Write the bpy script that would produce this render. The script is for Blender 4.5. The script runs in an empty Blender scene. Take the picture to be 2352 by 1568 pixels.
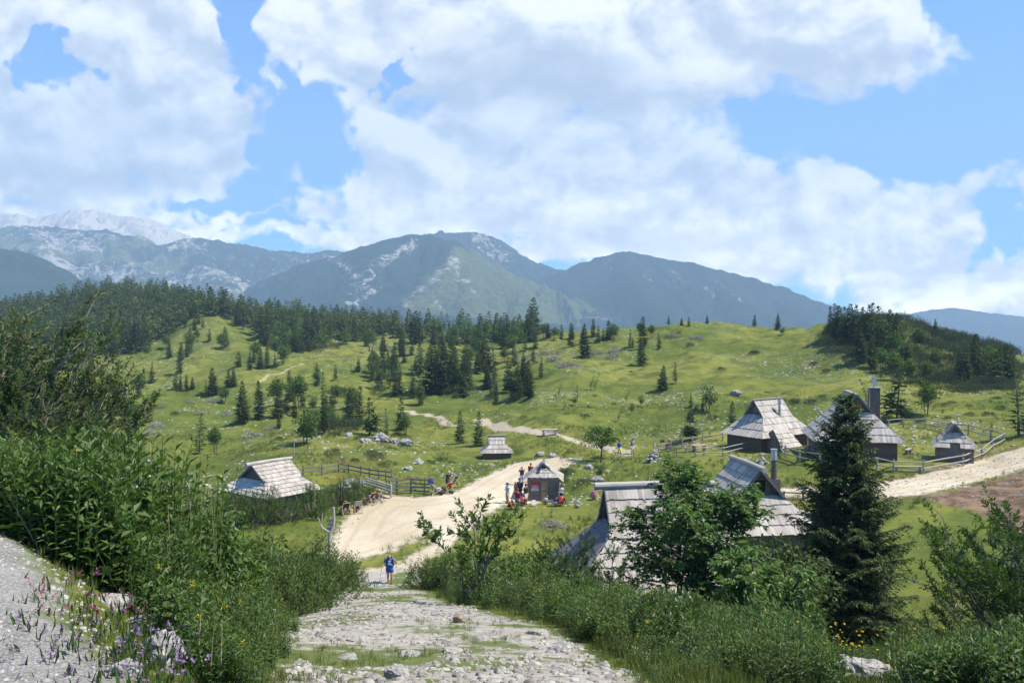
import bpy, math, random
import numpy as np
from mathutils import Vector, Matrix

random.seed(7)
RNG = np.random.default_rng(11)
SC = bpy.context.scene
COL = SC.collection
PI = math.pi

# ------------------------------------------------------------------ camera model
F, CX, CY, HY = 1900.0, 1176.0, 784.0, 740.0
PITCH = math.atan((CY - HY) / F)
SP, CP = math.sin(PITCH), math.cos(PITCH)


def ray(px, py):
    """direction (a, 1, s) of a sight line"""
    u, v = (px - CX) / F, (py - CY) / F
    y = CP - v * SP
    return u / y, -(SP + v * CP) / y


# ------------------------------------------------------------------ noise
def _h(ix, iy, iz):
    n = (ix.astype(np.int64) * 374761393 + iy.astype(np.int64) * 668265263 + iz.astype(np.int64) * 2147483647) & 0xFFFFFFFF
    n = ((n ^ (n >> 13)) * 1274126177) & 0xFFFFFFFF
    n = n ^ (n >> 16)
    return (n & 0xFFFF) / 32767.5 - 1.0


def vnoise(x, y, z=None):
    x = np.asarray(x, float); y = np.asarray(y, float)
    z = np.zeros_like(x) if z is None else np.asarray(z, float)
    ix, iy, iz = np.floor(x), np.floor(y), np.floor(z)
    fx, fy, fz = x - ix, y - iy, z - iz
    fx, fy, fz = [t * t * t * (t * (6 * t - 15) + 10) for t in (fx, fy, fz)]
    r = 0
    for dx in (0, 1):
        wx = fx if dx else 1 - fx
        for dy in (0, 1):
            wy = fy if dy else 1 - fy
            for dz in (0, 1):
                wz = fz if dz else 1 - fz
                r = r + wx * wy * wz * _h(ix + dx, iy + dy, iz + dz)
    return r


def fbm(x, y, z=None, octv=4, gain=0.5, lac=2.03):
    r, a = 0, 1.0
    for i in range(octv):
        r = r + a * vnoise(x + 17.3 * i, y - 9.1 * i, None if z is None else z + 5.7 * i)
        x, y = x * lac, y * lac
        z = None if z is None else z * lac
        a *= gain
    return r


def sstep(a, b, x):
    t = np.clip((x - a) / (b - a), 0, 1)
    return t * t * (3 - 2 * t)


# ------------------------------------------------------------------ mesh builder
class MB:
    def __init__(s):
        s.v, s.q, s.t, s.tint, s.qm, s.tm, s.n = [], [], [], [], [], [], 0

    def add(s, V, Fc, tint=0.5, mi=0):
        V = np.asarray(V, float).reshape(-1, 3); Fc = np.asarray(Fc, int)
        s.v.append(V)
        s.tint.append(np.broadcast_to(np.asarray(tint, float), (len(V),)))
        if Fc.ndim == 2 and Fc.shape[1] == 4:
            s.q.append(Fc + s.n); s.qm.append(np.full(len(Fc), mi))
        else:
            s.t.append(Fc.reshape(-1, 3) + s.n); s.tm.append(np.full(len(Fc), mi))
        s.n += len(V)
        return s

    def merge(s, o, M=None, tint=None):
        """append another builder, transformed by a 4x4"""
        V, Q, T, ti = o.arrays()
        if M is not None:
            M = np.asarray(M); V = V @ M[:3, :3].T + M[:3, 3]
        if tint is not None:
            ti = np.clip(ti + tint, 0, 1)
        qm = np.concatenate(o.qm) if o.qm else np.zeros(0, int); tm = np.concatenate(o.tm) if o.tm else np.zeros(0, int)
        s.v.append(V); s.tint.append(ti)
        if len(Q): s.q.append(Q + s.n); s.qm.append(qm)
        if len(T): s.t.append(T + s.n); s.tm.append(tm)
        s.n += len(V)

    def arrays(s):
        V = np.concatenate(s.v) if s.v else np.zeros((0, 3))
        Q = np.concatenate(s.q) if s.q else np.zeros((0, 4), int)
        T = np.concatenate(s.t) if s.t else np.zeros((0, 3), int)
        return V, Q, T, np.concatenate(s.tint) if s.tint else np.zeros(0)

    def mesh(s, name, mats, smooth=False, attrs=None):
        V, Q, T, ti = s.arrays()
        me = bpy.data.meshes.new(name)
        me.vertices.add(len(V)); me.vertices.foreach_set('co', V.astype(np.float32).ravel())
        L = np.concatenate([Q.ravel(), T.ravel()]).astype(np.int32)
        me.loops.add(len(L)); me.loops.foreach_set('vertex_index', L)
        st = np.concatenate([np.arange(len(Q)) * 4, len(Q) * 4 + np.arange(len(T)) * 3]).astype(np.int32)
        me.polygons.add(len(st)); me.polygons.foreach_set('loop_start', st)
        mi = np.concatenate((s.qm or [np.zeros(0, int)]) + (s.tm or [np.zeros(0, int)])).astype(np.int32)
        me.polygons.foreach_set('material_index', mi)
        me.polygons.foreach_set('use_smooth', np.full(len(st), smooth))
        at = me.attributes.new('tint', 'FLOAT', 'POINT'); at.data.foreach_set('value', ti.astype(np.float32))
        for k, a in (attrs or {}).items():
            at = me.attributes.new(k, 'FLOAT', 'POINT'); at.data.foreach_set('value', np.asarray(a, np.float32))
        me.update(calc_edges=True); me.validate()
        for m in (mats if isinstance(mats, (list, tuple)) else [mats]):
            me.materials.append(m)
        return me

    def build(s, name, mats, parent=None, smooth=False, attrs=None):
        return link(bpy.data.objects.new(name, s.mesh(name, mats, smooth, attrs)), parent)


def link(o, parent=None):
    COL.objects.link(o)
    if parent is not None:
        o.parent = parent
    return o


def tag(o, label=None, cat=None, group=None, kind=None):
    if label: o['label'] = label
    if cat: o['category'] = cat
    if group: o['group'] = group
    if kind: o['kind'] = kind
    return o


def root(name, label, cat, loc=(0, 0, 0), rz=0.0, group=None, scale=1.0):
    o = bpy.data.objects.new(name, None)
    o.empty_display_size = 0.3
    COL.objects.link(o)
    o.location = loc; o.rotation_euler = (0, 0, rz); o.scale = (scale,) * 3 if not isinstance(scale, tuple) else scale
    return tag(o, label, cat, group)


def copy_tree(o, kids, label=None, group=None):
    """kids: {object: [children]}"""
    c = o.copy(); COL.objects.link(c)
    if label: c['label'] = label
    if group: c['group'] = group
    for k in kids.get(o.name, ()):
        d = copy_tree(k, kids); d.parent = c
    return c


def frame(d):
    d = np.asarray(d, float); d = d / (np.linalg.norm(d) + 1e-9)
    up = np.array([0, 0, 1.0]) if abs(d[2]) < 0.95 else np.array([1.0, 0, 0])
    a = np.cross(up, d); a /= np.linalg.norm(a)
    return d, a, np.cross(d, a)


def tube(mb, pts, rad, k=6, tint=0.5, mi=0, caps=True):
    pts = np.asarray(pts, float); n = len(pts)
    rad = np.broadcast_to(np.asarray(rad, float), (n,))
    V = []
    a = None
    for i in range(n):
        d = pts[min(i + 1, n - 1)] - pts[max(i - 1, 0)]
        d, a0, b0 = frame(d)
        if a is not None:
            a1 = a - d * np.dot(a, d); nn = np.linalg.norm(a1)
            if nn > 1e-6: a0 = a1 / nn; b0 = np.cross(d, a0)
        a = a0
        th = np.arange(k) * 2 * PI / k
        V.append(pts[i] + rad[i] * (np.outer(np.cos(th), a0) + np.outer(np.sin(th), b0)))
    V = np.concatenate(V)
    Q = [[i * k + j, i * k + (j + 1) % k, (i + 1) * k + (j + 1) % k, (i + 1) * k + j] for i in range(n - 1) for j in range(k)]
    mb.add(V, Q, tint, mi)
    if caps:
        V2 = np.concatenate([V[:k], [pts[0]], V[-k:], [pts[-1]]])
        T = [[(j + 1) % k, j, k] for j in range(k)] + [[k + 1 + j, k + 1 + (j + 1) % k, 2 * k + 1] for j in range(k)]
        mb.add(V2, np.array(T), tint, mi)
    return mb


def box(mb, c, size, R=None, tint=0.5, mi=0, taper=1.0):
    x, y, z = [s / 2 for s in size]
    V = np.array([[-x, -y, -z], [x, -y, -z], [x, y, -z], [-x, y, -z], [-x * taper, -y * taper, z], [x * taper, -y * taper, z], [x * taper, y * taper, z], [-x * taper, y * taper, z]])
    if R is not None: V = V @ np.asarray(R)[:3, :3].T
    mb.add(V + np.asarray(c, float), [[0, 3, 2, 1], [4, 5, 6, 7], [0, 1, 5, 4], [1, 2, 6, 5], [2, 3, 7, 6], [3, 0, 4, 7]], tint, mi)
    return mb


def beam(mb, p0, p1, w, h, tint=0.5, mi=0):
    """a squared bar from p0 to p1"""
    p0, p1 = np.asarray(p0, float), np.asarray(p1, float)
    d, a, b = frame(p1 - p0)
    R = np.stack([d, a, b], 1)
    box(mb, (p0 + p1) / 2, (np.linalg.norm(p1 - p0), w, h), R, tint, mi)
    return mb


def leaves(mb, base, d, nrm, L, W, tint, fold=0.12, mi=0):
    """one pointed blade each: base, two shoulders, tip"""
    base = np.asarray(base, float); d = np.asarray(d, float); nrm = np.asarray(nrm, float)
    n = len(base)
    d = d / (np.linalg.norm(d, axis=1, keepdims=True) + 1e-9)
    s = np.cross(d, nrm); s /= (np.linalg.norm(s, axis=1, keepdims=True) + 1e-9)
    nn = np.cross(s, d)
    L = np.broadcast_to(np.asarray(L, float), (n,))[:, None]; W = np.broadcast_to(np.asarray(W, float), (n,))[:, None]
    m = base + d * L * 0.45
    V = np.stack([base, m + s * W / 2 + nn * L * fold, base + d * L - nn * L * 0.08, m - s * W / 2 + nn * L * fold], 1).reshape(-1, 3)
    Q = np.arange(n * 4).reshape(-1, 4)
    mb.add(V, Q, np.repeat(np.broadcast_to(np.asarray(tint, float), (n,)), 4), mi)
    return mb


def rdir(n, rng=RNG):
    v = rng.normal(size=(n, 3))
    return v / np.linalg.norm(v, axis=1, keepdims=True)


# ------------------------------------------------------------------ materials
class NT:
    def __init__(s, mat):
        s.m = mat; s.t = mat.node_tree; s.n = s.t.nodes; s.l = s.t.links

    def node(s, ty, **kw):
        nd = s.n.new(ty)
        for k, v in kw.items():
            if k.startswith('i_'):
                key = k[2:]
                key = int(key) if key.isdigit() else key
                s.put(nd.inputs[key], v)
            else:
                setattr(nd, k, v)
        return nd

    def put(s, sock, v):
        if isinstance(v, bpy.types.NodeSocket): s.l.new(v, sock)
        else: sock.default_value = v

    def math(s, op, a, b=0.0, c=None, clamp=False):
        nd = s.n.new('ShaderNodeMath'); nd.operation = op; nd.use_clamp = clamp
        s.put(nd.inputs[0], a); s.put(nd.inputs[1], b)
        if c is not None: s.put(nd.inputs[2], c)
        return nd.outputs[0]

    def mix(s, f, a, b, blend='MIX'):
        nd = s.n.new('ShaderNodeMix'); nd.data_type = 'RGBA'; nd.blend_type = blend
        s.put(nd.inputs[0], f)
        for i, v in ((6, a), (7, b)):
            if isinstance(v, tuple) and len(v) == 3: v = v + (1,)
            s.put(nd.inputs[i], v)
        return nd.outputs[2]

    def noise(s, vec, scale, detail=3, rough=0.5, dist=0.0, col=False):
        nd = s.node('ShaderNodeTexNoise', i_Scale=scale, i_Detail=detail, i_Roughness=rough, i_Distortion=dist)
        if vec is not None: s.l.new(vec, nd.inputs['Vector'])
        return nd.outputs['Color' if col else 'Fac']

    def vor(s, vec, scale, feature='F1', out='Distance', rand=1.0):
        nd = s.node('ShaderNodeTexVoronoi', feature=feature, i_Scale=scale, i_Randomness=rand)
        if vec is not None: s.l.new(vec, nd.inputs['Vector'])
        return nd.outputs[out]

    def ramp(s, f, a, b, lo=0.0, hi=1.0, smooth=True):
        nd = s.node('ShaderNodeMapRange', interpolation_type='SMOOTHSTEP' if smooth else 'LINEAR', i_1=a, i_2=b, i_3=lo, i_4=hi)
        s.l.new(f, nd.inputs[0])
        return nd.outputs[0]

    def attr(s, name):
        return s.node('ShaderNodeAttribute', attribute_name=name).outputs['Fac']

    def rnd(s):
        return s.node('ShaderNodeObjectInfo').outputs['Random']

    def pos(s):
        return s.node('ShaderNodeNewGeometry').outputs['Position']

    def obj(s):
        return s.node('ShaderNodeTexCoord').outputs['Object']

    def scale(s, vec, k):
        nd = s.node('ShaderNodeVectorMath', operation='MULTIPLY'); s.l.new(vec, nd.inputs[0]); nd.inputs[1].default_value = k
        return nd.outputs[0]


def newmat(name):
    m = bpy.data.materials.new(name); m.use_nodes = True
    t = NT(m)
    p = t.n['Principled BSDF']
    p.inputs['Roughness'].default_value = 0.8
    p.inputs['Specular IOR Level'].default_value = 0.25
    return m, t, p


def bump(t, p, h, strength=0.3, dist=0.05):
    b = t.node('ShaderNodeBump', i_Strength=strength, i_Distance=dist); t.l.new(h, b.inputs['Height'])
    t.l.new(b.outputs[0], p.inputs['Normal'])


def m_leaf(name, c0, c1, trans=0.3, rough=0.55, var=0.35):
    """c0 dark, c1 light by the tint of each leaf, shifted a little per plant"""
    m, t, p = newmat(name)
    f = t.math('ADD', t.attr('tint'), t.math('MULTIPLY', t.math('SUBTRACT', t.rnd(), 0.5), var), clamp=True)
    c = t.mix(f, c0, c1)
    t.l.new(c, p.inputs['Base Color']); p.inputs['Roughness'].default_value = rough
    p.inputs['Specular IOR Level'].default_value = 0.3
    if trans > 0:
        tr = t.node('ShaderNodeBsdfTranslucent'); t.l.new(t.mix(1.0, c, (1.0, 1.15, 0.55), 'MULTIPLY'), tr.inputs[0])
        mx = t.node('ShaderNodeMixShader', i_0=trans)
        t.l.new(p.outputs[0], mx.inputs[1]); t.l.new(tr.outputs[0], mx.inputs[2])
        t.l.new(mx.outputs[0], t.n['Material Output'].inputs[0])
    return m


def m_flat(name, c, rough=0.7, var=0.15, scale=6.0, metal=0.0, bmp=0.0):
    m, t, p = newmat(name)
    n = t.noise(t.obj(), scale, 4)
    k = t.ramp(n, 0.3, 0.7, 1 - var, 1 + var, False)
    mul = t.node('ShaderNodeVectorMath', operation='SCALE'); mul.inputs[0].default_value = c
    t.l.new(k, mul.inputs['Scale']); t.l.new(mul.outputs[0], p.inputs['Base Color'])
    p.inputs['Roughness'].default_value = rough; p.inputs['Metallic'].default_value = metal
    if bmp: bump(t, p, n, bmp, 0.02)
    return m


def m_wood(name, c0, c1, grain=(30, 30, 3), rough=0.75, bmp=0.3):
    """weathered wood: each plank its own tint, fine grain and darker streaks"""
    m, t, p = newmat(name)
    n = t.noise(t.scale(t.obj(), grain), 1.0, 4, 0.6)
    f = t.math('ADD', t.math('MULTIPLY', t.attr('tint'), 0.6), t.math('MULTIPLY', n, 0.5), clamp=True)
    c = t.mix(f, c0, c1)
    blot = t.ramp(t.noise(t.obj(), 0.9, 3), 0.45, 0.7)
    c = t.mix(t.math('MULTIPLY', blot, 0.35), c, tuple(x * 0.62 for x in c0))
    t.l.new(c, p.inputs['Base Color']); p.inputs['Roughness'].default_value = rough
    bump(t, p, n, bmp, 0.01)
    return m


def m_rock(name, c0, c1, scale=3.0):
    m, t, p = newmat(name)
    n = t.noise(t.obj(), scale, 6, 0.65)
    cr = t.ramp(t.vor(t.obj(), scale * 1.3, 'DISTANCE_TO_EDGE'), 0.0, 0.06)
    c = t.mix(t.ramp(n, 0.35, 0.65), c0, c1)
    lich = t.ramp(t.noise(t.obj(), scale * 0.7, 4), 0.55, 0.68)
    c = t.mix(t.math('MULTIPLY', lich, 0.5), c, (0.20, 0.19, 0.16))
    c = t.mix(t.math('MULTIPLY', t.math('SUBTRACT', 1.0, cr), 0.5), c, (0.13, 0.125, 0.11))
    t.l.new(c, p.inputs['Base Color']); p.inputs['Roughness'].default_value = 0.9
    bump(t, p, n, 0.6, 0.06)
    return m
# ------------------------------------------------------------------ terrain heights
def C(*pts):
    """(Y, py) seen ground height; (Y, None, z) plain height"""
    return [(p[0], p[2] if p[1] is None else -(p[1] - HY) / F * p[0]) for p in pts]


COLS = {
    -900: C((1, None, -1.6), (4, None, -1.6), (8, None, -1.7), (14, None, -2.2), (30, None, -8), (60, None, -15), (140, None, -17), (260, None, -12), (400, None, -2), (520, None, -20), (900, None, -120)),
    0: C((1, None, -1.62), (4, None, -1.72), (6.3, None, -1.66), (9, None, -2.0), (12, None, -2.5), (18, None, -4.6), (30, None, -9), (50, None, -14), (80, None, -16.5), (150, None, -17), (200, 870), (260, 830), (330, 775), (400, 728), (450, 738), (600, None, -25), (900, None, -120)),
    340: C((1, None, -1.64), (4, None, -1.85), (5, None, -2.0), (8, None, -2.65), (12, None, -3.7), (20, None, -6.6), (30, None, -9.9), (45, None, -13.6), (70, None, -16), (110, None, -17), (150, 955), (200, 885), (250, 830), (300, 785), (350, 730), (400, 684), (440, 684), (600, None, -20), (900, None, -120)),
    480: C((1, None, -1.65), (4, None, -1.95), (6, None, -2.5), (12, None, -4.2), (20, None, -6.9), (30, None, -10.1), (45, None, -14), (60, None, -15.3), (70, None, -15.3), (105, 1040), (140, 960), (175, 900), (215, 850), (260, 800), (300, 742), (360, 712), (420, 716), (600, None, -20), (900, None, -120)),
    620: C((1, None, -1.66), (4, None, -2.0), (6, None, -2.6), (12, None, -4.5), (18, None, -6.5), (26, None, -8.9), (33, 1352), (40, None, -13.2), (50, None, -15), (66, None, -14.8), (85, 1056), (100, None, -15.0), (125, 985), (155, 920), (190, 870), (240, 815), (270, 790), (330, 738), (380, 735), (600, None, -25), (900, None, -120)),
    850: C((1, None, -1.68), (4, None, -2.1), (6, 1580), (8, 1545), (14, 1432), (20, 1392), (27, 1368), (33.5, 1337), (38, None, -12.9), (44, None, -14.6), (48, None, -15.0), (60, 1212), (72, 1128), (85, 1062), (100, 1002), (108, None, -14.6), (120, 990), (140, 950), (170, 900), (200, 850), (235, 820), (280, 785), (340, 757), (400, 752), (600, None, -25), (900, None, -120)),
    1050: C((1, None, -1.7), (4, None, -2.1), (6, 1588), (8, 1545), (14, 1434), (20, 1394), (27, 1370), (33.5, 1338), (38, None, -12.9), (44, None, -14.6), (48, None, -15.0), (54, 1262), (64, 1178), (76, 1112), (95, 1040), (115, 985), (135, 945), (160, 900), (200, 842), (240, 808), (300, 775), (360, 768), (600, None, -30), (900, None, -120)),
    1300: C((1, None, -1.75), (4, None, -2.2), (6, 1600), (8, 1550), (14, 1440), (20, 1398), (27, 1380), (33, 1365), (40, None, -13.2), (48, None, -15.0), (58, 1225), (69.5, 1150), (80, 1074), (86, 1056), (92, 1032), (104, 985), (115, 950), (125, 920), (140, 880), (170, 830), (200, 800), (240, 772), (280, 768), (400, None, -14), (600, None, -35), (900, None, -120)),
    1450: C((1, None, -1.78), (4, None, -2.25), (8, 1560), (14, 1444), (20, 1410), (30, None, -11.3), (40, None, -13.6), (50, None, -14.2), (60, 1190), (68, 1140), (76, 1096), (84, 1066), (92, 1046), (104, 995), (120, 945), (135, 905), (155, 858), (180, 815), (215, 768), (240, 758), (290, 762), (400, None, -14), (600, None, -40), (900, None, -120)),
    1600: C((1, None, -1.8), (5, None, -2.4), (8, 1565), (14, 1450), (18, None, -6.7), (24, None, -9.2), (30, None, -11.6), (36, None, -13.3), (46, None, -13.8), (58, 1160), (68, 1105), (78, 1062), (86, 1042), (95, 1006), (105, 968), (120, 920), (135, 880), (160, 828), (190, 772), (230, 738), (270, 750), (400, None, -14), (600, None, -45), (900, None, -120)),
    1800: C((1, None, -1.85), (5, None, -2.5), (8, 1580), (14, 1480), (20, None, -7.8), (27, None, -11.0), (34, None, -12.9), (42, 1325), (50, 1228), (60, 1140), (68, 1100), (78, 1055), (88, 1022), (95, 986), (105, 940), (125, 890), (150, 840), (180, 790), (225, 757), (270, 770), (400, None, -18), (600, None, -50), (900, None, -120)),
    2000: C((1, None, -1.9), (5, None, -2.6), (8, 1590), (14, 1525), (20, None, -8.3), (27, None, -11.6), (33, 1480), (38, 1395), (45, 1280), (55, 1160), (62, 1120), (68, 1088), (76, 1046), (85, 995), (95, 950), (110, 900), (130, 848), (150, 775), (170, 738), (200, 736), (260, None, -12), (400, None, -35), (900, None, -140)),
    2250: C((1, None, -1.95), (5, None, -2.7), (8, 1600), (14, 1540), (20, None, -8.4), (27, None, -11.3), (32, 1455), (38, 1352), (45, 1250), (52, 1180), (60, 1108), (66, 1082), (73, 1056), (80, 1005), (90, 948), (100, 922), (120, 898), (140, 828), (160, 796), (185, 796), (260, None, -20), (400, None, -45), (900, None, -140)),
    2450: C((1, None, -2.0), (5, None, -2.8), (8, 1610), (14, 1540), (20, None, -8.2), (27, None, -10.9), (34, None, -11.5), (45, 1230), (52, 1150), (60, 1088), (66, 1050), (75, 985), (88, 930), (100, 905), (120, 890), (150, 850), (170, 845), (260, None, -22), (400, None, -50), (900, None, -140)),
    3250: C((1, None, -2.1), (5, None, -2.9), (14, None, -5.5), (27, None, -9), (45, None, -10.5), (75, None, -9.5), (100, None, -8.5), (150, None, -9), (260, None, -22), (400, None, -50), (900, None, -140)),
}
LY = np.linspace(0.0, math.log(900.0), 1000)
cp = sorted(COLS)
TA0 = np.array([(c - CX) / F for c in cp])
_tab = []
for c in cp:
    d = np.array(COLS[c]); z = np.interp(LY, np.log(d[:, 0]), d[:, 1])
    k = np.exp(-0.5 * (np.arange(-14, 15) / 5.0) ** 2); k /= k.sum()
    z = np.convolve(np.pad(z, 14, mode='edge'), k, mode='valid')
    _tab.append(z)
_tab = np.array(_tab)
TA = np.linspace(TA0[0], TA0[-1], 800)
_m = np.gradient(_tab, TA0, axis=0)          # smooth (Hermite) blend between the profiles
_i = np.clip(np.searchsorted(TA0, TA) - 1, 0, len(TA0) - 2)
_h0 = (TA0[_i + 1] - TA0[_i])[:, None]; _t = ((TA - TA0[_i]) / _h0[:, 0])[:, None]
TZ = ((2 * _t**3 - 3 * _t**2 + 1) * _tab[_i] + (_t**3 - 2 * _t**2 + _t) * _h0 * _m[_i] * 0.7 + (-2 * _t**3 + 3 * _t**2) * _tab[_i + 1] + (_t**3 - _t**2) * _h0 * _m[_i + 1] * 0.7)


# flat building plots: (x, y, z, radius)
PADS = []


def gz(x, y):
    """ground height at world x, y"""
    x = np.asarray(x, float); y = np.asarray(y, float)
    yy = np.maximum(y, 1.0)
    a = np.clip(x / yy, TA[0], TA[-1] - 1e-6); l = np.clip(np.log(yy), 0, LY[-1] - 1e-6)
    fa = (a - TA[0]) / (TA[1] - TA[0]); fl = l / LY[1]
    ia = np.minimum(fa.astype(int), len(TA) - 2); il = np.minimum(fl.astype(int), len(LY) - 2); fa = fa - ia; fl = fl - il
    z = (TZ[ia, il] * (1 - fa) + TZ[ia + 1, il] * fa) * (1 - fl) + (TZ[ia, il + 1] * (1 - fa) + TZ[ia + 1, il + 1] * fa) * fl
    amp = np.interp(y, [3, 12, 35, 60, 90, 160, 400, 600], [0.02, 0.10, 0.10, 0.12, 0.75, 1.75, 1.9, 0.7])
    hum = fbm(x / 13.0, y / 13.0, octv=3) * 0.55 + fbm(x / 4.6 + 40, y / 4.6, octv=3) * 0.24 * np.interp(y, [3, 60, 100], [0.6, 0.6, 1.0])
    for (cx, cy, cz, r) in PADS:
        d = np.hypot(x - cx, y - cy); w = 1 - sstep(r, r * 1.7, d)
        z = z * (1 - w) + cz * w; amp = amp * (1 - w * 0.9)
    sm = SMOOTH(x, y) if SMOOTH else 1.0
    fine = fbm(x / 1.7, y / 1.7, octv=2) * sstep(0.0, 0.35, fbm(x / 17 + 9, y / 17 - 4, octv=2) + 0.12) * np.interp(y, [55, 75, 110, 200, 320, 420], [0.0, 0.10, 0.21, 0.30, 0.30, 0.0])
    for (cx, cy, cz, r) in PADS: fine = fine * sstep(r, r * 1.7, np.hypot(x - cx, y - cy))
    return z + (hum * amp + fine) * sm


SMOOTH = None


def hit(px, py, y0=3.0, y1=880.0, n=2600):
    """first ground point on the sight line through a picture point"""
    a, s = ray(px, py)
    Y = np.exp(np.linspace(math.log(y0), math.log(y1), n))
    below = s * Y <= gz(a * Y, Y)
    i = int(np.argmax(below)) if below.any() else int(np.argmin(np.where(Y < 420, (s * Y - gz(a * Y, Y)) / Y, 9.0)))
    if not below.any(): return np.array([a * Y[i], Y[i], float(gz(a * Y[i], Y[i]))])
    if i > 0:
        lo, hi = Y[i - 1], Y[i]
        for _ in range(12):
            m = (lo + hi) / 2
            if s * m <= float(gz(a * m, m)): hi = m
            else: lo = m
        y = hi
    else: y = Y[i]
    return np.array([a * y, y, float(gz(a * y, y))])


def on(px, Y):
    a, _ = ray(px, HY)
    return np.array([a * Y, Y, float(gz(a * Y, Y))])


def up(px, py, Y):
    a, s = ray(px, py)
    return np.array([a * Y, Y, s * Y])


def poly_sd(x, y, P):
    """signed distance, positive inside"""
    P = np.asarray(P, float)[:, :2]; n = len(P)
    d = np.full(x.shape, 1e9); ins = np.zeros(x.shape, bool)
    for i in range(n):
        a, b = P[i], P[(i + 1) % n]; e = b - a
        t = np.clip(((x - a[0]) * e[0] + (y - a[1]) * e[1]) / (e @ e + 1e-9), 0, 1)
        d = np.minimum(d, np.hypot(x - a[0] - t * e[0], y - a[1] - t * e[1]))
        c = ((a[1] > y) != (b[1] > y)) & (x < (b[0] - a[0]) * (y - a[1]) / (b[1] - a[1] + 1e-12) + a[0])
        ins ^= c
    return np.where(ins, d, -d)


def line_sd(x, y, P, w):
    P = np.asarray(P, float)[:, :2]; w = np.broadcast_to(np.asarray(w, float), (len(P),))
    best = np.full(x.shape, -1e9)
    for i in range(len(P) - 1):
        a, b = P[i], P[i + 1]; e = b - a
        t = np.clip(((x - a[0]) * e[0] + (y - a[1]) * e[1]) / (e @ e + 1e-9), 0, 1)
        best = np.maximum(best, w[i] * (1 - t) + w[i + 1] * t - np.hypot(x - a[0] - t * e[0], y - a[1] - t * e[1]))
    return best


# outlines of the tracks on the ground
P_ROAD = [hit(*p) for p in ((745, 1262), (765, 1232), (800, 1185), (858, 1146), (880, 1136), (960, 1142), (1040, 1130), (1100, 1100), (1185, 1066), (1240, 1057), (1345, 1056), (1290, 1078), (1245, 1098), (1235, 1152), (1160, 1158), (1120, 1180), (1080, 1215), (1010, 1268), (960, 1318))] + [on(930, 46), on(760, 46)]
P_ISLE = [hit(*p) for p in ((792, 1291), (850, 1279), (905, 1262), (955, 1240), (1000, 1215), (1008, 1222), (985, 1250), (945, 1278), (900, 1296), (830, 1306))]
P_ISLE2 = [hit(*p) for p in ((830, 1328), (930, 1312), (925, 1330), (840, 1336))]
L_TRAIL = [hit(*p) for p in ((1105, 964), (1180, 984), (1250, 996), (1330, 1015), (1385, 1030), (1432, 1042))]
L_TRAIL2 = [hit(*p) for p in ((930, 944), (985, 954), (1015, 966), (1045, 976))]
L_HILL = [hit(*p) for p in ((700, 835), (660, 848), (610, 868), (560, 880))]
P_LANE = [hit(*p) for p in ((1780, 1122), (1900, 1117), (2050, 1105), (2150, 1084), (2250, 1050), (2352, 1027), (2450, 1008), (2450, 1062), (2352, 1076), (2250, 1104), (2150, 1130), (2050, 1141), (1900, 1142), (1780, 1140))]
P_DIRT = [hit(*p) for p in ((2110, 1140), (2200, 1122), (2270, 1108), (2352, 1085), (2450, 1075), (2450, 1230), (2352, 1222), (2300, 1208), (2235, 1172), (2160, 1158))]
P_GRAV = [np.array(p) for p in ((-9, 6.9), (-3.9, 6.5), (-3.35, 5.9), (-2.75, 5.0), (-2.35, 4.6), (-1.9, 4.2), (-1.6, 3.6), (-1.2, 2.8), (-0.9, 1.0), (-0.8, -30), (-9, -30))]
L_FOOT = [np.array(p) for p in ((0.2, 1.0), (-0.15, 5.0), (-0.55, 8.0), (-1.0, 11.0), (-1.9, 15.0), (-3.2, 20), (-4.6, 27), (-5.9, 33), (-6.7, 38), (-7.3, 44), (-7.0, 48))]
W_FOOT = [1.2, 1.35, 1.7, 1.95, 2.0, 1.9, 1.7, 1.55, 1.5, 1.6, 2.0]


def tracks(x, y):
    road = np.minimum(poly_sd(x, y, P_ROAD), -np.maximum(poly_sd(x, y, P_ISLE), poly_sd(x, y, P_ISLE2)))
    road = np.maximum(road, poly_sd(x, y, P_LANE))
    trail = np.maximum(np.maximum(line_sd(x, y, L_TRAIL, 1.05), line_sd(x, y, L_TRAIL2, 0.65)), line_sd(x, y, L_HILL, 0.2))
    foot = line_sd(x, y, L_FOOT, W_FOOT)
    return {'road': road, 'trail': trail, 'foot': foot, 'grav': poly_sd(x, y, P_GRAV), 'dirt': np.maximum(poly_sd(x, y, P_DIRT), 0.30 - np.abs(poly_sd(x, y, P_LANE) + 0.45))}


def _smooth(x, y):
    return 1 - 0.75 * sstep(-2.5, 0.5, np.maximum(poly_sd(x, y, P_ROAD), poly_sd(x, y, P_LANE)))


# the spur forest hill, the mountain pine hill etc. as ground regions (for planting)
def region(*pts):
    return np.array([hit(*p)[:2] for p in pts])
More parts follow.
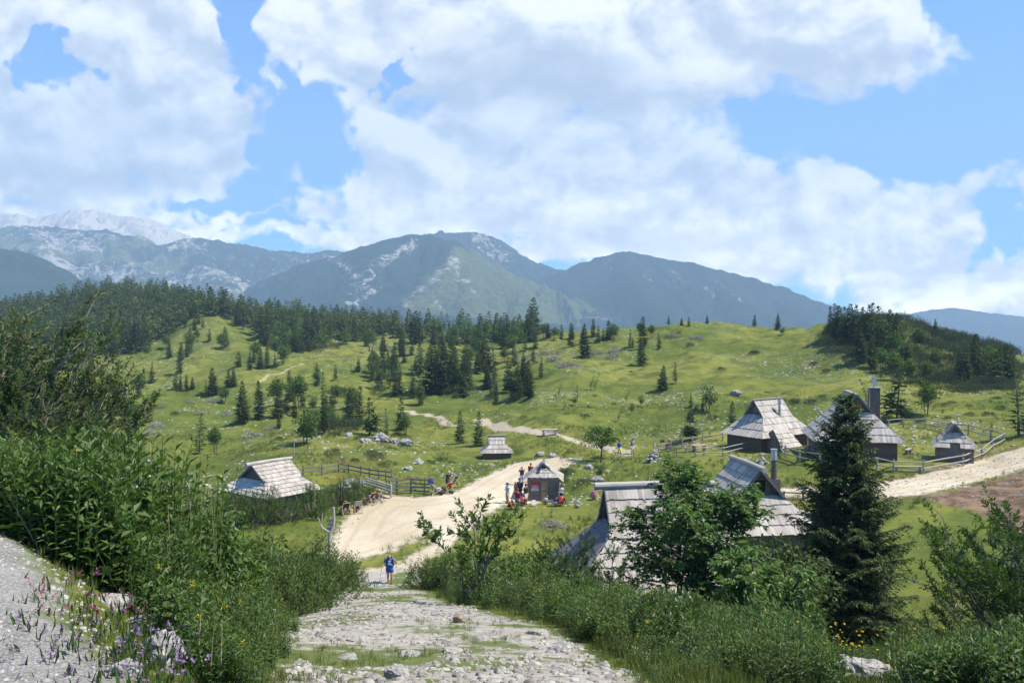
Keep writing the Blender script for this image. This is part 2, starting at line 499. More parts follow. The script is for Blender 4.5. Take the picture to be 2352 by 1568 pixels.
# ------------------------------------------------------------------ ground material
def ground_material():
    m, t, p = newmat('meadow_ground')
    P = t.pos()
    n1 = t.noise(P, 0.035, 4, 0.6); n2 = t.noise(P, 0.33, 5, 0.6); n3 = t.noise(P, 2.6, 5, 0.65); n4 = t.noise(P, 11.0, 4, 0.7)
    g = t.mix(t.ramp(n1, 0.38, 0.62), (0.088, 0.117, 0.018), (0.172, 0.176, 0.036))
    g = t.mix(t.math('MULTIPLY', t.ramp(n2, 0.44, 0.62), 0.85), g, (0.066, 0.092, 0.018))
    g = t.mix(t.math('MULTIPLY', t.ramp(n3, 0.50, 0.72), 0.55), g, (0.185, 0.195, 0.040))
    g = t.mix(t.math('MULTIPLY', t.ramp(n4, 0.45, 0.75), 0.5), g, (0.055, 0.085, 0.013))
    # heathy brownish tussocks on the dry rises
    br = t.math('MULTIPLY', t.ramp(t.noise(t.scale(P, (1, 1, 2)), 0.16, 5, 0.62), 0.56, 0.70), t.attr('dry'))
    g = t.mix(t.math('MULTIPLY', br, 0.8), g, (0.120, 0.085, 0.028))
    tus = t.math('MULTIPLY', t.ramp(t.noise(P, 0.85, 5, 0.68), 0.55, 0.68), 0.6)
    g = t.mix(tus, g, (0.058, 0.088, 0.016))
    # buttercups
    fl = t.math('LESS_THAN', t.vor(P, 3.2), 0.13)
    g = t.mix(t.math('MULTIPLY', t.math('MULTIPLY', fl, t.ramp(n2, 0.46, 0.6)), t.attr('bloom')), g, (0.52, 0.36, 0.015))
    # limestone showing through the turf
    rk = t.math('SUBTRACT', t.noise(P, 1.7, 6, 0.72), t.math('SUBTRACT', 0.76, t.math('MULTIPLY', t.attr('rocky'), 0.155)))
    rk = t.ramp(rk, 0.0, 0.035)
    stone = t.mix(t.ramp(t.noise(P, 5.0, 4), 0.35, 0.65), (0.22, 0.21, 0.19), (0.42, 0.405, 0.37))
    g = t.mix(rk, g, stone)
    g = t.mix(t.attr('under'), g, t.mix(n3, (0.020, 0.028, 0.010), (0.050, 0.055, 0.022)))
    wob = t.math('MULTIPLY', t.math('SUBTRACT', t.noise(P, 0.9, 6, 0.7), 0.5), 2.6)
    wobf = t.math('MULTIPLY', t.math('SUBTRACT', t.noise(P, 2.3, 6, 0.72), 0.5), 2.4)

    def mask(name, w, wb=wob, k=1.0):
        return t.ramp(t.math('ADD', t.attr(name), t.math('MULTIPLY', wb, k)), -w, w)
    peb = t.vor(P, 9.0, out='Color')
    pebv = t.math('MULTIPLY', t.node('ShaderNodeSeparateColor', i_0=peb).outputs[0], 1.0)
    # bare earth
    d = t.mix(t.ramp(t.noise(P, 0.8, 6, 0.7), 0.36, 0.64), (0.075, 0.046, 0.028), (0.21, 0.145, 0.095))
    d = t.mix(t.math('MULTIPLY', t.ramp(n4, 0.62, 0.75), 0.9), d, (0.34, 0.28, 0.21))
    g = t.mix(mask('dirt', 0.5), g, d)
    # pale dusty road, worn wheel tracks, stony rims
    r = t.mix(t.ramp(t.noise(t.scale(P, (0.5, 0.25, 1)), 0.5, 4), 0.35, 0.68), (0.40, 0.335, 0.225), (0.52, 0.455, 0.335))
    r = t.mix(t.math('MULTIPLY', t.ramp(n3, 0.45, 0.75), 0.35), r, (0.33, 0.265, 0.175))
    r = t.mix(t.math('MULTIPLY', t.math('GREATER_THAN', pebv, 0.80), 0.45), r, (0.50, 0.45, 0.37))
    rim = t.ramp(t.math('ADD', t.attr('road'), t.math('MULTIPLY', wob, 0.8)), 0.9, 0.0)
    r = t.mix(t.math('MULTIPLY', t.math('MULTIPLY', rim, t.ramp(n4, 0.42, 0.62)), 0.85), r, (0.44, 0.40, 0.34))
    for c_ in (1.3, 2.9):
        rut = t.ramp(t.math('ABSOLUTE', t.math('SUBTRACT', t.math('ADD', t.attr('road'), t.math('MULTIPLY', wob, 0.25)), c_)), 0.35, 0.0)
        r = t.mix(t.math('MULTIPLY', rut, 0.30), r, (0.27, 0.215, 0.14))
    g = t.mix(mask('road', 0.40, k=1.2), g, r)
    tr = t.mix(n3, (0.30, 0.245, 0.165), (0.44, 0.39, 0.30))
    g = t.mix(t.math('MULTIPLY', mask('trail', 0.35, k=0.55), 0.9), g, tr)
    # broken stony footpath with turf islands
    f = t.mix(t.ramp(t.noise(P, 3.0, 6, 0.7), 0.32, 0.66), (0.215, 0.195, 0.16), (0.38, 0.36, 0.315))
    peb2 = t.node('ShaderNodeSeparateColor', i_0=t.vor(P, 24.0, out='Color')).outputs[0]
    f = t.mix(t.math('MULTIPLY', t.math('GREATER_THAN', peb2, 0.55), 0.6), f, (0.32, 0.30, 0.265))
    turf = t.math('MULTIPLY', t.ramp(t.noise(P, 0.38, 6, 0.66), 0.505, 0.575), 0.92)
    turfc = t.mix(n4, (0.050, 0.085, 0.014), (0.125, 0.145, 0.032))
    f = t.mix(turf, f, turfc)
    g = t.mix(mask('foot', 0.25, wobf, 0.7), g, f)
    v = t.mix(t.ramp(t.noise(P, 4.0, 5, 0.7), 0.3, 0.7), (0.155, 0.150, 0.138), (0.25, 0.245, 0.228))
    v = t.mix(t.math('MULTIPLY', t.ramp(t.vor(P, 45.0), 0.2, 0.55, 1, 0), 0.55), v, (0.34, 0.335, 0.315))
    v = t.mix(t.math('MULTIPLY', t.ramp(t.vor(P, 45.0, 'DISTANCE_TO_EDGE'), 0.0, 0.14, 1, 0), 0.5), v, (0.10, 0.095, 0.08))
    g = t.mix(mask('grav', 0.15, wobf, 0.35), g, v)
    t.l.new(g, p.inputs['Base Color']); p.inputs['Roughness'].default_value = 0.95; p.inputs['Specular IOR Level'].default_value = 0.1
    hgt = t.math('ADD', t.math('MULTIPLY', n3, 0.6), t.math('MULTIPLY', n4, 0.4))
    hgt = t.math('ADD', hgt, t.math('MULTIPLY', rk, 0.8))
    bump(t, p, hgt, 0.55, 0.12)
    return m


SMOOTH = _smooth
GROUND = ground_material()


def build_ground():
    A = np.concatenate([np.linspace(-1.05, -0.68, 40, endpoint=False), np.linspace(-0.68, 0.70, 620, endpoint=False), np.linspace(0.70, 1.05, 40)])
    Lr = np.concatenate([np.linspace(math.log(1.15), math.log(30), 330, endpoint=False), np.linspace(math.log(30), math.log(260), 520, endpoint=False), np.linspace(math.log(260), math.log(880), 130)])
    Y = np.exp(Lr)
    yy, aa = np.meshgrid(Y, A, indexing='ij'); xx = aa * yy
    # a skirt behind the viewer, so the ground goes on past the standpoint
    xs = np.linspace(-60, 60, len(A))
    xx = np.concatenate([np.stack([xs, xs * 0.3]), xx]); yy = np.concatenate([np.stack([np.full(len(A), -45.0), np.full(len(A), -12.0)]), yy])
    zz = gz(xx, yy); zz[:2] = -1.75
    V = np.stack([xx, yy, zz], -1).reshape(-1, 3)
    nr, nc = xx.shape
    idx = np.arange(nr * nc).reshape(nr, nc)
    Q = np.stack([idx[:-1, :-1], idx[:-1, 1:], idx[1:, 1:], idx[1:, :-1]], -1).reshape(-1, 4)
    x, y = V[:, 0], V[:, 1]
    T = tracks(x, y)
    a = x / np.maximum(y, 1); pxl = CX + F * a
    rocky = 0.25 + 0.9 * sstep(0.05, 0.6, fbm(x / 26 + 3, y / 26, octv=3)) * sstep(70, 110, y)
    rocky = np.where(y < 75, 0.12, rocky)
    rocky = rocky + 0.7 * sstep(40, 0, np.hypot(x - on(890, 100)[0], (y - 101) * 1.4) * 2.2) + 0.5 * sstep(0, 1, 1 - np.abs(pxl - 1420) / 260) * sstep(95, 112, y) * sstep(150, 120, y)
    dry = 0.35 * sstep(0.1, 0.5, fbm(x / 30 - 8, y / 30, octv=2)) + 0.9 * sstep(26, 8, np.hypot(x + 13, y - 96)) + 0.3 * (y > 110)
    bloom = np.where((y > 25) & (y < 130), 0.8, 0.0) * sstep(-0.1, 0.35, fbm(x / 12 + 9, y / 12, octv=2))
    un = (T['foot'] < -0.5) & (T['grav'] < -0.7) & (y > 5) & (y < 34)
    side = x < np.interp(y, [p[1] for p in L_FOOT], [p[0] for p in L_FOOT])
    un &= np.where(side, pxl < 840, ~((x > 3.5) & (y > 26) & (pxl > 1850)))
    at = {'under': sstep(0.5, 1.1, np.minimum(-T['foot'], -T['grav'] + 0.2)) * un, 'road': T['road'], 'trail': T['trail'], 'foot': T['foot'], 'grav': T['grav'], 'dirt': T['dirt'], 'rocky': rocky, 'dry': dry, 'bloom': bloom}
    fx, fy = x[Q].mean(1), y[Q].mean(1)
    tf = {k: v[Q].mean(1) + (fbm(fx * 0.9, fy * 0.9, octv=3) * 0.25) for k, v in T.items()}
    sel = np.zeros(len(Q), int)
    lane = poly_sd(fx, fy, P_LANE) > 0
    for code, k in ((1, 'dirt'), (2, 'trail'), (3, 'road'), (5, 'foot'), (6, 'grav')):
        sel[tf[k] > 0] = code
    sel[(sel == 3) & lane] = 4
    names = {0: ('meadow_ground', 'green mountain pasture rolling up to the wooded hills'), 1: ('bare_soil', 'patch of churned brown earth beside the stony lane'),
             2: ('hill_trail', 'thin pale trail winding over the pasture behind the huts'), 3: ('gravel_road', 'wide pale dusty road with a turf island past the kiosk'),
             4: ('stony_lane', 'rough stony lane climbing past the fenced huts'), 5: ('stony_footpath', 'broken rocky footpath with turf patches going down the slope'),
             6: ('gravel_path', 'grey gravel path edge among flowers and boulders')}
    for code, (nm, lb) in names.items():
        q = Q[sel == code]
        if not len(q): continue
        u, inv = np.unique(q, return_inverse=True)
        mb = MB(); mb.add(V[u], inv.reshape(-1, 4))
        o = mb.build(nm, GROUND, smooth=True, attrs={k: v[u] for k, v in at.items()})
        tag(o, lb, None, None, 'structure')


# ------------------------------------------------------------------ mountains
def mountain_material(name, forest, grass, rock, rock_amt=0.0):
    m, t, p = newmat(name)
    P = t.pos()
    n = t.noise(P, 0.012, 6, 0.65); nf = t.noise(P, 0.07, 5, 0.7)
    c = t.mix(t.ramp(t.math('ADD', t.attr('green'), t.math('MULTIPLY', t.math('SUBTRACT', n, 0.5), 0.9)), 0.42, 0.58), forest, grass)
    c = t.mix(t.math('MULTIPLY', t.ramp(nf, 0.4, 0.7), 0.6), c, tuple(0.55 * v for v in forest))
    rn = t.noise(t.scale(P, (1, 1, 0.6)), 0.026, 9, 0.76, 0.9)
    rk = t.math('ADD', t.attr('scree'), t.math('ADD', t.math('MULTIPLY', t.math('SUBTRACT', rn, 0.5), 2.6), t.math('MULTIPLY', t.math('SUBTRACT', nf, 0.5), 0.8)))
    rk = t.ramp(rk, 0.52, 0.80)
    c = t.mix(rk, c, t.mix(nf, tuple(0.7 * v for v in rock), rock))
    t.l.new(c, p.inputs['Base Color']); p.inputs['Roughness'].default_value = 0.95; p.inputs['Specular IOR Level'].default_value = 0.05
    bump(t, p, t.math('ADD', nf, t.math('MULTIPLY', rn, 1.5)), 0.7, 14.0)
    return m


def massif(name, label, ridges, px0, px1, y0, y1, slope, mat, noise=1.0, step=2.6, dy=10.0, scree=None, green=None, seed=0):
    seg = []
    for R in ridges:
        W = [np.array(up(px, py, Y)) for px, py, Y in R]
        seg += list(zip(W[:-1], W[1:]))
    A = np.arange((px0 - CX) / F, (px1 - CX) / F, step / F)
    Y = np.arange(y0, y1, dy)
    yy, aa = np.meshgrid(Y, A, indexing='ij'); xx = aa * yy
    nw = np.stack([fbm(xx / 260 + seed, yy / 260, octv=4), fbm(xx / 260 - 31, yy / 260 + seed, octv=4)]) * 45 * noise
    sx, sy = xx + nw[0], yy + nw[1]
    z = np.full(xx.shape, -1e9); dist = np.full(xx.shape, 1e9)
    for a, b in seg:
        e = b[:2] - a[:2]
        t = np.clip(((sx - a[0]) * e[0] + (sy - a[1]) * e[1]) / (e @ e + 1e-9), 0, 1)
        d = np.hypot(sx - a[0] - t * e[0], sy - a[1] - t * e[1]); d0 = np.hypot(xx - a[0] - t * e[0], yy - a[1] - t * e[1])
        d = d * sstep(0, 90, d0)
        zz = a[2] * (1 - t) + b[2] * t - slope * d ** 0.96
        z = np.maximum(z, zz); dist = np.minimum(dist, d0)
    gul = 1 - np.abs(fbm(xx / 130 + seed * 3, yy / 300, octv=5))
    z = z + (gul - 0.75) * 85 * noise * sstep(20, 260, dist) + fbm(xx / 60, yy / 60 + seed, octv=4) * 9 * noise * sstep(0, 60, dist) + fbm(xx / 25, yy / 25, octv=3) * 3.5 * noise
    z = np.maximum(z, -330)
    V = np.stack([xx, yy, z], -1).reshape(-1, 3)
    nr, nc = xx.shape; idx = np.arange(nr * nc).reshape(nr, nc)
    Q = np.stack([idx[:-1, :-1], idx[:-1, 1:], idx[1:, 1:], idx[1:, :-1]], -1).reshape(-1, 4)
    pxs = CX + F * aa; pys = HY - F * z / yy
    sc = scree(pxs, pys, dist, xx, yy, z, gul) if scree else np.zeros(xx.shape)
    gr = green(pxs, pys, dist, xx, yy, z, gul) if green else np.zeros(xx.shape)
    mb = MB(); mb.add(V, Q)
    o = mb.build(name, mat, smooth=True, attrs={'scree': sc.ravel(), 'green': gr.ravel()})
    return tag(o, label, None, None, 'structure')


def sl(P, Y):
    return [(x, y, Y) for x, y in P]


def pl(pxs, pys, pts, w):
    """closeness (1..0) to a streak drawn over the mountainside"""
    r = np.zeros(pxs.shape)
    for (a, b) in zip(pts[:-1], pts[1:]):
        e = (b[0] - a[0], b[1] - a[1])
        t = np.clip(((pxs - a[0]) * e[0] + (pys - a[1]) * e[1]) / (e[0]**2 + e[1]**2), 0, 1)
        r = np.maximum(r, 1 - np.hypot(pxs - a[0] - t * e[0], pys - a[1] - t * e[1]) / w)
    return np.clip(r, 0, 1)


def build_mountains():
    FOR, GRA, LIM = (0.016, 0.036, 0.024), (0.105, 0.125, 0.045), (0.46, 0.43, 0.375)
    mm = mountain_material('mountainside', FOR, GRA, LIM)
    mp = mountain_material('pale_peak', FOR, GRA, (0.66, 0.61, 0.53))
    massif('mountain', 'pale rocky peaks half in cloud, far behind the wooded hill',
           [sl([(-300, 505), (-120, 492), (0, 489), (40, 491), (75, 505), (120, 492), (165, 482), (215, 480), (262, 492), (300, 498), (340, 503), (385, 523), (440, 546), (480, 551), (560, 580), (650, 610)], 5600),
            [(165, 482, 5600), (230, 540, 5000)], [(300, 498, 5600), (380, 570, 5000)], [(215, 480, 5600), (150, 540, 5000)], [(40, 491, 5600), (0, 545, 5000)]],
           -330, 700, 4500, 6000, 0.75, mp, 1.3, 2.6, 14, lambda px, py, d, x, y, z, g: 0.95 + 0 * px, None, 1)
    massif('mountain', 'long blue green mountain range flecked with white rock, left half of the skyline',
           [sl([(-300, 522), (-100, 528), (0, 529), (60, 520), (105, 521), (150, 527), (200, 529), (235, 530), (270, 538), (330, 545), (362, 566), (385, 562), (440, 547), (500, 552), (560, 562), (620, 575), (690, 582), (740, 578), (800, 580), (860, 610)], 4300),
            [(60, 520, 4300), (120, 600, 3700), (150, 680, 3300)], [(235, 530, 4300), (320, 620, 3700), (380, 700, 3300)], [(440, 547, 4300), (480, 610, 3800), (560, 690, 3300)],
            [(620, 575, 4300), (650, 640, 3700), (740, 710, 3300)], [(150, 527, 4300), (230, 600, 3800)], [(740, 578, 4300), (700, 620, 3900)]],
           -330, 900, 3000, 4700, 0.62, mm, 1.25, 2.6, 11,
           lambda px, py, d, x, y, z, g: 0.34 + 0.30 * sstep(0.2, 0.9, fbm(x / 210, y / 120, octv=3) + 0.25) + 0.30 * np.maximum(pl(px, py, [(110, 590), (150, 640)], 45), pl(px, py, [(270, 650), (330, 665)], 35)),
           lambda px, py, d, x, y, z, g: 0.25 + 0.35 * sstep(0.1, 0.6, fbm(x / 330, y / 330, octv=2)), 2)
    massif('mountain', 'dark wooded shoulder of hill in front of the pale peaks, at the left edge',
           [sl([(-300, 548), (-100, 560), (0, 571), (40, 577), (80, 592), (120, 611), (150, 634), (205, 640), (240, 655), (300, 690), (400, 745), (480, 790)], 2300)],
           -330, 520, 1500, 2600, 0.6, mountain_material('dark_mountainside', (0.022, 0.048, 0.028), (0.05, 0.085, 0.03), LIM), 0.7, 3.0, 10,
           lambda px, py, d, x, y, z, g: 0 * px - 0.7, lambda px, py, d, x, y, z, g: 0.2 + 0 * px, 3)
    massif('mountain', 'bluish summit behind the central mountain with cloud on its top',
           [sl([(900, 560), (960, 543), (1030, 536), (1082, 533), (1112, 549), (1170, 578), (1230, 606), (1300, 623), (1380, 650)], 4300), [(1082, 533, 4300), (1120, 600, 3800), (1180, 660, 3500)], [(1170, 578, 4300), (1200, 640, 3800)]],
           800, 1500, 3300, 4700, 0.65, mm, 1.2, 2.6, 11,
           lambda px, py, d, x, y, z, g: 0.25 + 0.35 * pl(px, py, [(1085, 535), (1150, 590)], 40), lambda px, py, d, x, y, z, g: 0.3 + 0 * px, 4)
    massif('mountain', 'broad central mountain with pale scree ribs and a sunlit green flank',
           [sl([(620, 640), (700, 605), (760, 588), (800, 578), (850, 565), (900, 548), (945, 539), (990, 541), (1040, 553), (1080, 572), (1130, 603), (1190, 640), (1250, 668), (1330, 700), (1430, 745)], 3300),
            [(1040, 553, 3300), (1052, 590, 3050), (1010, 640, 2800), (940, 692, 2600), (880, 740, 2420)],
            [(1052, 590, 3050), (1085, 650, 2800), (1040, 720, 2500)],
            [(900, 548, 3300), (850, 610, 3000), (800, 680, 2760), (740, 750, 2500)], [(760, 588, 3300), (690, 650, 3000), (600, 720, 2700)], [(1130, 603, 3300), (1190, 680, 2800), (1220, 750, 2400)]],
           560, 1560, 2150, 3600, 0.66, mm, 1.0, 2.3, 8,
           lambda px, py, d, x, y, z, g: 0.16 + 0.44 * np.maximum.reduce([pl(px, py, [(1050, 592), (1000, 640), (935, 690)], 26), pl(px, py, [(1040, 598), (1062, 640), (1085, 660)], 26), pl(px, py, [(945, 560), (870, 610), (820, 670)], 34), pl(px, py, [(760, 590), (830, 640)], 26), pl(px, py, [(990, 680), (1010, 700)], 20), pl(px, py, [(880, 660), (800, 700)], 26)]),
           lambda px, py, d, x, y, z, g: np.where(py > 560, 0.15 + 0.85 * sstep(930, 1010, px + (py - 660) * 0.9 + 30 * fbm(x / 90, y / 90, octv=3)) * sstep(-0.35, 0.15, ((px - 1235) * -0.2 + (650 - py) + np.maximum(0, px - 960) * 0.28) / 60 + 0.1), 0.15), 5)  # dark forest colour around the flank also stands in for cloud shadow
    massif('mountain', 'rounded blue mountain with a long slope falling to the right',
           [sl([(1150, 690), (1230, 645), (1300, 622), (1340, 604), (1390, 589), (1440, 578), (1480, 584), (1530, 597), (1590, 605), (1650, 620), (1720, 636), (1790, 658), (1870, 690), (1940, 712), (2010, 728), (2080, 742), (2180, 790)], 3700),
            [(1440, 578, 3700), (1450, 640, 3300), (1500, 720, 2900), (1520, 790, 2600)], [(1650, 620, 3700), (1690, 690, 3200), (1740, 770, 2800)], [(1300, 622, 3700), (1330, 690, 3200), (1380, 760, 2700)], [(1790, 658, 3700), (1850, 730, 3200)]],
           1080, 2300, 2300, 4050, 0.6, mm, 0.85, 2.6, 10,
           lambda px, py, d, x, y, z, g: 0.12 + 0.36 * np.maximum.reduce([pl(px, py, [(1385, 612), (1405, 600)], 24), pl(px, py, [(1540, 612), (1560, 640)], 22), pl(px, py, [(1480, 625), (1500, 650)], 18), pl(px, py, [(1640, 640), (1700, 690)], 22), pl(px, py, [(1270, 720), (1420, 735)], 24), pl(px, py, [(1620, 660), (1640, 680)], 14)]),
           lambda px, py, d, x, y, z, g: 0.3 * sstep(670, 610, py), 6)
    massif('mountain', 'faint blue mountain on the horizon at the right edge',
           [sl([(1850, 760), (1960, 738), (2040, 727), (2110, 718), (2150, 710), (2192, 707), (2240, 714), (2300, 722), (2352, 728), (2450, 736), (2600, 745)], 5600)],
           1800, 2650, 4900, 5900, 0.5, mm, 0.9, 4.0, 22, lambda px, py, d, x, y, z, g: 0 * px - 0.3, None, 7)
    # valley floor out to the horizon
    mb = MB()
    mb.add([[-11500, 850, -335], [11500, 850, -335], [11500, 6100, -335], [-11500, 6100, -335]], [[0, 1, 2, 3]])
    tag(mb.build('valley_floor', mountain_material('valley_forest', FOR, GRA, LIM)), 'wooded valley floor between the pasture and the mountains', None, None, 'structure')


# ------------------------------------------------------------------ sky, light, air
SUN_EL, SUN_AZ = math.radians(57), math.radians(98)      # azimuth from +Y towards +X
SUNV = Vector((math.cos(SUN_EL) * math.sin(SUN_AZ), math.cos(SUN_EL) * math.cos(SUN_AZ), math.sin(SUN_EL)))
HAZE_D, SKY_S, SUN_S, EXPO = 2.15e-4, 0.13, 4.6, 1.2


def build_sky():
    w = bpy.data.worlds.new('World'); SC.world = w; w.use_nodes = True
    t = NT(w); bg = t.n['Background']
    sky = t.node('ShaderNodeTexSky', sky_type='NISHITA', sun_disc=False, sun_elevation=SUN_EL, sun_rotation=SUN_AZ, altitude=1600, air_density=1.0, dust_density=0.6, ozone_density=2.5)
    D = t.node('ShaderNodeTexCoord').outputs['Generated']
    sp = t.node('ShaderNodeSeparateXYZ'); t.l.new(D, sp.inputs[0])
    yv = t.math('MAXIMUM', sp.outputs[1], 0.12)
    ax = t.math('DIVIDE', sp.outputs[0], yv); sz = t.math('DIVIDE', sp.outputs[2], yv)
    # cloud banks as (bearing, height) ellipses in hundredths of the focal length
    k = 100.0 / F
    POS = [(200, 230, 520, 330), (-150, 300, 380, 330), (330, 60, 230, 200), (60, 30, 60, 50), (20, 100, 90, 60), (530, 350, 150, 110),
           (830, 40, 230, 190), (950, 200, 300, 120), (1080, 420, 420, 190), (770, 480, 105, 60), (1250, 110, 500, 260), (1750, 60, 620, 230), (1480, 420, 420, 190), (1690, 345, 80, 60),
           (1850, 520, 420, 150), (2180, 420, 190, 60), (2050, 620, 330, 130), (2300, 690, 160, 60), (1500, 600, 520, 70), (640, 500, 260, 36), (760, 562, 80, 22), (100, 500, 420, 36), (2900, 250, 330, 200), (2180, 640, 420, 130), (1400, 570, 1100, 50), (1700, 480, 330, 160), (1176, -900, 1500, 620), (-900, 100, 500, 500)]
    NEG = [(130, 112, 50, 58), (570, 90, 62, 150), (640, 290, 62, 120), (790, 330, 75, 150), (962, 188, 32, 42), (680, 250, 60, 90), (2200, 310, 400, 95), (2290, 90, 120, 190), (2320, 520, 80, 90), (560, 470, 160, 28)]

    def blob(a, s, c, ref):
        cx, cy, rx, ry = c
        dx = t.math('MULTIPLY_ADD', a, F / rx, -(cx - CX) / rx)
        dy = t.math('MULTIPLY_ADD', s, F / ry, (cy - HY) / ry)
        q = t.math('ADD', t.math('MULTIPLY', dx, dx), t.math('MULTIPLY', dy, dy))
        return t.math('SUBTRACT', 1.0, t.math('SQRT', q))

    def field(a, s, fine):
        base = None
        wv = t.node('ShaderNodeCombineXYZ', i_0=a, i_1=s, i_2=1.7)
        w1 = t.node('ShaderNodeSeparateColor', i_0=t.noise(wv.outputs[0], 6.0, 4, 0.6, col=True)); w2 = t.node('ShaderNodeSeparateColor', i_0=t.noise(wv.outputs[0], 21.0, 3, 0.6, col=True))
        a0, s0 = a, s
        a = t.math('ADD', a, t.math('ADD', t.math('MULTIPLY', t.math('SUBTRACT', w1.outputs[0], 0.5), 0.26), t.math('MULTIPLY', t.math('SUBTRACT', w2.outputs[0], 0.5), 0.06)))
        s = t.math('ADD', s, t.math('ADD', t.math('MULTIPLY', t.math('SUBTRACT', w1.outputs[1], 0.5), 0.20), t.math('MULTIPLY', t.math('SUBTRACT', w2.outputs[1], 0.5), 0.055)))
        for c in POS:
            b = t.math('MULTIPLY', blob(a, s, c, 0), min(1.0, c[3] / 90 + 0.3))
            base = b if base is None else t.math('SMOOTH_MAX', base, b, 0.18)
        for c in NEG:
            b = t.math('MULTIPLY', blob(a, s, c, 0), -1.0 * min(1.0, c[3] / 80 + 0.35))
            base = t.math('SMOOTH_MIN', base, b, 0.16)
        cv = t.node('ShaderNodeCombineXYZ', i_0=a0, i_1=t.math('MULTIPLY', s0, 1.25), i_2=0.37)
        n = t.noise(cv.outputs[0], 5.2, fine, 0.56, 0.35)
        n2 = t.noise(cv.outputs[0], 17.0, fine, 0.60, 0.2)
        nn = t.math('ADD', t.math('MULTIPLY', t.math('SUBTRACT', n, 0.5), 1.9), t.math('MULTIPLY', t.math('SUBTRACT', n2, 0.5), 0.9))
        return t.math('ADD', base, nn), nn
    d0, n0 = field(ax, sz, 8)
    cv1 = t.node('ShaderNodeCombineXYZ', i_0=t.math('ADD', ax, 0.012), i_1=t.math('MULTIPLY', t.math('ADD', sz, 0.026), 1.25), i_2=0.37)
    n1 = t.math('ADD', t.math('MULTIPLY', t.math('SUBTRACT', t.noise(cv1.outputs[0], 5.2, 5, 0.56, 0.35), 0.5), 1.9), t.math('MULTIPLY', t.math('SUBTRACT', t.noise(cv1.outputs[0], 17.0, 4, 0.60, 0.2), 0.5), 0.9))
    cov = t.ramp(d0, -0.13, 0.28)
    lit = t.math('SUBTRACT', n0, n1)
    lit = t.ramp(lit, -0.30, 0.30)
    GREY = [(1270, 190, 330, 85, .9), (1150, 120, 160, 60, .5), (200, 440, 360, 60, 1.0), (300, 300, 180, 60, .45), (1480, 520, 380, 60, .75), (1100, 500, 260, 40, .6), (1800, 560, 300, 50, .55), (1750, 200, 300, 50, .5), (900, 60, 160, 60, .3), (2050, 660, 280, 50, .35), (620, 480, 150, 40, .6)]
    gw = t.node('ShaderNodeSeparateColor', i_0=t.noise(cv1.outputs[0], 4.0, 5, 0.6, col=True))
    ga = t.math('ADD', ax, t.math('MULTIPLY', t.math('SUBTRACT', gw.outputs[0], 0.5), 0.34)); gs = t.math('ADD', sz, t.math('MULTIPLY', t.math('SUBTRACT', gw.outputs[1], 0.5), 0.20))
    grey = None
    for c in GREY:
        b = t.math('MULTIPLY', t.ramp(blob(ga, gs, c[:4], 0), -0.35, 0.75), c[4]); grey = b if grey is None else t.math('MAXIMUM', grey, b)
    thick = grey
    cw = t.mix(lit, (0.50, 0.52, 0.56), (1.04, 1.0, 0.95))
    cw = t.mix(t.math('MULTIPLY', thick, 0.75), cw, (0.40, 0.42, 0.465))
    lowb = t.math('MULTIPLY', t.ramp(sz, 0.0, 0.24, 2.1, 1.0), CLOUD_V)
    sc = t.node('ShaderNodeVectorMath', operation='SCALE', i_Scale=lowb); t.l.new(cw, sc.inputs[0])
    skc = t.mix(1.0, sky.outputs[0], SKY_TINT, 'MULTIPLY')
    t.l.new(t.mix(cov, skc, sc.outputs[0]), bg.inputs[0])
    bg.inputs[1].default_value = SKY_S
    w.cycles.sampling_method = 'MANUAL'; w.cycles.sample_map_resolution = 512
    sun = bpy.data.lights.new('sun', 'SUN'); sun.energy = SUN_S; sun.angle = math.radians(0.53); sun.color = (1.0, 0.92, 0.79)
    so = bpy.data.objects.new('sun', sun); COL.objects.link(so)
    so.rotation_euler = SUNV.to_track_quat('Z', 'Y').to_euler()


CLOUD_V = 5.0
SKY_TINT = (0.31, 0.61, 0.95)


def build_haze():
    mb = MB(); box(mb, (0, 2900, 500), (24000, 6600, 1720))
    m = bpy.data.materials.new('haze_air'); m.use_nodes = True
    t = NT(m); t.n.remove(t.n['Principled BSDF'])
    v = t.node('ShaderNodeVolumePrincipled', i_Color=(0.50, 0.75, 1.0, 1), i_Density=HAZE_D, i_Anisotropy=0.0)
    t.l.new(v.outputs[0], t.n['Material Output'].inputs['Volume'])
    tag(mb.build('haze', m), 'thin blue air that fades the far mountains', None, None, 'stuff')


def build_camera():
    cam = bpy.data.cameras.new('camera'); cam.sensor_width = 36; cam.lens = 36 * F / 2352.0
    cam.clip_start = 0.1; cam.clip_end = 60000
    co = bpy.data.objects.new('camera', cam); COL.objects.link(co)
    co.location = (0, 0, 0); co.rotation_euler = (PI / 2 - PITCH, 0, 0)
    SC.camera = co
    SC.view_settings.view_transform = 'Standard'; SC.view_settings.look = 'None'; SC.view_settings.gamma = 1; SC.view_settings.exposure = EXPO
    SC.view_settings.use_curve_mapping = False
    c = SC.cycles
    c.use_denoising = True; c.max_bounces = 6; c.diffuse_bounces = 3; c.glossy_bounces = 2; c.transmission_bounces = 3; c.volume_bounces = 0; c.transparent_max_bounces = 6
    c.use_adaptive_sampling = True; c.adaptive_threshold = 0.02
    c.caustics_reflective = False; c.caustics_refractive = False; c.sample_clamp_indirect = 6.0
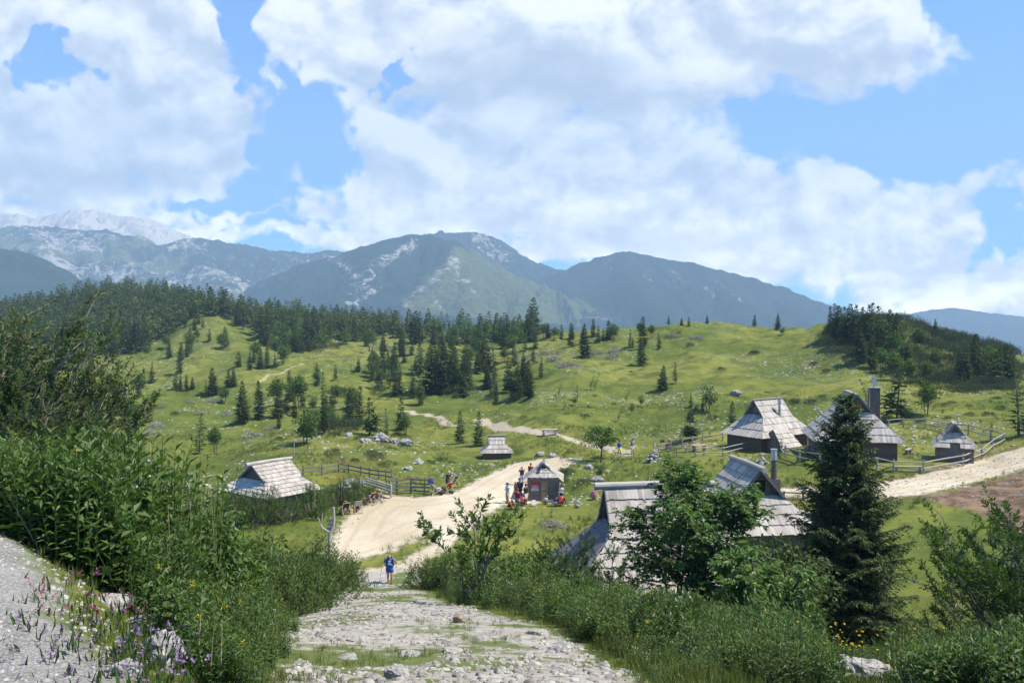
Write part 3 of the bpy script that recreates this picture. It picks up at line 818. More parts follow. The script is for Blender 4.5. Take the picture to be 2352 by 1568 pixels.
# ------------------------------------------------------------------ plant material
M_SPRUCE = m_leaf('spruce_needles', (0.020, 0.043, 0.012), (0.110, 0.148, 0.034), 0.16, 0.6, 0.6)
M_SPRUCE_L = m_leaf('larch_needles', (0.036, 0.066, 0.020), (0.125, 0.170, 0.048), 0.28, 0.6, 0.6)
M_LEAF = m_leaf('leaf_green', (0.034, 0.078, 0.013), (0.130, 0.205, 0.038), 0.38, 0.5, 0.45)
M_LEAF_L = m_leaf('leaf_light', (0.050, 0.100, 0.014), (0.150, 0.220, 0.035), 0.32, 0.5, 0.3)
M_MAPLE = m_leaf('maple_leaf', (0.060, 0.130, 0.030), (0.170, 0.260, 0.066), 0.50, 0.42, 0.2)
M_MUGO = m_leaf('mountain_pine_needles', (0.040, 0.080, 0.016), (0.150, 0.200, 0.048), 0.28, 0.55, 0.3)
M_MUGOD = m_leaf('dark_pine_needles', (0.018, 0.038, 0.011), (0.080, 0.112, 0.028), 0.14, 0.6, 0.6)
M_WILLOW = m_leaf('willow_leaf', (0.040, 0.072, 0.020), (0.130, 0.175, 0.050), 0.34, 0.5, 0.45)
M_HERB = m_leaf('herb_leaf', (0.026, 0.062, 0.012), (0.105, 0.170, 0.034), 0.36, 0.5, 0.35)
M_HERBY = m_leaf('herb_leaf_pale', (0.046, 0.072, 0.020), (0.140, 0.172, 0.055), 0.38, 0.55, 0.35)
M_GRASS = m_leaf('grass_blade', (0.060, 0.100, 0.016), (0.200, 0.210, 0.060), 0.3, 0.6, 0.3)
M_STRAW = m_leaf('dry_stalk', (0.20, 0.16, 0.08), (0.42, 0.36, 0.20), 0.1, 0.7, 0.3)
M_BARK = m_flat('bark', (0.085, 0.068, 0.052), 0.9, 0.4, 9, bmp=0.4)
M_BARKG = m_flat('grey_bark', (0.15, 0.135, 0.115), 0.9, 0.35, 9, bmp=0.4)
M_CATKIN = m_leaf('catkin', (0.10, 0.060, 0.030), (0.24, 0.15, 0.09), 0.1, 0.8, 0.2)
M_YEL = m_leaf('yellow_petal', (0.62, 0.40, 0.01), (0.75, 0.55, 0.03), 0.3, 0.6, 0.1)
M_PINK = m_leaf('pink_petal', (0.34, 0.05, 0.16), (0.50, 0.12, 0.28), 0.3, 0.6, 0.2)
M_LILAC = m_leaf('lilac_petal', (0.30, 0.16, 0.36), (0.44, 0.27, 0.50), 0.3, 0.6, 0.2)
M_WHITEP = m_leaf('white_petal', (0.66, 0.66, 0.60), (0.8, 0.8, 0.76), 0.3, 0.6, 0.1)
M_LIME = m_rock('limestone', (0.22, 0.21, 0.188), (0.42, 0.405, 0.37))
M_PSTONE = m_rock('path_stone', (0.18, 0.165, 0.14), (0.38, 0.36, 0.32))
M_LIMEB = m_rock('brown_stone', (0.16, 0.125, 0.085), (0.34, 0.28, 0.21))
M_BRUSH = m_flat('dead_wood', (0.25, 0.22, 0.20), 0.9, 0.35, 4)


def spruce(h, R, seed, nw=17, nb=8, ns=6, base=0.08, wind=0.2, lean=0.0, gap=None, spray=1.0, thin=1.0, top=1.0):
    g = np.random.default_rng(seed)
    cr, tr = MB(), MB()
    la = g.uniform(0, 2 * PI); lv = np.array([math.cos(la), math.sin(la)]) * lean
    tube(tr, [(lv[0] * t * t * h, lv[1] * t * t * h, h * t) for t in (-0.03, 0.25, 0.5, 0.75, 0.99)], [0.022 * h, 0.017 * h, 0.012 * h, 0.007 * h, 0.0015 * h], 6)
    waz = g.uniform(0, 2 * PI)
    B, Dr, N, L, W, T = [], [], [], [], [], []
    for i in range(nw):
        zf = i / (nw - 1)
        if gap and gap[0] < zf < gap[1]: continue
        Lw = R * (1 - zf) ** 0.82 + 0.025 * h * top
        if zf < 0.12: Lw *= 0.82
        n = max(4, int(nb * (0.55 + 0.5 * (1 - zf))))
        az0 = g.uniform(0, 2 * PI)
        for b in range(n):
            if g.random() > thin: continue
            az = az0 + 2 * PI * b / n + g.normal(0, 0.18)
            ln = Lw * g.uniform(0.62, 1.14) * (1 + wind * math.cos(az - waz))
            z0 = h * (base + (0.985 - base) * zf) + g.normal(0, 0.012 * h)
            s = np.linspace(0.16, 1.0, ns)
            out = np.array([math.cos(az), math.sin(az), 0]); sd = np.array([-out[1], out[0], 0])
            dr = -0.34 * (1 - zf) + 0.42 * zf
            t0 = z0 / h
            P = np.array([lv[0] * t0 * t0 * h, lv[1] * t0 * t0 * h, 0]) + out * (s * ln)[:, None]
            P[:, 2] += z0 + ln * (dr * s + 0.16 * s * s)
            for k in (-1, 1):
                d = out * 0.75 + sd * k * 0.75 + np.array([0, 0, -0.12])
                ll = (0.40 * ln * (1.12 - s) + 0.10 * R) * g.uniform(0.8, 1.25, ns) * spray
                B.append(P); Dr.append(np.tile(d, (ns, 1)) + g.normal(0, 0.22, (ns, 3))); L.append(ll); W.append(ll * 0.50)
                N.append(np.tile([0, 0, 1.0], (ns, 1)) + g.normal(0, 0.35, (ns, 3)))
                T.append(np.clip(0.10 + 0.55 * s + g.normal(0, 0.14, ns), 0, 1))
            B.append(P[-1:]); Dr.append((out + [0, 0, 0.25])[None]); L.append(np.array([0.2 * ln + 0.05 * R])); W.append(np.array([0.1 * ln + 0.03 * R])); N.append(np.array([[0, 0, 1.0]])); T.append(np.array([0.8]))
    leaves(cr, np.concatenate(B), np.concatenate(Dr), np.concatenate(N), np.concatenate(L), np.concatenate(W), np.concatenate(T))
    tip = np.array([lv[0] * h, lv[1] * h, h * 0.93])
    d = g.normal(0, 0.25, (6, 3)); d[:, 2] = 1
    leaves(cr, np.tile(tip, (6, 1)), d, rdir(6, g), 0.10 * h, 0.025 * h, 0.55)
    return cr, tr


def big_spruce(h, R, seed):
    g = np.random.default_rng(seed)
    cr, tr = MB(), MB()
    tube(tr, [(0, 0, h * t) for t in (-0.04, 0.3, 0.6, 0.85, 0.99)], [0.19, 0.14, 0.085, 0.035, 0.006], 8)
    B, Dr, N, L, W, T = [], [], [], [], [], []
    nw = 40
    for i in range(nw):
        zf = i / (nw - 1)
        Lw = R * (1 - zf) ** 0.74 * (0.86 if zf < 0.1 else 1.0) + 0.16
        n = int(4 + 7 * (1 - zf))
        az0 = g.uniform(0, 2 * PI)
        for b in range(n):
            az = az0 + 2 * PI * b / n + g.normal(0, 0.2)
            ln = Lw * g.uniform(0.55, 1.16)
            z0 = h * (0.025 + 0.955 * zf) + g.normal(0, 0.09)
            out = np.array([math.cos(az), math.sin(az), 0]); sd = np.array([-out[1], out[0], 0])
            dr = -0.30 * (1 - zf) + 0.55 * zf

            def at(s):
                p = out[None] * (s * ln)[:, None]; p = p + np.array([0, 0, z0]); p[:, 2] += ln * (dr * s + (0.26 - 0.1 * zf) * s * s)
                return p
            tube(tr, at(np.array([0.0, 0.5, 0.98])), [0.012 + 0.012 * ln, 0.008 + 0.006 * ln, 0.003], 3, caps=False)
            nt = max(4, int(5 + 6.5 * ln))
            s = np.linspace(0.14, 1.0, nt); P0 = at(s)
            for k in (-1, 1):
                tl = ln * 0.42 * (1.08 - s) * g.uniform(0.7, 1.25, nt) + 0.10
                td = out[None] * 0.8 + sd[None] * k + np.array([[0, 0, -0.18]]) + g.normal(0, 0.16, (nt, 3)); td /= np.linalg.norm(td, axis=1, keepdims=True)
                for j in range(nt):
                    m = max(3, int(tl[j] / 0.075))
                    q = np.linspace(0.06, 1.0, m)[:, None]
                    C0 = P0[j] + td[j] * tl[j] * q; C0[:, 2] -= 0.16 * tl[j] * (q[:, 0] ** 2)
                    for kk in (-1, 0, 1):
                        e = np.cross(td[j], [0, 0, 1.0]); dd = td[j][None] * 1.0 + e[None] * kk * 0.85 + np.array([[0, 0, 0.28 if kk == 0 else -0.1]]) + g.normal(0, 0.2, (m, 3))
                        B.append(C0); Dr.append(dd); L.append(g.uniform(0.10, 0.19, m)); W.append(np.full(m, 0.050)); N.append(np.tile([0, 0, 1.0], (m, 1)) + g.normal(0, 0.4, (m, 3)))
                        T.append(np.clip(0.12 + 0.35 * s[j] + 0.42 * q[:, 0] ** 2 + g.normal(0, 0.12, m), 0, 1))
    leaves(cr, np.concatenate(B), np.concatenate(Dr), np.concatenate(N), np.concatenate(L), np.concatenate(W), np.concatenate(T))
    d = g.normal(0, 0.3, (30, 3)); d[:, 2] = 1
    leaves(cr, np.stack([np.zeros(30), np.zeros(30), g.uniform(h * 0.93, h, 30)], 1), d, rdir(30, g), 0.16, 0.035, 0.6)
    return cr, tr


def broadleaf(h, R, seed, trunk=0.35, nstem=1, ncl=42, nl=26, ls=0.14, flat=0.75, up=0.7, spread=None):
    g = np.random.default_rng(seed)
    cr, tr = MB(), MB()
    zc, hz = h * (trunk + (1 - trunk) * 0.5), h * (1 - trunk) * 0.52
    C = []
    while len(C) < ncl:
        v = g.uniform(-1, 1, 3); r = np.linalg.norm(v)
        if r > 1 or r < 0.35: continue
        lump = 0.78 + 0.36 * float(vnoise(np.array([v[0] * 2.2 + seed]), np.array([v[1] * 2.2]), np.array([v[2] * 2.2]))[0])
        w = v * lump
        taper = 1.0 - 0.35 * max(0, w[2])
        C.append([w[0] * R * taper, w[1] * R * taper, zc + w[2] * hz])
    C = np.array(C)
    stems = []
    for k in range(nstem):
        az = 2 * PI * k / nstem + g.uniform(0, 1); off = 0.0 if nstem == 1 else R * 0.22
        b = np.array([math.cos(az) * off * 0.5, math.sin(az) * off * 0.5, -0.03 * h]); tp = np.array([math.cos(az) * off * 1.6 + g.normal(0, 0.04 * R), math.sin(az) * off * 1.6, h * (trunk + 0.42 * (1 - trunk))])
        mid = (b + tp) / 2 + g.normal(0, 0.03 * h, 3) * [1, 1, 0]
        r0 = 0.026 * h / math.sqrt(nstem)
        tube(tr, [b, mid, tp], [r0, r0 * 0.75, r0 * 0.45], 7); stems.append((b, mid, tp, r0))
    for c in C:
        b, mid, tp, r0 = stems[int(g.integers(len(stems)))]
        st = mid + (tp - mid) * g.uniform(0.05, 1.0)
        tube(tr, [st, (st + c) / 2 + [0, 0, -0.05 * R], c], [r0 * 0.32, r0 * 0.2, r0 * 0.08], 4, caps=False)
    cs = (R * hz * R / ncl) ** (1 / 3) * 1.02
    n = ncl * nl
    O = rdir(n, g) * (g.random((n, 1)) ** 0.45) * cs * [1.1, 1.1, flat]
    B = np.repeat(C, nl, 0) + O
    D = O / cs + g.normal(0, 0.55, (n, 3)); D[:, 2] -= 0.25
    Nn = g.normal(0, 0.45, (n, 3)); Nn[:, 2] += up
    ct = g.normal(0, 0.10, ncl)
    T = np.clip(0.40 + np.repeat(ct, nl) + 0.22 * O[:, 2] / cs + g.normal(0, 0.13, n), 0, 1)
    leaves(cr, B, D, Nn, ls * g.uniform(0.7, 1.25, n), ls * 0.62 * g.uniform(0.8, 1.2, n), T)
    return cr, tr


def maple_shrub(h, R, seed, ncl=150, nl=9, ls=0.17):
    """several thin stems, leaves in flat sprays, each leaf of three lobes"""
    g = np.random.default_rng(seed)
    cr, tr = MB(), MB()
    stems = []
    for k in range(7):
        az = g.uniform(0, 2 * PI); rr = R * g.uniform(0.25, 0.95); hh = h * g.uniform(0.70, 1.0) * (1 - 0.25 * rr / R)
        P = np.array([[0.12 * math.cos(az), 0.12 * math.sin(az), -0.2], [rr * 0.30 * math.cos(az), rr * 0.30 * math.sin(az), hh * 0.4], [rr * 0.75 * math.cos(az), rr * 0.75 * math.sin(az), hh * 0.78], [rr * math.cos(az) * 0.9, rr * math.sin(az) * 0.9, hh]])
        tube(tr, P, [0.06, 0.045, 0.025, 0.008], 6); stems.append(P)
    B, D, N, L, W, T = [], [], [], [], [], []
    for c in range(ncl):
        P = stems[int(g.integers(len(stems)))]
        q = g.uniform(0.25, 1.0) ** 0.8 * 3; i = min(int(q), 2); st = P[i] + (P[i + 1] - P[i]) * (q - i)
        az = g.uniform(0, 2 * PI); ln = R * g.uniform(0.18, 0.62) * (1.15 - q / 3 * 0.75)
        e = st + np.array([math.cos(az) * ln, math.sin(az) * ln, ln * g.uniform(-0.15, 0.45)])
        tube(tr, [st, (st + e) / 2 + [0, 0, 0.05], e], [0.014, 0.009, 0.004], 3, caps=False)
        tb = g.normal(0, 0.12)
        for j in range(nl):
            f = g.uniform(0.35, 1.05); p = st + (e - st) * f + g.normal(0, 0.07, 3)
            d = np.array([math.cos(az + g.normal(0, 1.1)), math.sin(az + g.normal(0, 1.1)), g.normal(-0.22, 0.2)])
            n = np.array([g.normal(0, 0.3), g.normal(0, 0.3), 1.0]); s = ls * g.uniform(0.65, 1.2); t = np.clip(0.55 + tb + g.normal(0, 0.17), 0, 1)
            sd = np.cross(n, d); sd /= np.linalg.norm(sd)
            for ang, ll in ((0, 1.0), (0.75, 0.82), (-0.75, 0.82)):
                B.append(p); D.append(d * math.cos(ang) + sd * math.sin(ang)); N.append(n); L.append(s * ll); W.append(s * 0.40); T.append(t)
    leaves(cr, B, D, N, np.array(L), np.array(W), np.array(T))
    return cr, tr


def mugo(R, h, seed, nst=70, shoot=0.26, nn=11):
    """dwarf mountain pine: rising bottle-brush shoots over a hummock"""
    g = np.random.default_rng(seed)
    cr, tr = MB(), MB()
    B, D, N, L, W, T = [], [], [], [], [], []
    for i in range(nst):
        az = g.uniform(0, 2 * PI); r = R * math.sqrt(g.random())
        top = h * (1 - (r / R) ** 2.2) * g.uniform(0.72, 1.12) + 0.12
        p1 = np.array([r * math.cos(az), r * math.sin(az), top])
        if i % 3 == 0:
            tube(tr, [(r * 0.25 * math.cos(az), r * 0.25 * math.sin(az), -0.1), (r * 0.8 * math.cos(az), r * 0.8 * math.sin(az), top * 0.5), p1], [0.04, 0.028, 0.012], 4, caps=False)
        for k in range(5):
            o = p1 + np.array([g.normal(0, 0.16), g.normal(0, 0.16), g.uniform(-0.45, 0.08)]) * (shoot / 0.26)
            ax = np.array([math.cos(az) * 0.5 * r / R + g.normal(0, 0.3), math.sin(az) * 0.5 * r / R + g.normal(0, 0.3), 1.0]); ax /= np.linalg.norm(ax)
            sl_ = shoot * g.uniform(0.7, 1.3)
            q = np.linspace(0, 1, nn)
            th = q * 17 + g.uniform(0, 6)
            _, a, b = frame(ax)
            dd = ax[None] * (0.75 + 0.5 * q[:, None]) + np.outer(np.cos(th), a) + np.outer(np.sin(th), b)
            B.append(o + ax * (q[:, None] * sl_)); D.append(dd); N.append(rdir(nn, g)); L.append(np.full(nn, 0.36 * shoot + 0.02)); W.append(np.full(nn, 0.085 * shoot + 0.008))
            T.append(np.clip(0.15 + 0.42 * q + (0.18 if k == 0 else -0.05) + g.normal(0, 0.1, nn), 0, 1))
    leaves(cr, np.concatenate(B), np.concatenate(D), np.concatenate(N), np.concatenate(L), np.concatenate(W), np.concatenate(T), 0.02)
    return cr, tr


def willow(h, R, seed, nst=16, nleaf=46, ls=0.075, wid=0.30, rosette=False, bend=0.25, catkin=0.0, side=5):
    """shrub of fanning stems; slim leaves along the twigs"""
    g = np.random.default_rng(seed)
    cr, tr = MB(), MB()
    B, D, N, L, W, T = [], [], [], [], [], []
    CB, CD = [], []
    for i in range(nst):
        az = g.uniform(0, 2 * PI); r = R * math.sqrt(g.random()); hh = h * g.uniform(0.55, 1.0) * (1 - 0.3 * (r / R) ** 2)
        P = np.array([[0.1 * math.cos(az), 0.1 * math.sin(az), -0.1], [r * 0.35 * math.cos(az), r * 0.35 * math.sin(az), hh * 0.45], [r * 0.8 * math.cos(az), r * 0.8 * math.sin(az), hh * 0.8], [r * math.cos(az) + g.normal(0, bend * 0.3), r * math.sin(az) + g.normal(0, bend * 0.3), hh]])
        tube(tr, P, [0.012 * h, 0.009 * h, 0.005 * h, 0.002 * h], 5, caps=False)
        tw = [(P[1], P[2], P[3])]
        for k in range(side):
            f = g.uniform(0.3, 1.0); st = P[1] + (P[2] - P[1]) * min(f * 1.6, 1) if f < 0.62 else P[2] + (P[3] - P[2]) * (f - 0.62) / 0.38
            a2 = az + g.normal(0, 1.0); l2 = h * g.uniform(0.14, 0.34)
            e = st + np.array([math.cos(a2), math.sin(a2), g.uniform(0.5, 1.6)]) * l2 * 0.6
            tube(tr, [st, (st + e) / 2 + g.normal(0, 0.02, 3), e], [0.004 * h, 0.003 * h, 0.0015 * h], 3, caps=False)
            tw.append((st, (st + e) / 2, e))
        for a, m, e in tw:
            n = nleaf
            q = (g.random(n) ** (0.30 if rosette else 0.75))[:, None]
            p = (1 - q) ** 2 * a + 2 * q * (1 - q) * m + q * q * e + g.normal(0, 0.008, (n, 3))
            ax = (e - m) / (np.linalg.norm(e - m) + 1e-6)
            th = g.uniform(0, 2 * PI, n); _, u, v = frame(ax)
            d = ax[None] * (0.55 + 0.5 * q) + np.outer(np.cos(th), u) + np.outer(np.sin(th), v)
            B.append(p); D.append(d); N.append(np.tile(ax, (n, 1)) + g.normal(0, 0.3, (n, 3))); s = ls * g.uniform(0.6, 1.25, n); L.append(s); W.append(s * wid)
            T.append(np.clip(0.38 + 0.18 * q[:, 0] + g.normal(0, 0.17, n), 0, 1))
            if g.random() < catkin:
                k = 3; qq = g.uniform(0.4, 0.95, (k, 1)); CB.append((1 - qq) ** 2 * a + 2 * qq * (1 - qq) * m + qq * qq * e); CD.append(rdir(k, g) + [0, 0, 0.4])
    leaves(cr, np.concatenate(B), np.concatenate(D), np.concatenate(N), np.concatenate(L), np.concatenate(W), np.concatenate(T))
    if CB:
        CB = np.concatenate(CB); CD = np.concatenate(CD)
        for k in range(3): leaves(cr, CB, CD, rdir(len(CB), g), ls * 0.9, ls * 0.5, 0.5, mi=1)
    return cr, tr


def herb(h, R, seed, nst=12, nl=20, ls=0.11, wid=0.2, flower=None, stalk=0.06):
    """clump of upright leafy stems"""
    g = np.random.default_rng(seed)
    mb = MB()
    for i in range(nst):
        az = g.uniform(0, 2 * PI); r = R * math.sqrt(g.random()); hh = h * g.uniform(0.6, 1.1)
        b = np.array([r * math.cos(az), r * math.sin(az), -0.05]); e = b + np.array([g.normal(0, 0.10) * hh + 0.1 * r * math.cos(az), g.normal(0, 0.10) * hh + 0.1 * r * math.sin(az), hh])
        m = (b + e) / 2 + [0, 0, 0.06 * hh]
        tube(mb, [b, m, e], [0.0055, 0.0045, 0.002], 3, 0.25, caps=False)
        q = np.linspace(0.12, 1.0, nl)[:, None]
        p = (1 - q) ** 2 * b + 2 * q * (1 - q) * m + q * q * e
        th = np.arange(nl) * 2.4 + g.uniform(0, 6)
        d = np.stack([np.cos(th), np.sin(th), 0.15 + 0.9 * q[:, 0] ** 2], 1) + g.normal(0, 0.15, (nl, 3))
        s = ls * (1.15 - 0.55 * q[:, 0] ** 2) * g.uniform(0.7, 1.2, nl)
        leaves(mb, p, d, np.tile([0, 0, 1.0], (nl, 1)) + g.normal(0, 0.25, (nl, 3)), s, s * wid, np.clip(0.28 + 0.4 * q[:, 0] + g.normal(0, 0.12, nl), 0, 1), 0.1)
        if flower and g.random() < flower[1]:
            k = 9; leaves(mb, e + g.normal(0, 0.012, (k, 3)), rdir(k, g) + [0, 0, 0.3], rdir(k, g), flower[2], flower[2] * 0.6, 0.5, mi=flower[0])
    return mb


def tuft(h, R, seed, n=22, w=0.010):
    g = np.random.default_rng(seed); mb = MB()
    az = g.uniform(0, 2 * PI, n); r = R * np.sqrt(g.random(n))
    b = np.stack([r * np.cos(az), r * np.sin(az), np.full(n, -0.02)], 1)
    d = np.stack([np.cos(az) * 0.35, np.sin(az) * 0.35, np.ones(n)], 1) + g.normal(0, 0.28, (n, 3)); d[:, 2] = np.abs(d[:, 2]) + 0.3
    leaves(mb, b, d, np.stack([np.cos(az), np.sin(az), np.full(n, 0.2)], 1), h * g.uniform(0.5, 1.15, n), w, np.clip(g.normal(0.42, 0.2, n), 0, 1), 0.10)
    return mb


# ------------------------------------------------------------------ stones
def ico(sub):
    t = (1 + 5 ** 0.5) / 2
    V = [(-1, t, 0), (1, t, 0), (-1, -t, 0), (1, -t, 0), (0, -1, t), (0, 1, t), (0, -1, -t), (0, 1, -t), (t, 0, -1), (t, 0, 1), (-t, 0, -1), (-t, 0, 1)]
    T = [(0, 11, 5), (0, 5, 1), (0, 1, 7), (0, 7, 10), (0, 10, 11), (1, 5, 9), (5, 11, 4), (11, 10, 2), (10, 7, 6), (7, 1, 8), (3, 9, 4), (3, 4, 2), (3, 2, 6), (3, 6, 8), (3, 8, 9), (4, 9, 5), (2, 4, 11), (6, 2, 10), (8, 6, 7), (9, 8, 1)]
    V = [np.array(v) / np.linalg.norm(v) for v in V]
    for _ in range(sub):
        c, N = {}, []

        def mid(a, b):
            k = (min(a, b), max(a, b))
            if k not in c:
                m = V[a] + V[b]; V.append(m / np.linalg.norm(m)); c[k] = len(V) - 1
            return c[k]
        for a, b, d in T:
            x, y, z = mid(a, b), mid(b, d), mid(d, a); N += [(a, x, z), (b, y, x), (d, z, y), (x, y, z)]
        T = N
    return np.array(V), np.array(T)


_ICO = {k: ico(k) for k in (1, 2, 3, 4)}


def rock(seed, sub=3, flat=0.62, facets=9, rough=0.10):
    g = np.random.default_rng(seed)
    V, T = _ICO[sub]; V = V.copy()
    V = V * (1 + 0.16 * fbm(V[:, 0] * 1.6 + seed, V[:, 1] * 1.6, V[:, 2] * 1.6, octv=3))[:, None]
    for k in range(facets):
        n = g.normal(size=3); n /= np.linalg.norm(n); c = g.uniform(0.55, 0.85)
        d = np.maximum(V @ n - c, 0); V = V - d[:, None] * n * 0.9
    V = V * (1 + rough * fbm(V[:, 0] * 5 + seed, V[:, 1] * 5, V[:, 2] * 5, octv=3))[:, None]
    V = V * [1, g.uniform(0.65, 1.0), flat]
    mb = MB(); mb.add(V, T)
    return mb


def brush_pile(R, h, seed, n=120):
    g = np.random.default_rng(seed); mb = MB()
    for i in range(n):
        az = g.uniform(0, 2 * PI); r = R * math.sqrt(g.random()); z = h * (1 - (r / R) ** 2) * g.uniform(0.2, 1.0)
        c = np.array([r * math.cos(az), r * math.sin(az) * 0.6, z]); d = g.normal(size=3) * [1, 0.8, 0.35]; d /= np.linalg.norm(d)
        l = g.uniform(0.5, 1.2) * (0.35 + 0.25 * R)
        tube(mb, [c - d * l / 2, c + g.normal(0, 0.06, 3), c + d * l / 2], [0.028, 0.022, 0.010], 3, g.random(), caps=False)
    return mb


def TM(x, y, z, rz=0.0, s=1.0, tilt=None):
    M = Matrix.Translation((x, y, z)) @ Matrix.Rotation(rz, 4, 'Z')
    if tilt: M = M @ Matrix.Rotation(tilt[0], 4, 'X') @ Matrix.Rotation(tilt[1], 4, 'Y')
    sc = (s, s, s) if not isinstance(s, tuple) else s
    return np.array(M @ Matrix.Diagonal((*sc, 1)))


def scatter(name, protos, places, mats, smooth=False):
    """many copies of small ground cover merged into one object, vectorised"""
    mb = MB()
    data = [p.arrays() + (np.concatenate(p.qm) if p.qm else np.zeros(0, int), np.concatenate(p.tm) if p.tm else np.zeros(0, int)) for p in protos]
    P = np.asarray(places, float)      # x y z rz s proto tint
    for k, (V, Q, T, ti, qm, tm) in enumerate(data):
        p = P[P[:, 5].astype(int) == k]
        if not len(p): continue
        c, s = np.cos(p[:, 3])[:, None], np.sin(p[:, 3])[:, None]
        X = (V[None, :, 0] * c - V[None, :, 1] * s) * p[:, 4:5] + p[:, 0:1]
        Y = (V[None, :, 0] * s + V[None, :, 1] * c) * p[:, 4:5] + p[:, 1:2]
        Z = V[None, :, 2] * p[:, 4:5] + p[:, 2:3]
        W = np.stack([X, Y, Z], -1).reshape(-1, 3)
        ti2 = np.clip(ti[None] + p[:, 6:7], 0, 1).ravel()
        off = (np.arange(len(p)) * len(V))[:, None, None]
        mb.v.append(W); mb.tint.append(ti2)
        if len(Q): mb.q.append((Q[None] + off).reshape(-1, 4) + mb.n); mb.qm.append(np.tile(qm, len(p)))
        if len(T): mb.t.append((T[None] + off).reshape(-1, 3) + mb.n); mb.tm.append(np.tile(tm, len(p)))
        mb.n += len(W)
    return mb.build(name, mats, smooth=smooth)
# ------------------------------------------------------------------ huts
M_SHING = m_wood('grey_shingle', (0.20, 0.175, 0.145), (0.52, 0.475, 0.41), (22, 22, 3))
M_SHINGP = m_wood('pale_shingle', (0.42, 0.38, 0.32), (0.62, 0.57, 0.50), (22, 22, 3))
M_DARKWOOD_SHADE = m_wood('dark_wood_shaded_hip', (0.085, 0.082, 0.085), (0.20, 0.195, 0.20), (22, 22, 3))  # dark edge boards; also the painted shade on the big hut's hips
M_WALL = m_wood('brown_timber', (0.068, 0.048, 0.035), (0.17, 0.125, 0.085), (3, 30, 30))
M_WALLG = m_wood('weathered_boards', (0.10, 0.085, 0.068), (0.22, 0.19, 0.155), (30, 30, 3))
M_LOG = m_wood('bleached_log', (0.24, 0.22, 0.19), (0.46, 0.43, 0.38), (3, 30, 30))
M_RAIL = m_wood('grey_rail', (0.20, 0.18, 0.15), (0.40, 0.37, 0.32), (6, 30, 30))
M_FENCED = m_wood('dark_rail', (0.085, 0.075, 0.062), (0.21, 0.19, 0.165), (6, 30, 30))
M_DOORW = m_wood('new_pine_board', (0.33, 0.21, 0.085), (0.50, 0.34, 0.15), (30, 30, 3))
M_CHAIRW = m_wood('pale_beech', (0.34, 0.26, 0.16), (0.52, 0.42, 0.28), (30, 30, 3))
M_TABLE = m_wood('table_board', (0.27, 0.17, 0.095), (0.44, 0.31, 0.19), (3, 30, 30))
M_DARK = m_flat('dark_opening', (0.012, 0.011, 0.010), 0.9, 0.1)
M_REDW = m_flat('red_window', (0.28, 0.025, 0.012), 0.5, 0.2)
M_STEEL = m_flat('zinc', (0.42, 0.42, 0.42), 0.35, 0.15, 5, 0.7)
M_CHIM = m_flat('dark_cladding', (0.075, 0.065, 0.060), 0.6, 0.25, 3, bmp=0.1)
M_PANEL = m_flat('solar_glass', (0.02, 0.025, 0.045), 0.15, 0.1)
M_WHITE = m_flat('white_paint', (0.72, 0.72, 0.70), 0.6, 0.08)


def planks(mb, g, Pf, Lf, Rf, z0, z1, nrm, rows, wmin=0.13, wmax=0.21, th=0.045, mi=0, skip=None):
    """board courses on a roof face. Pf(u, z) -> point; Lf/Rf give the edges at height z"""
    zs = np.linspace(z0, z1, rows + 1)
    nrm = np.asarray(nrm, float)
    for r in range(rows):
        a, b = zs[r], zs[r + 1] + (0.10 * (zs[1] - zs[0]) if r < rows - 1 else 0.0)
        u = min(Lf(a), Lf(b)) + g.uniform(0, 0.05); end = max(Rf(a), Rf(b))
        while u < end - 0.01:
            w = min(g.uniform(wmin, wmax), end - u)
            aa = a - abs(g.normal(0, 0.022))
            u0a, u1a = max(u, Lf(a)), min(u + w, Rf(a)); u0b, u1b = max(u, Lf(b)), min(u + w, Rf(b))
            u += w + 0.004
            if u1a <= u0a and u1b <= u0b: continue
            if skip and skip(r, (u0a + u1a) / 2): continue
            u1a = max(u1a, u0a); u1b = max(u1b, u0b)
            if u1a - u0a < 0.004: u0a = u1a = np.clip((u0b + u1b) / 2, Lf(a), Rf(a))
            if u1b - u0b < 0.004: u0b = u1b = np.clip((u0a + u1a) / 2, Lf(b), Rf(b))
            o = th * 1.7 + g.normal(0, 0.006)
            A, B, Cc, D = Pf(u0a, aa) + nrm * o, Pf(u1a, aa) + nrm * o, Pf(u1b, b) + nrm * th * 0.3, Pf(u0b, b) + nrm * th * 0.3
            a2, b2, c2, d2 = [v - nrm * th for v in (A, B, Cc, D)]
            mb.add([A, B, Cc, D, a2, b2, c2, d2], [[0, 1, 2, 3], [4, 5, 1, 0], [5, 6, 2, 1], [7, 4, 0, 3], [5, 4, 7, 6]], np.clip(g.normal(0.5, 0.30), 0, 1), mi)


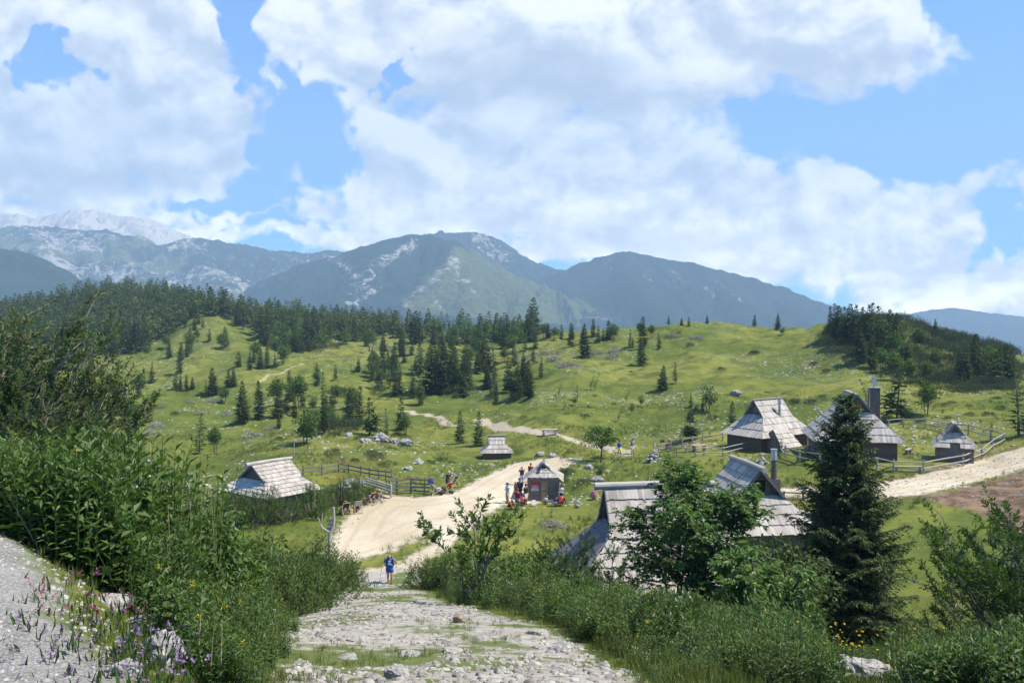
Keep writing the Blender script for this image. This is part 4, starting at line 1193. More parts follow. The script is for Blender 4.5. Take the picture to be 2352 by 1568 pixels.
def hut(name, label, x, y, z, yaw, ex, ey, he, hr, rx, hg, seed, rows=6, mats=None, flare=0.035, log=True, trunc=0.0, wallm=None, hipmat=0, inset=0.65, notch=None, gwin=None, base_drop=0.7, wallz=None):
    g = np.random.default_rng(seed)
    R = root(name, label, 'hut', (x, y, z), yaw)
    mats = mats or [M_SHING, M_SHINGP, M_DARKWOOD_SHADE]
    H = hr - he

    def yf(zz):
        t = np.clip((zz - he) / H, 0, 1); return ey * ((1 - t) - flare * math.sin(PI * t))

    def xf(zz):
        t = np.clip((zz - he) / (hg - he), 0, 1); return ex + (rx - 0.25 - ex) * t + 0.05 * (ex - rx) * math.sin(PI * t) * -1

    def Ls(zz): return -xf(zz) if zz < hg else -rx
    mb = MB()
    for s in (-1, 1):
        n = np.array([0, s * H, ey]) / math.hypot(H, ey)
        planks(mb, g, lambda u, zz, s=s: np.array([u, s * yf(zz), zz]), Ls, lambda zz: -Ls(zz), he, hr, n, rows, mi=0)
        hr0 = he + trunc
        n = np.array([s * (hg - he), 0, ex - rx + 0.25]); n = n / np.linalg.norm(n)
        planks(mb, g, lambda u, zz, s=s: np.array([s * xf(zz), u, zz]), lambda zz: -yf(zz), yf, hr0, hg + 0.02, n, max(2, round(rows * (hg - hr0) / H)), mi=hipmat, skip=notch if s < 0 else None)
    mb.build('roof', mats, R)
    if log:
        k = MB()
        if log == 'round': tube(k, [(-rx - 0.45, 0, hr + 0.07), (0, 0.02, hr + 0.11), (rx + 0.2, 0, hr + 0.07)], [0.17, 0.15, 0.14], 10, 0.6)
        else:
            for s in (-1, 1): beam(k, (-rx - 0.05, s * 0.07, hr + 0.05), (rx + 0.05, s * 0.07, hr + 0.05), 0.20, 0.045, 0.4 + 0.2 * s)
        k.build('ridge_log', M_LOG if log == 'round' else M_SHING, R)
    # gables: upright boards set back under the roof edge, with edge boards
    for s in (-1, 1):
        k = MB(); yg = yf(hg); nb = max(4, int(2 * yg / 0.17)); xg = s * (rx - 0.42)
        for i in range(nb):
            yb = -yg + (i + 0.5) * 2 * yg / nb
            top = he + H * max(0.0, 1 - (abs(yb) + 0.06) / (ey * 0.985)) - 0.02
            if top - hg < 0.02: continue
            box(k, (xg, yb, (top + hg) / 2 - 0.1), (0.05, 2 * yg / nb - 0.012, top - hg + 0.2), None, g.uniform(0.2, 0.8))
        gb = k.build('gable', wallm or M_WALL, R)
        for q in (-1, 1):
            k = MB(); beam(k, (s * (rx - 0.02), q * (yf(hg) + 0.05), hg - 0.10), (s * (rx - 0.02), q * 0.03, hr - 0.06), 0.05, 0.16, 0.35)
            k.build('bargeboard', M_DARKWOOD_SHADE, R)
        if gwin and s == gwin[0]:
            k = MB(); w, h_ = gwin[1], gwin[2]; zc = hg + gwin[3]
            for yy in (-w / 2, w / 2): box(k, (xg + s * 0.04, yy, zc), (0.08, 0.07, h_ + 0.1), None, 0.6)
            for zz in (-h_ / 2, h_ / 2): box(k, (xg + s * 0.04, 0, zc + zz), (0.078, w, 0.07), None, 0.6)
            fr = k.build('window', M_WALLG, R)
            k = MB(); box(k, (xg + s * 0.035, 0, zc), (0.02, w - 0.07, h_ - 0.07)); k.build('pane', gwin[4], fr)
    # log walls
    wx, wy = ex - inset, ey - inset
    top = he + 0.25 if wallz is None else wallz
    k = MB(); nl = max(5, int((top + base_drop) / 0.20)); hh = (top + base_drop) / nl
    for i in range(nl):
        zz = -base_drop + (i + 0.5) * hh; t = g.uniform(0.2, 0.8)
        for s in (-1, 1):
            box(k, (0, s * wy, zz), (2 * wx + 0.12, 0.16 + 0.012 * (i % 2), hh - 0.012), None, t)
            box(k, (s * wx, 0, zz), (0.16 + 0.012 * (i % 2), 2 * wy - 0.18, hh - 0.012), None, t)
    k.build('wall', wallm or M_WALL, R)
    return R


def local(R, mb, nm, mat, parent=None, smooth=False):
    return mb.build(nm, mat, parent or R, smooth)


HUTS = {
    'A': (-19.87, 67.85, -15.3, 0.91, 2.73, 3.41, 1.57, 3.81, 1.9, 2.6),
    'B': (27.7, 89.4, -13.4, 0.61, 4.5, 2.8, 1.45, 5.1, 2.45, 3.55),
    'C': (30.4, 74.0, -11.9, 1.38, 3.5, 3.75, 1.65, 5.6, 2.3, 4.05),
    'D1': (6.95, 39.0, -13.4, 0.11, 5.0, 3.2, 1.55, 5.65, 2.65, 4.0),
    'D2': (13.65, 48.0, -13.7, 1.72, 3.3, 3.25, 2.1, 5.45, 2.0, 3.95),
    'E': (38.75, 72.3, -12.0, 1.15, 1.8, 1.7, 1.2, 3.2, 1.10, 2.45),
    'F': (-1.74, 92.91, -15.15, 0.08, 1.79, 1.5, 0.62, 2.36, 1.0, 1.57),
    'K': (2.75, 71.4, -15.1, 1.50, 1.95, 1.68, 1.62, 3.05, 0.95, 2.62),
}
for _k, (r_) in {'A': 3.6, 'B': 4.6, 'C': 5.0, 'D1': 5.0, 'D2': 4.0, 'E': 2.4, 'F': 2.0, 'K': 2.4}.items():
    PADS.append((HUTS[_k][0], HUTS[_k][1], HUTS[_k][2] - 0.05, r_))


def lw(key, a, b, h):
    x, y, z, yaw = HUTS[key][:4]; c, s = math.cos(yaw), math.sin(yaw)
    return np.array([x + a * c - b * s, y + a * s + b * c, z + h])


M_TEXT = m_flat('white_lettering', (0.80, 0.78, 0.76), 0.6, 0.05)


def text(s, size, loc, rot, parent, mat, name='lettering', shear=0.0):
    """words cut out as thin flat letters"""
    c = bpy.data.curves.new(name, 'FONT'); c.body = s; c.size = size; c.align_x = 'CENTER'; c.align_y = 'CENTER'; c.extrude = 0.002; c.shear = shear
    c.materials.append(mat)
    tmp = bpy.data.objects.new(name, c); me = bpy.data.meshes.new_from_object(tmp); bpy.data.objects.remove(tmp)
    o = bpy.data.objects.new(name, me); COL.objects.link(o); o.location = loc; o.rotation_euler = rot; o.parent = parent
    return o


def poster_mat():
    m, t, p = newmat('poster_print')
    sp = t.node('ShaderNodeSeparateXYZ'); t.l.new(t.obj(), sp.inputs[0])
    f = t.ramp(sp.outputs[2], -0.30, 0.05)
    c = t.mix(f, (0.52, 0.44, 0.50), (0.36, 0.028, 0.05))
    t.l.new(c, p.inputs['Base Color']); p.inputs['Roughness'].default_value = 0.4
    return m


def build_huts():
    A = hut('shingled_hut', 'low grey shingled hut with a pale hip end behind dark mountain pine', *HUTS['A'], 21, rows=9, mats=[M_SHING, M_SHINGP], log='round', hipmat=1, wallm=M_WALLG)
    B = hut('shingled_hut', 'fenced hut with a solar panel and a small gabled porch in front', *HUTS['B'], 22, rows=6, mats=[M_SHING, M_SHING], gwin=(-1, 0.6, 0.6, 0.55, M_WALLG))
    C = hut('shingled_hut', 'large fenced hut with a tall dark chimney and a red gable window', *HUTS['C'], 23, rows=7, mats=[M_SHING, M_SHING], gwin=(-1, 0.75, 0.62, 0.5, M_REDW),
            notch=lambda r, u: r == 0 and -0.55 < u < 1.1)
    D1 = hut('shingled_hut', 'big shingled hut half hidden behind the leafy maple, ridge log across', *HUTS['D1'], 24, rows=8, mats=[M_SHING, M_DARKWOOD_SHADE], log='round', hipmat=1)  # hip ends take a darker shingle colour that paints in their shade
    D2 = hut('shingled_hut', 'shingled hut behind the maple with a dark gable window and stove pipe', *HUTS['D2'], 25, rows=7, mats=[M_SHING, M_SHING], log='round', gwin=(-1, 0.85, 0.75, 0.55, M_DARK), wallm=M_WALLG)
    E = hut('small_shed', 'tiny steep roofed shed inside the ring fence beside the stony lane', *HUTS['E'], 26, rows=4, mats=[M_SHING, M_SHING], wallm=M_WALLG, inset=0.38, notch=lambda r, u: r == 0 and -0.45 < u < 0.4)
    Fh = hut('small_hut', 'little shingled hut alone on the pasture in front of two soft larches', *HUTS['F'], 27, rows=4, mats=[M_SHING, M_SHING], inset=0.3)
    K = hut('wooden_kiosk', 'wooden kiosk with a red poster and a yellow door beside the road', *HUTS['K'], 28, rows=3, mats=[M_SHING, M_SHINGP], wallm=M_WALLG, inset=0.42, trunc=0.30, flare=0.03, wallz=1.95)
    E['category'] = 'shed'; K['category'] = 'kiosk'
    # --- kiosk front: door, poster, corner boards (front is -x)
    fx = -(1.95 - 0.42) - 0.10
    k = MB()
    for i in range(4): box(k, (fx - 0.02, -0.30 + i * 0.145, 0.80), (0.035, 0.138, 1.60), None, 0.3 + 0.15 * (i % 3))
    d = k.build('door', M_DOORW, K)
    k = MB()
    for yy in (-0.41, 0.175): box(k, (fx - 0.03, yy, 0.82), (0.06, 0.07, 1.72), None, 0.5)
    box(k, (fx - 0.031, -0.118, 1.66), (0.058, 0.51, 0.07)); box(k, (fx - 0.045, -0.118, 0.86), (0.03, 0.51, 0.08), None, 0.2)
    k.build('frame', M_WALLG, d)
    k = MB(); box(k, (0, 0, 0), (0.02, 0.66, 0.74)); ps = k.build('poster', poster_mat(), K); ps.location = (fx - 0.012, 0.68, 1.20)
    # the front faces -x: text is turned to read from there
    text('original teka', 0.125, (-0.013, 0.0, 0.07), (PI / 2, 0, -PI / 2), ps, M_TEXT, shear=0.3)
    k = MB()
    for zz, w in ((-0.04, 0.40), (-0.15, 0.26)): box(k, (-0.013, 0, zz), (0.006, w, 0.018))
    k.build('small_print', M_TEXT, ps)
    k = MB(); tube(k, [(-0.95 - 0.35, 0, 3.02), (-0.6, 0, 3.12), (0.95, 0, 3.10)], [0.13, 0.12, 0.10], 8, 0.4); k.build('ridge_beam', M_DARKWOOD_SHADE, K)
    k = MB()
    for s in (-1, 1):
        k = MB(); box(k, (fx - 0.01, s * 1.2, 0.85), (0.12, 0.12, 1.75), None, 0.4); k.build('corner_post', M_WALLG, K)
    # --- hut B: porch, chimney pipe, solar panel, log store
    g = np.random.default_rng(5)
    k = MB(); yc = -2.9                               # porch ridge runs along the hut, its gable on the same side
    for q in (-1, 1):
        n = np.array([0, q * 0.8, 0.75])
        planks(k, g, lambda u, zz, q=q: np.array([u, yc + q * 1.6 * (1 - (zz - 0.55) / 1.75), zz]), lambda zz: -3.5 + 0.35 * (zz - 0.55), lambda zz: -0.2 - 0.25 * (zz - 0.55), 0.55, 2.30, n / np.linalg.norm(n), 4)
    k.build('porch_roof', [M_SHING], B)
    k = MB()
    for i in range(12):
        yy = yc - 1.3 + i * 0.236; tp = 0.55 + 1.75 * (1 - abs(yy - yc) / 1.6)
        box(k, (-2.95, yy, (tp - 0.6) / 2 - 0.05), (0.05, 0.22, tp + 0.5), None, g.uniform(0.3, 0.8))
    k.build('porch_wall', M_WALLG, B)
    k = MB(); tube(k, [(0.35, -1.25, 2.9), (0.35, -1.25, 4.45)], 0.13, 10); tube(k, [(0.35, -1.25, 4.6), (0.35, -1.25, 5.15)], [0.20, 0.17], 10); tube(k, [(0.35, -1.25, 4.4), (0.35, -1.25, 4.65)], 0.10, 8)
    k.build('stove_pipe', M_STEEL, B, True)
    sl_ = math.atan2(5.1 - 1.45, 2.7)
    ps = MB()
    box(ps, (0, 0, 0), (0.62, 1.25, 0.035)); pn = ps.build('solar_panel', M_STEEL, B); pn.location = (1.75, -1.15, 3.42); pn.rotation_euler = (sl_, 0, 0)
    ps = MB()
    for i in range(3):
        for j in range(6): box(ps, ((i - 1) * 0.19, (j - 2.5) * 0.195, 0.026), (0.17, 0.175, 0.012))
    ps.build('cells', M_PANEL, pn)
    k = MB(); box(k, (2.9, -1.9, 0.6), (1.6, 0.04, 1.3)); k.build('door', M_DARK, B)
    # --- hut C: big clad chimney, door notch
    k = MB(); box(k, (0, 0, 0), (0.85, 0.85, 3.6)); cm = k.build('chimney', M_CHIM, C); cm.location = (0.6, -2.05, 4.2)
    k = MB(); box(k, (0, 0, 1.86), (1.06, 1.06, 0.07)); box(k, (-0.40, 0.44, 0), (0.06, 0.03, 3.5)); k.build('cap', M_STEEL, cm)
    k = MB(); tube(k, [(0, 0, 1.9), (0, 0, 2.25)], 0.10, 10); box(k, (0, 0, 2.5), (0.34, 0.34, 0.55)); k.build('flue', M_STEEL, cm)
    k = MB(); box(k, (-3.5 + 0.65 - 0.10, 0.27, 0.75), (0.06, 1.1, 1.9)); k.build('door', M_DARK, C)
    # --- hut D1: skylight hatch; D2: pipe with base
    k = MB(); box(k, (0, 0, 0), (0.85, 0.75, 0.10)); hk = k.build('roof_hatch', M_WHITE, D1); hk.location = (1.0, -0.72, 5.25); hk.rotation_euler = (0.95, 0, 0)
    k = MB(); box(k, (0, 0, 0.06), (0.62, 0.5, 0.03)); k.build('pane', M_DARK, hk)
    k = MB(); tube(k, [(-0.5, -1.45, 3.2), (-0.5, -1.45, 5.2)], 0.17, 10); tube(k, [(-0.5, -1.45, 5.2), (-0.5, -1.45, 5.75)], 0.15, 10); k.build('stove_pipe', M_CHIM, D2, True)
    k = MB(); tube(k, [(-0.5, -1.45, 5.75), (-0.5, -1.45, 6.25)], [0.19, 0.17], 10); tube(k, [(-0.5, -1.45, 6.3), (-0.5, -1.45, 6.38)], 0.2, 10); k.build('pipe_cowl', M_STEEL, D2, True)
    k = MB(); box(k, (-0.5, -1.45, 3.9), (0.6, 0.55, 1.5)); k.build('chimney_base', M_CHIM, D2)
    # --- shed E: door
    k = MB()
    for i in range(5): box(k, (-1.8 + 0.38 - 0.10, -0.40 + i * 0.19, 0.6), (0.05, 0.183, 1.9), None, 0.3 + 0.1 * (i % 3))
    k.build('door', M_WALLG, E)
    return dict(A=A, B=B, C=C, D1=D1, D2=D2, E=E, F=Fh, K=K)


# ------------------------------------------------------------------ fences and furniture
def fence(name, label, pts, rails=(0.45, 0.85), post=0.075, rail=0.05, ph=1.0, mat=None, seed=0, squared=False, over=0.12):
    """pts: ground points of the posts"""
    g = np.random.default_rng(seed); mat = mat or M_RAIL
    pts = [np.asarray(p, float) for p in pts]; o = pts[0].copy()
    R = root(name, label, 'fence', o)
    for p in pts:
        k = MB(); q = p - o; h = ph * g.uniform(0.96, 1.10)
        tube(k, [q + [0, 0, -0.3], q + [g.normal(0, 0.02), 0, h]], [post * 1.05, post * 0.9], 7, g.uniform(0.3, 0.7)); k.build('post', mat, R)
    for a, b in zip(pts[:-1], pts[1:]):
        d = (b - a) / np.linalg.norm(b - a)
        side = np.array([d[1], -d[0], 0]) * (post + rail * 0.5)
        for hh in rails:
            k = MB(); j = g.normal(0, 0.025, 2)
            A = a - o - d * over + [0, 0, hh + j[0]] + side; B = b - o + d * over + [0, 0, hh + j[1]] + side
            if squared: beam(k, A, B, 0.045, rail * 2.4, g.uniform(0.3, 0.7))
            else: tube(k, [A, (A + B) / 2 + [0, 0, g.normal(0, 0.02)], B], [rail, rail * 1.05, rail * 0.9], 6, g.uniform(0.3, 0.7))
            k.build('rail', mat, R)
    return R


def deck_chair(label, loc, rz, fabric):
    """folding wooden deck chair; looks along +x"""
    R = root('deck_chair', label, 'deck chair', loc, rz, 'deck chairs beside the road')
    for nm, pts in (('back_frame', [(0.42, 0.03), (-0.52, 0.98)]), ('seat_frame', [(-0.55, 0.03), (0.55, 0.42)]), ('prop', [(-0.62, 0.06), (-0.28, 0.72)])):
        k = MB()
        w = {'back_frame': 0.29, 'seat_frame': 0.25, 'prop': 0.32}[nm]
        for s in (-1, 1): beam(k, (pts[0][0], s * w, pts[0][1]), (pts[1][0], s * w, pts[1][1]), 0.028, 0.05, 0.5)
        for e in pts: beam(k, (e[0], -w, e[1]), (e[0], w, e[1]), 0.03, 0.035, 0.5)
        k.build(nm, M_CHAIRW if fabric != 'white2' else M_RAIL, R)
    t = np.linspace(0, 1, 9); P = np.array([(1 - a) ** 2 * np.array([-0.50, 0.96]) + 2 * a * (1 - a) * np.array([-0.16, 0.06]) + a * a * np.array([0.53, 0.42]) for a in t])
    k = MB()
    V = np.array([(p[0] + e * 0.006, s * 0.24, p[1] + e * 0.008) for e in (0, 1) for p in P for s in (-1, 1)])
    n = len(P); Q = []
    for e in (0, 1):
        for i in range(n - 1):
            b = e * 2 * n + 2 * i; q = [b, b + 1, b + 3, b + 2]; Q.append(q if e else q[::-1])
    for i in range(n - 1):
        for s in (0, 1): b = 2 * i + s; Q.append([b, b + 2, b + 2 + 2 * n, b + 2 * n])
    k.add(V, Q); k.build('sling', {'brown': M_FBROWN, 'white': M_FWHITE, 'red': M_FRED, 'white2': M_FWHITE, 'dark': M_FDARK}[fabric], R, True)
    return R


M_FBROWN = m_flat('brown_canvas', (0.075, 0.052, 0.035), 0.8)
M_FDARK = m_flat('dark_canvas', (0.05, 0.045, 0.04), 0.8)
M_FWHITE = m_flat('cream_canvas', (0.62, 0.58, 0.52), 0.8)
M_FRED = m_flat('red_canvas', (0.50, 0.02, 0.03), 0.8)


def bench(label, loc, rz, L=1.6, name='bench', mat=None):
    R = root(name, label, 'bench', loc, rz); mat = mat or M_RAIL
    k = MB(); box(k, (0, 0, 0.43), (L, 0.32, 0.06)); k.build('seat', mat, R)
    for s in (-1, 1): k = MB(); box(k, (s * L * 0.38, 0, 0.18), (0.12, 0.26, 0.44)); k.build('leg', mat, R)
    return R


def picnic_table(label, loc, rz, L=1.7, mat=None, benches=True):
    mat = mat or M_TABLE
    R = root('picnic_table', label, 'picnic table', loc, rz)
    k = MB()
    for i in range(4): box(k, (0, -0.33 + i * 0.22, 0.76), (L, 0.205, 0.05), None, 0.3 + 0.15 * i)
    k.build('table_top', mat, R)
    for s in (-1, 1):
        k = MB(); box(k, (s * L * 0.36, 0, 0.34), (0.14, 0.5, 0.78)); k.build('leg', mat, R)
    if benches:
        for s in (-1, 1):
            k = MB(); box(k, (0, s * 0.75, 0.44), (L, 0.25, 0.05)); k.build('seat', mat, R)
        for s in (-1, 1):
            k = MB(); beam(k, (s * L * 0.36, -0.8, 0.385), (s * L * 0.36, 0.8, 0.385), 0.07, 0.06)
            for q in (-1, 1): box(k, (s * L * 0.36, q * 0.75, 0.15), (0.08, 0.09, 0.42))
            k.build('brace', mat, R)
    return R


def cairn(label, loc, h, seed, r=0.8):
    g = np.random.default_rng(seed)
    mb = MB(); z = 0
    n = 0
    while z < h:
        f = z / h; rr = r * (1 - f) ** 1.3 + 0.09; m = max(1, int(rr * rr * 26)); s = 0.09 + 0.13 * (1 - f)
        for i in range(m):
            a = g.uniform(0, 2 * PI); q = rr * math.sqrt(g.random())
            if m == 1: q = g.uniform(0, 0.04)
            mb.merge(_SMALL[n % len(_SMALL)], TM(q * math.cos(a), q * math.sin(a), z + g.uniform(-0.05, 0.05), g.uniform(0, 6), s * g.uniform(0.7, 1.4), (g.normal(0, 0.3), g.normal(0, 0.3)))); n += 1
        z += s * 1.05
    o = mb.build('stone_cairn', M_LIME); o.location = loc
    return tag(o, label, 'cairn', 'stone cairns by the fences')


_SMALL = [rock(300 + i, 1, 0.7, 5) for i in range(6)]


def signpost(loc):
    """dead forked trunk carrying hiking boards; x to the right, seen from -y"""
    R = root('signpost', 'forked dead tree trunk with grey wooden hiking boards at the road edge', 'signpost', loc)
    k = MB()
    tube(k, [(0, 0, -0.4), (0.02, 0, 0.6), (0.0, 0, 1.25), (0.05, 0, 1.72)], [0.125, 0.115, 0.12, 0.13], 9, 0.5)
    tube(k, [(0.05, 0, 1.62), (0.16, 0, 1.88), (0.27, 0, 2.15), (0.29, 0.0, 2.5), (0.27, 0, 3.3)], [0.11, 0.095, 0.085, 0.08, 0.075], 8, 0.6)
    tube(k, [(0.03, 0, 1.70), (-0.25, 0, 1.86), (-0.45, 0, 1.98), (-0.58, 0, 2.22), (-0.64, 0, 2.45), (-0.74, 0, 2.66)], [0.08, 0.06, 0.055, 0.05, 0.035, 0.018], 7, 0.7)
    tube(k, [(-0.57, 0, 2.2), (-0.47, 0, 2.5), (-0.42, 0, 2.95)], [0.045, 0.035, 0.025], 6, 0.7)
    for z in (1.45, 1.52): tube(k, [(-0.10, -0.03, z), (0.12, 0.02, z + 0.04)], [0.05, 0.04], 6, 0.4)
    k.build('trunk', M_LOG, R, True)
    for (cx, z, w, h, s) in ((0.10, 2.42, 0.62, 0.24, 1), (0.12, 2.16, 0.60, 0.18, -1), (0.05, 1.90, 0.52, 0.16, 1), (0.16, 2.02, 0.30, 0.14, 1)):
        b = MB(); yb = 0.11
        V = np.array([(-w / 2, 0, -h / 2), (w / 2 - 0.09, 0, -h / 2), (w / 2, 0, 0), (w / 2 - 0.09, 0, h / 2), (-w / 2, 0, h / 2)]) * [s, 1, 1]
        V = np.concatenate([V, V + [0, 0.03, 0]])
        b.add(V, [[0, 1, 3, 4], [9, 8, 6, 5], [0, 5, 6, 1], [3, 8, 9, 4], [4, 9, 5, 0], [1, 6, 7, 2], [2, 7, 8, 3]], 0.5)
        b.add(V, [[1, 2, 3], [8, 7, 6]], 0.5)
        o = b.build('sign_board', M_LOG if h > 0.15 else M_WHITE, R); o.location = (cx, yb, z); o.rotation_euler = (0, 0, random.uniform(-0.12, 0.12))
    b = MB(); box(b, (0, -0.13, 0.86), (0.34, 0.04, 0.05), None, 0.2); b.build('cross_piece', M_WALL, R)
    return R
# ------------------------------------------------------------------ people
M_SKIN = m_flat('skin', (0.50, 0.26, 0.16), 0.55, 0.08, 12)
M_SKIND = m_flat('tanned_skin', (0.44, 0.22, 0.13), 0.55, 0.08, 12)
M_HAIR = {'dark': m_flat('dark_hair', (0.018, 0.013, 0.010), 0.5, 0.3, 30), 'brown': m_flat('brown_hair', (0.10, 0.05, 0.025), 0.5, 0.3, 30), 'fair': m_flat('fair_hair', (0.42, 0.27, 0.12), 0.5, 0.3, 30), 'grey': m_flat('grey_hair', (0.22, 0.20, 0.19), 0.5, 0.3, 30)}
CLOTH = {n: m_flat(n + '_cloth', c, 0.85, 0.12, 8) for n, c in dict(black=(0.018, 0.018, 0.02), navy=(0.02, 0.03, 0.08), blue=(0.04, 0.13, 0.40), royal=(0.03, 0.085, 0.40), skyblue=(0.36, 0.52, 0.70), white=(0.70, 0.70, 0.70), red=(0.38, 0.035, 0.035), darkred=(0.24, 0.02, 0.03), orange=(0.52, 0.16, 0.03), pink=(0.62, 0.16, 0.40), grey=(0.22, 0.22, 0.23), jeans=(0.36, 0.42, 0.50), khaki=(0.34, 0.29, 0.20), yellow=(0.60, 0.62, 0.08), brown=(0.10, 0.055, 0.035), cream=(0.58, 0.54, 0.46)).items()}


def loft(mb, pts, rad, k=12, squash=None, tint=0.5):
    """closed body of revolution along a path, widths (side, depth) per point; side axis is +y when upright"""
    pts = np.asarray(pts, float); n = len(pts); V = []
    for i in range(n):
        d = pts[min(i + 1, n - 1)] - pts[max(i - 1, 0)]; d /= np.linalg.norm(d) + 1e-9
        y = np.array([0, 1.0, 0]) - d * d[1]
        if np.linalg.norm(y) < 0.2: y = np.array([1.0, 0, 0]) - d * d[0]
        y /= np.linalg.norm(y); x = np.cross(y, d)
        w, q = rad[i] if np.ndim(rad[i]) else (rad[i], rad[i])
        th = np.arange(k) * 2 * PI / k
        V.append(pts[i] + np.outer(np.cos(th) * q, x) + np.outer(np.sin(th) * w, y))
    V = np.concatenate(V + [[pts[0]], [pts[-1]]])
    Q = [[i * k + j, i * k + (j + 1) % k, (i + 1) * k + (j + 1) % k, (i + 1) * k + j] for i in range(n - 1) for j in range(k)]
    T = [[(j + 1) % k, j, n * k] for j in range(k)] + [[(n - 1) * k + j, (n - 1) * k + (j + 1) % k, n * k + 1] for j in range(k)]
    mb.add(V, Q, tint); mb.t.append(np.array(T) + mb.n - len(V)); mb.tm.append(np.zeros(len(T), int))
    return mb


def person(label, loc, rz, pose, top, bottom, hair='dark', skin=None, h=1.72, sleeve=0.6, leg=1.0, hat=None, belly=0.0, group='people around the kiosk and the road', pack=None, shoe='brown', socks=False):
    """faces +x. pose: dict of joint positions in units of standing height 1.0 (hip at 0.53)"""
    skin = skin or M_SKIN
    J = dict(hip=(0, 0, 0.53), chest=(0.0, 0, 0.74), neck=(0.0, 0, 0.845), head=(0.015, 0, 0.93),
             lsh=(0, 0.105, 0.815), rsh=(0, -0.105, 0.815), lel=(-0.01, 0.135, 0.635), rel=(-0.01, -0.135, 0.635), lwr=(0.05, 0.13, 0.49), rwr=(0.05, -0.13, 0.49),
             lkn=(0.02, 0.06, 0.285), rkn=(0.02, -0.06, 0.285), lan=(0, 0.06, 0.045), ran=(0, -0.06, 0.045), look=(1, 0, 0))
    J.update(pose); J = {k: np.array(v, float) for k, v in J.items()}
    R = root('person', label, 'person', loc, rz, group, h)
    hip, ch, nk, hd = J['hip'], J['chest'], J['neck'], J['head']
    upv = ch - hip; upv /= np.linalg.norm(upv)
    # one continuous body: skeleton grown with a skin surface
    V, E, rad = [], [], []

    def v(p, r, par=None):
        V.append(p); rad.append(r)
        if par is not None: E.append((par, len(V) - 1))
        return len(V) - 1
    b0 = v(hip, 0.082); b1 = v((hip + ch) / 2, 0.078 + belly, b0); b2 = v(ch, 0.088, b1); b3 = v(nk - (nk - ch) * 0.25, 0.055, b2); b4 = v(nk, 0.033, b3)
    b5 = v(hd - (hd - nk) * 0.25, 0.05, b4); b6 = v(hd + (hd - nk) * 0.28, 0.055, b5)
    fing = []
    for s, sy in (('l', 1), ('r', -1)):
        sh = v(J[s + 'sh'], 0.038, b2); el = v(J[s + 'el'], 0.026, sh); wr = v(J[s + 'wr'], 0.018, el)
        d = J[s + 'wr'] - J[s + 'el']; d /= np.linalg.norm(d)
        pm = J[s + 'wr'] + d * 0.032; p = v(pm, 0.019, wr)
        _, a, b = frame(d)
        for i, (o, l) in enumerate(((-0.014, 0.044), (-0.005, 0.052), (0.005, 0.049), (0.014, 0.040))):
            q1 = pm + a * o + d * (0.014 + l * 0.45); q2 = q1 + (d * 0.55 + b * 0.5) * l * 0.62
            f1 = v(q1, 0.0056, p); v(q2, 0.0048, f1)
        q1 = J[s + 'wr'] + d * 0.018 - a * 0.022; f1 = v(q1, 0.007, wr); v(q1 + d * 0.024 - a * 0.008 + b * 0.01, 0.006, f1)
        hp = v(hip + np.array([0, sy * 0.052, -0.02]), 0.07, b0); kn = v(J[s + 'kn'], 0.038, hp); cf = v(J[s + 'kn'] * 0.62 + J[s + 'an'] * 0.38, 0.036, kn); an = v(J[s + 'an'], 0.022, cf)
        ft = J[s + 'an'] + np.array([0.07, 0, -0.022]); v(ft, 0.02, an)
    me = bpy.data.meshes.new('body'); me.from_pydata([tuple(p) for p in V], E, []); me.materials.append(skin)
    bo = link(bpy.data.objects.new('body', me), R)
    bo.modifiers.new('Skin', 'SKIN'); sd = me.skin_vertices[0].data
    for i, r in enumerate(rad): sd[i].radius = (r, r)
    sd[0].use_root = True
    bo.modifiers['Skin'].use_smooth_shade = True
    sb = bo.modifiers.new('Subdivision', 'SUBSURF'); sb.levels = 1; sb.render_levels = 1
    # face
    k = MB(); f = (J['look'] / np.linalg.norm(J['look'])); sdv = np.cross([0, 0, 1], f); sdv /= np.linalg.norm(sdv); uu = np.cross(f, sdv)
    hc = hd + (hd - nk) * 0.02
    for s in (-1, 1):
        box(k, hc + f * 0.052 + sdv * s * 0.019 + uu * 0.006, (0.008, 0.010, 0.006), np.stack([f, sdv, uu], 1), 0.5, 1)
        box(k, hc + sdv * s * 0.053 + uu * 0.002, (0.018, 0.010, 0.028), np.stack([f, sdv, uu], 1), 0.5, 0)
    box(k, hc + f * 0.058 - uu * 0.010, (0.018, 0.012, 0.022), np.stack([f, sdv, uu], 1), 0.5, 0, 0.5)
    box(k, hc + f * 0.052 - uu * 0.032, (0.006, 0.024, 0.006), np.stack([f, sdv, uu], 1), 0.5, 2)
    k.build('face', [skin, M_DARK, CLOTH['darkred']], R)
    # hair cap or hat
    def cap(nm, mat, r, low, shift, brim=0.0):
        k = MB(); Vc, Tc = _ICO[3]
        keep = Vc[:, 2] > low
        P = np.where(keep[:, None], Vc, Vc * [1, 1, 0] + [0, 0, low])
        P = P * [r, r * 0.94, r * 1.05]
        k.add(hc + uu * 0.012 + f * shift + P[:, :1] * f + P[:, 1:2] * sdv + P[:, 2:] * uu, Tc)
        if brim:
            th = np.arange(16) * 2 * PI / 16
            ring = hc + uu * (0.012 + low * r) + f * shift + np.outer(np.cos(th) * (r + brim), f) + np.outer(np.sin(th) * (r + brim * 0.8), sdv)
            k.add(np.concatenate([ring, ring - uu * 0.006, ]), [[i, (i + 1) % 16, (i + 1) % 16 + 16, i + 16] for i in range(16)])
            k.add(np.concatenate([ring, [hc + uu * (0.016 + low * r)], [hc + uu * (0.006 + low * r)]]), [[i, (i + 1) % 16, 16] for i in range(16)] + [[(i + 1) % 16, i, 17] for i in range(16)])
        k.build(nm, mat, R, True)
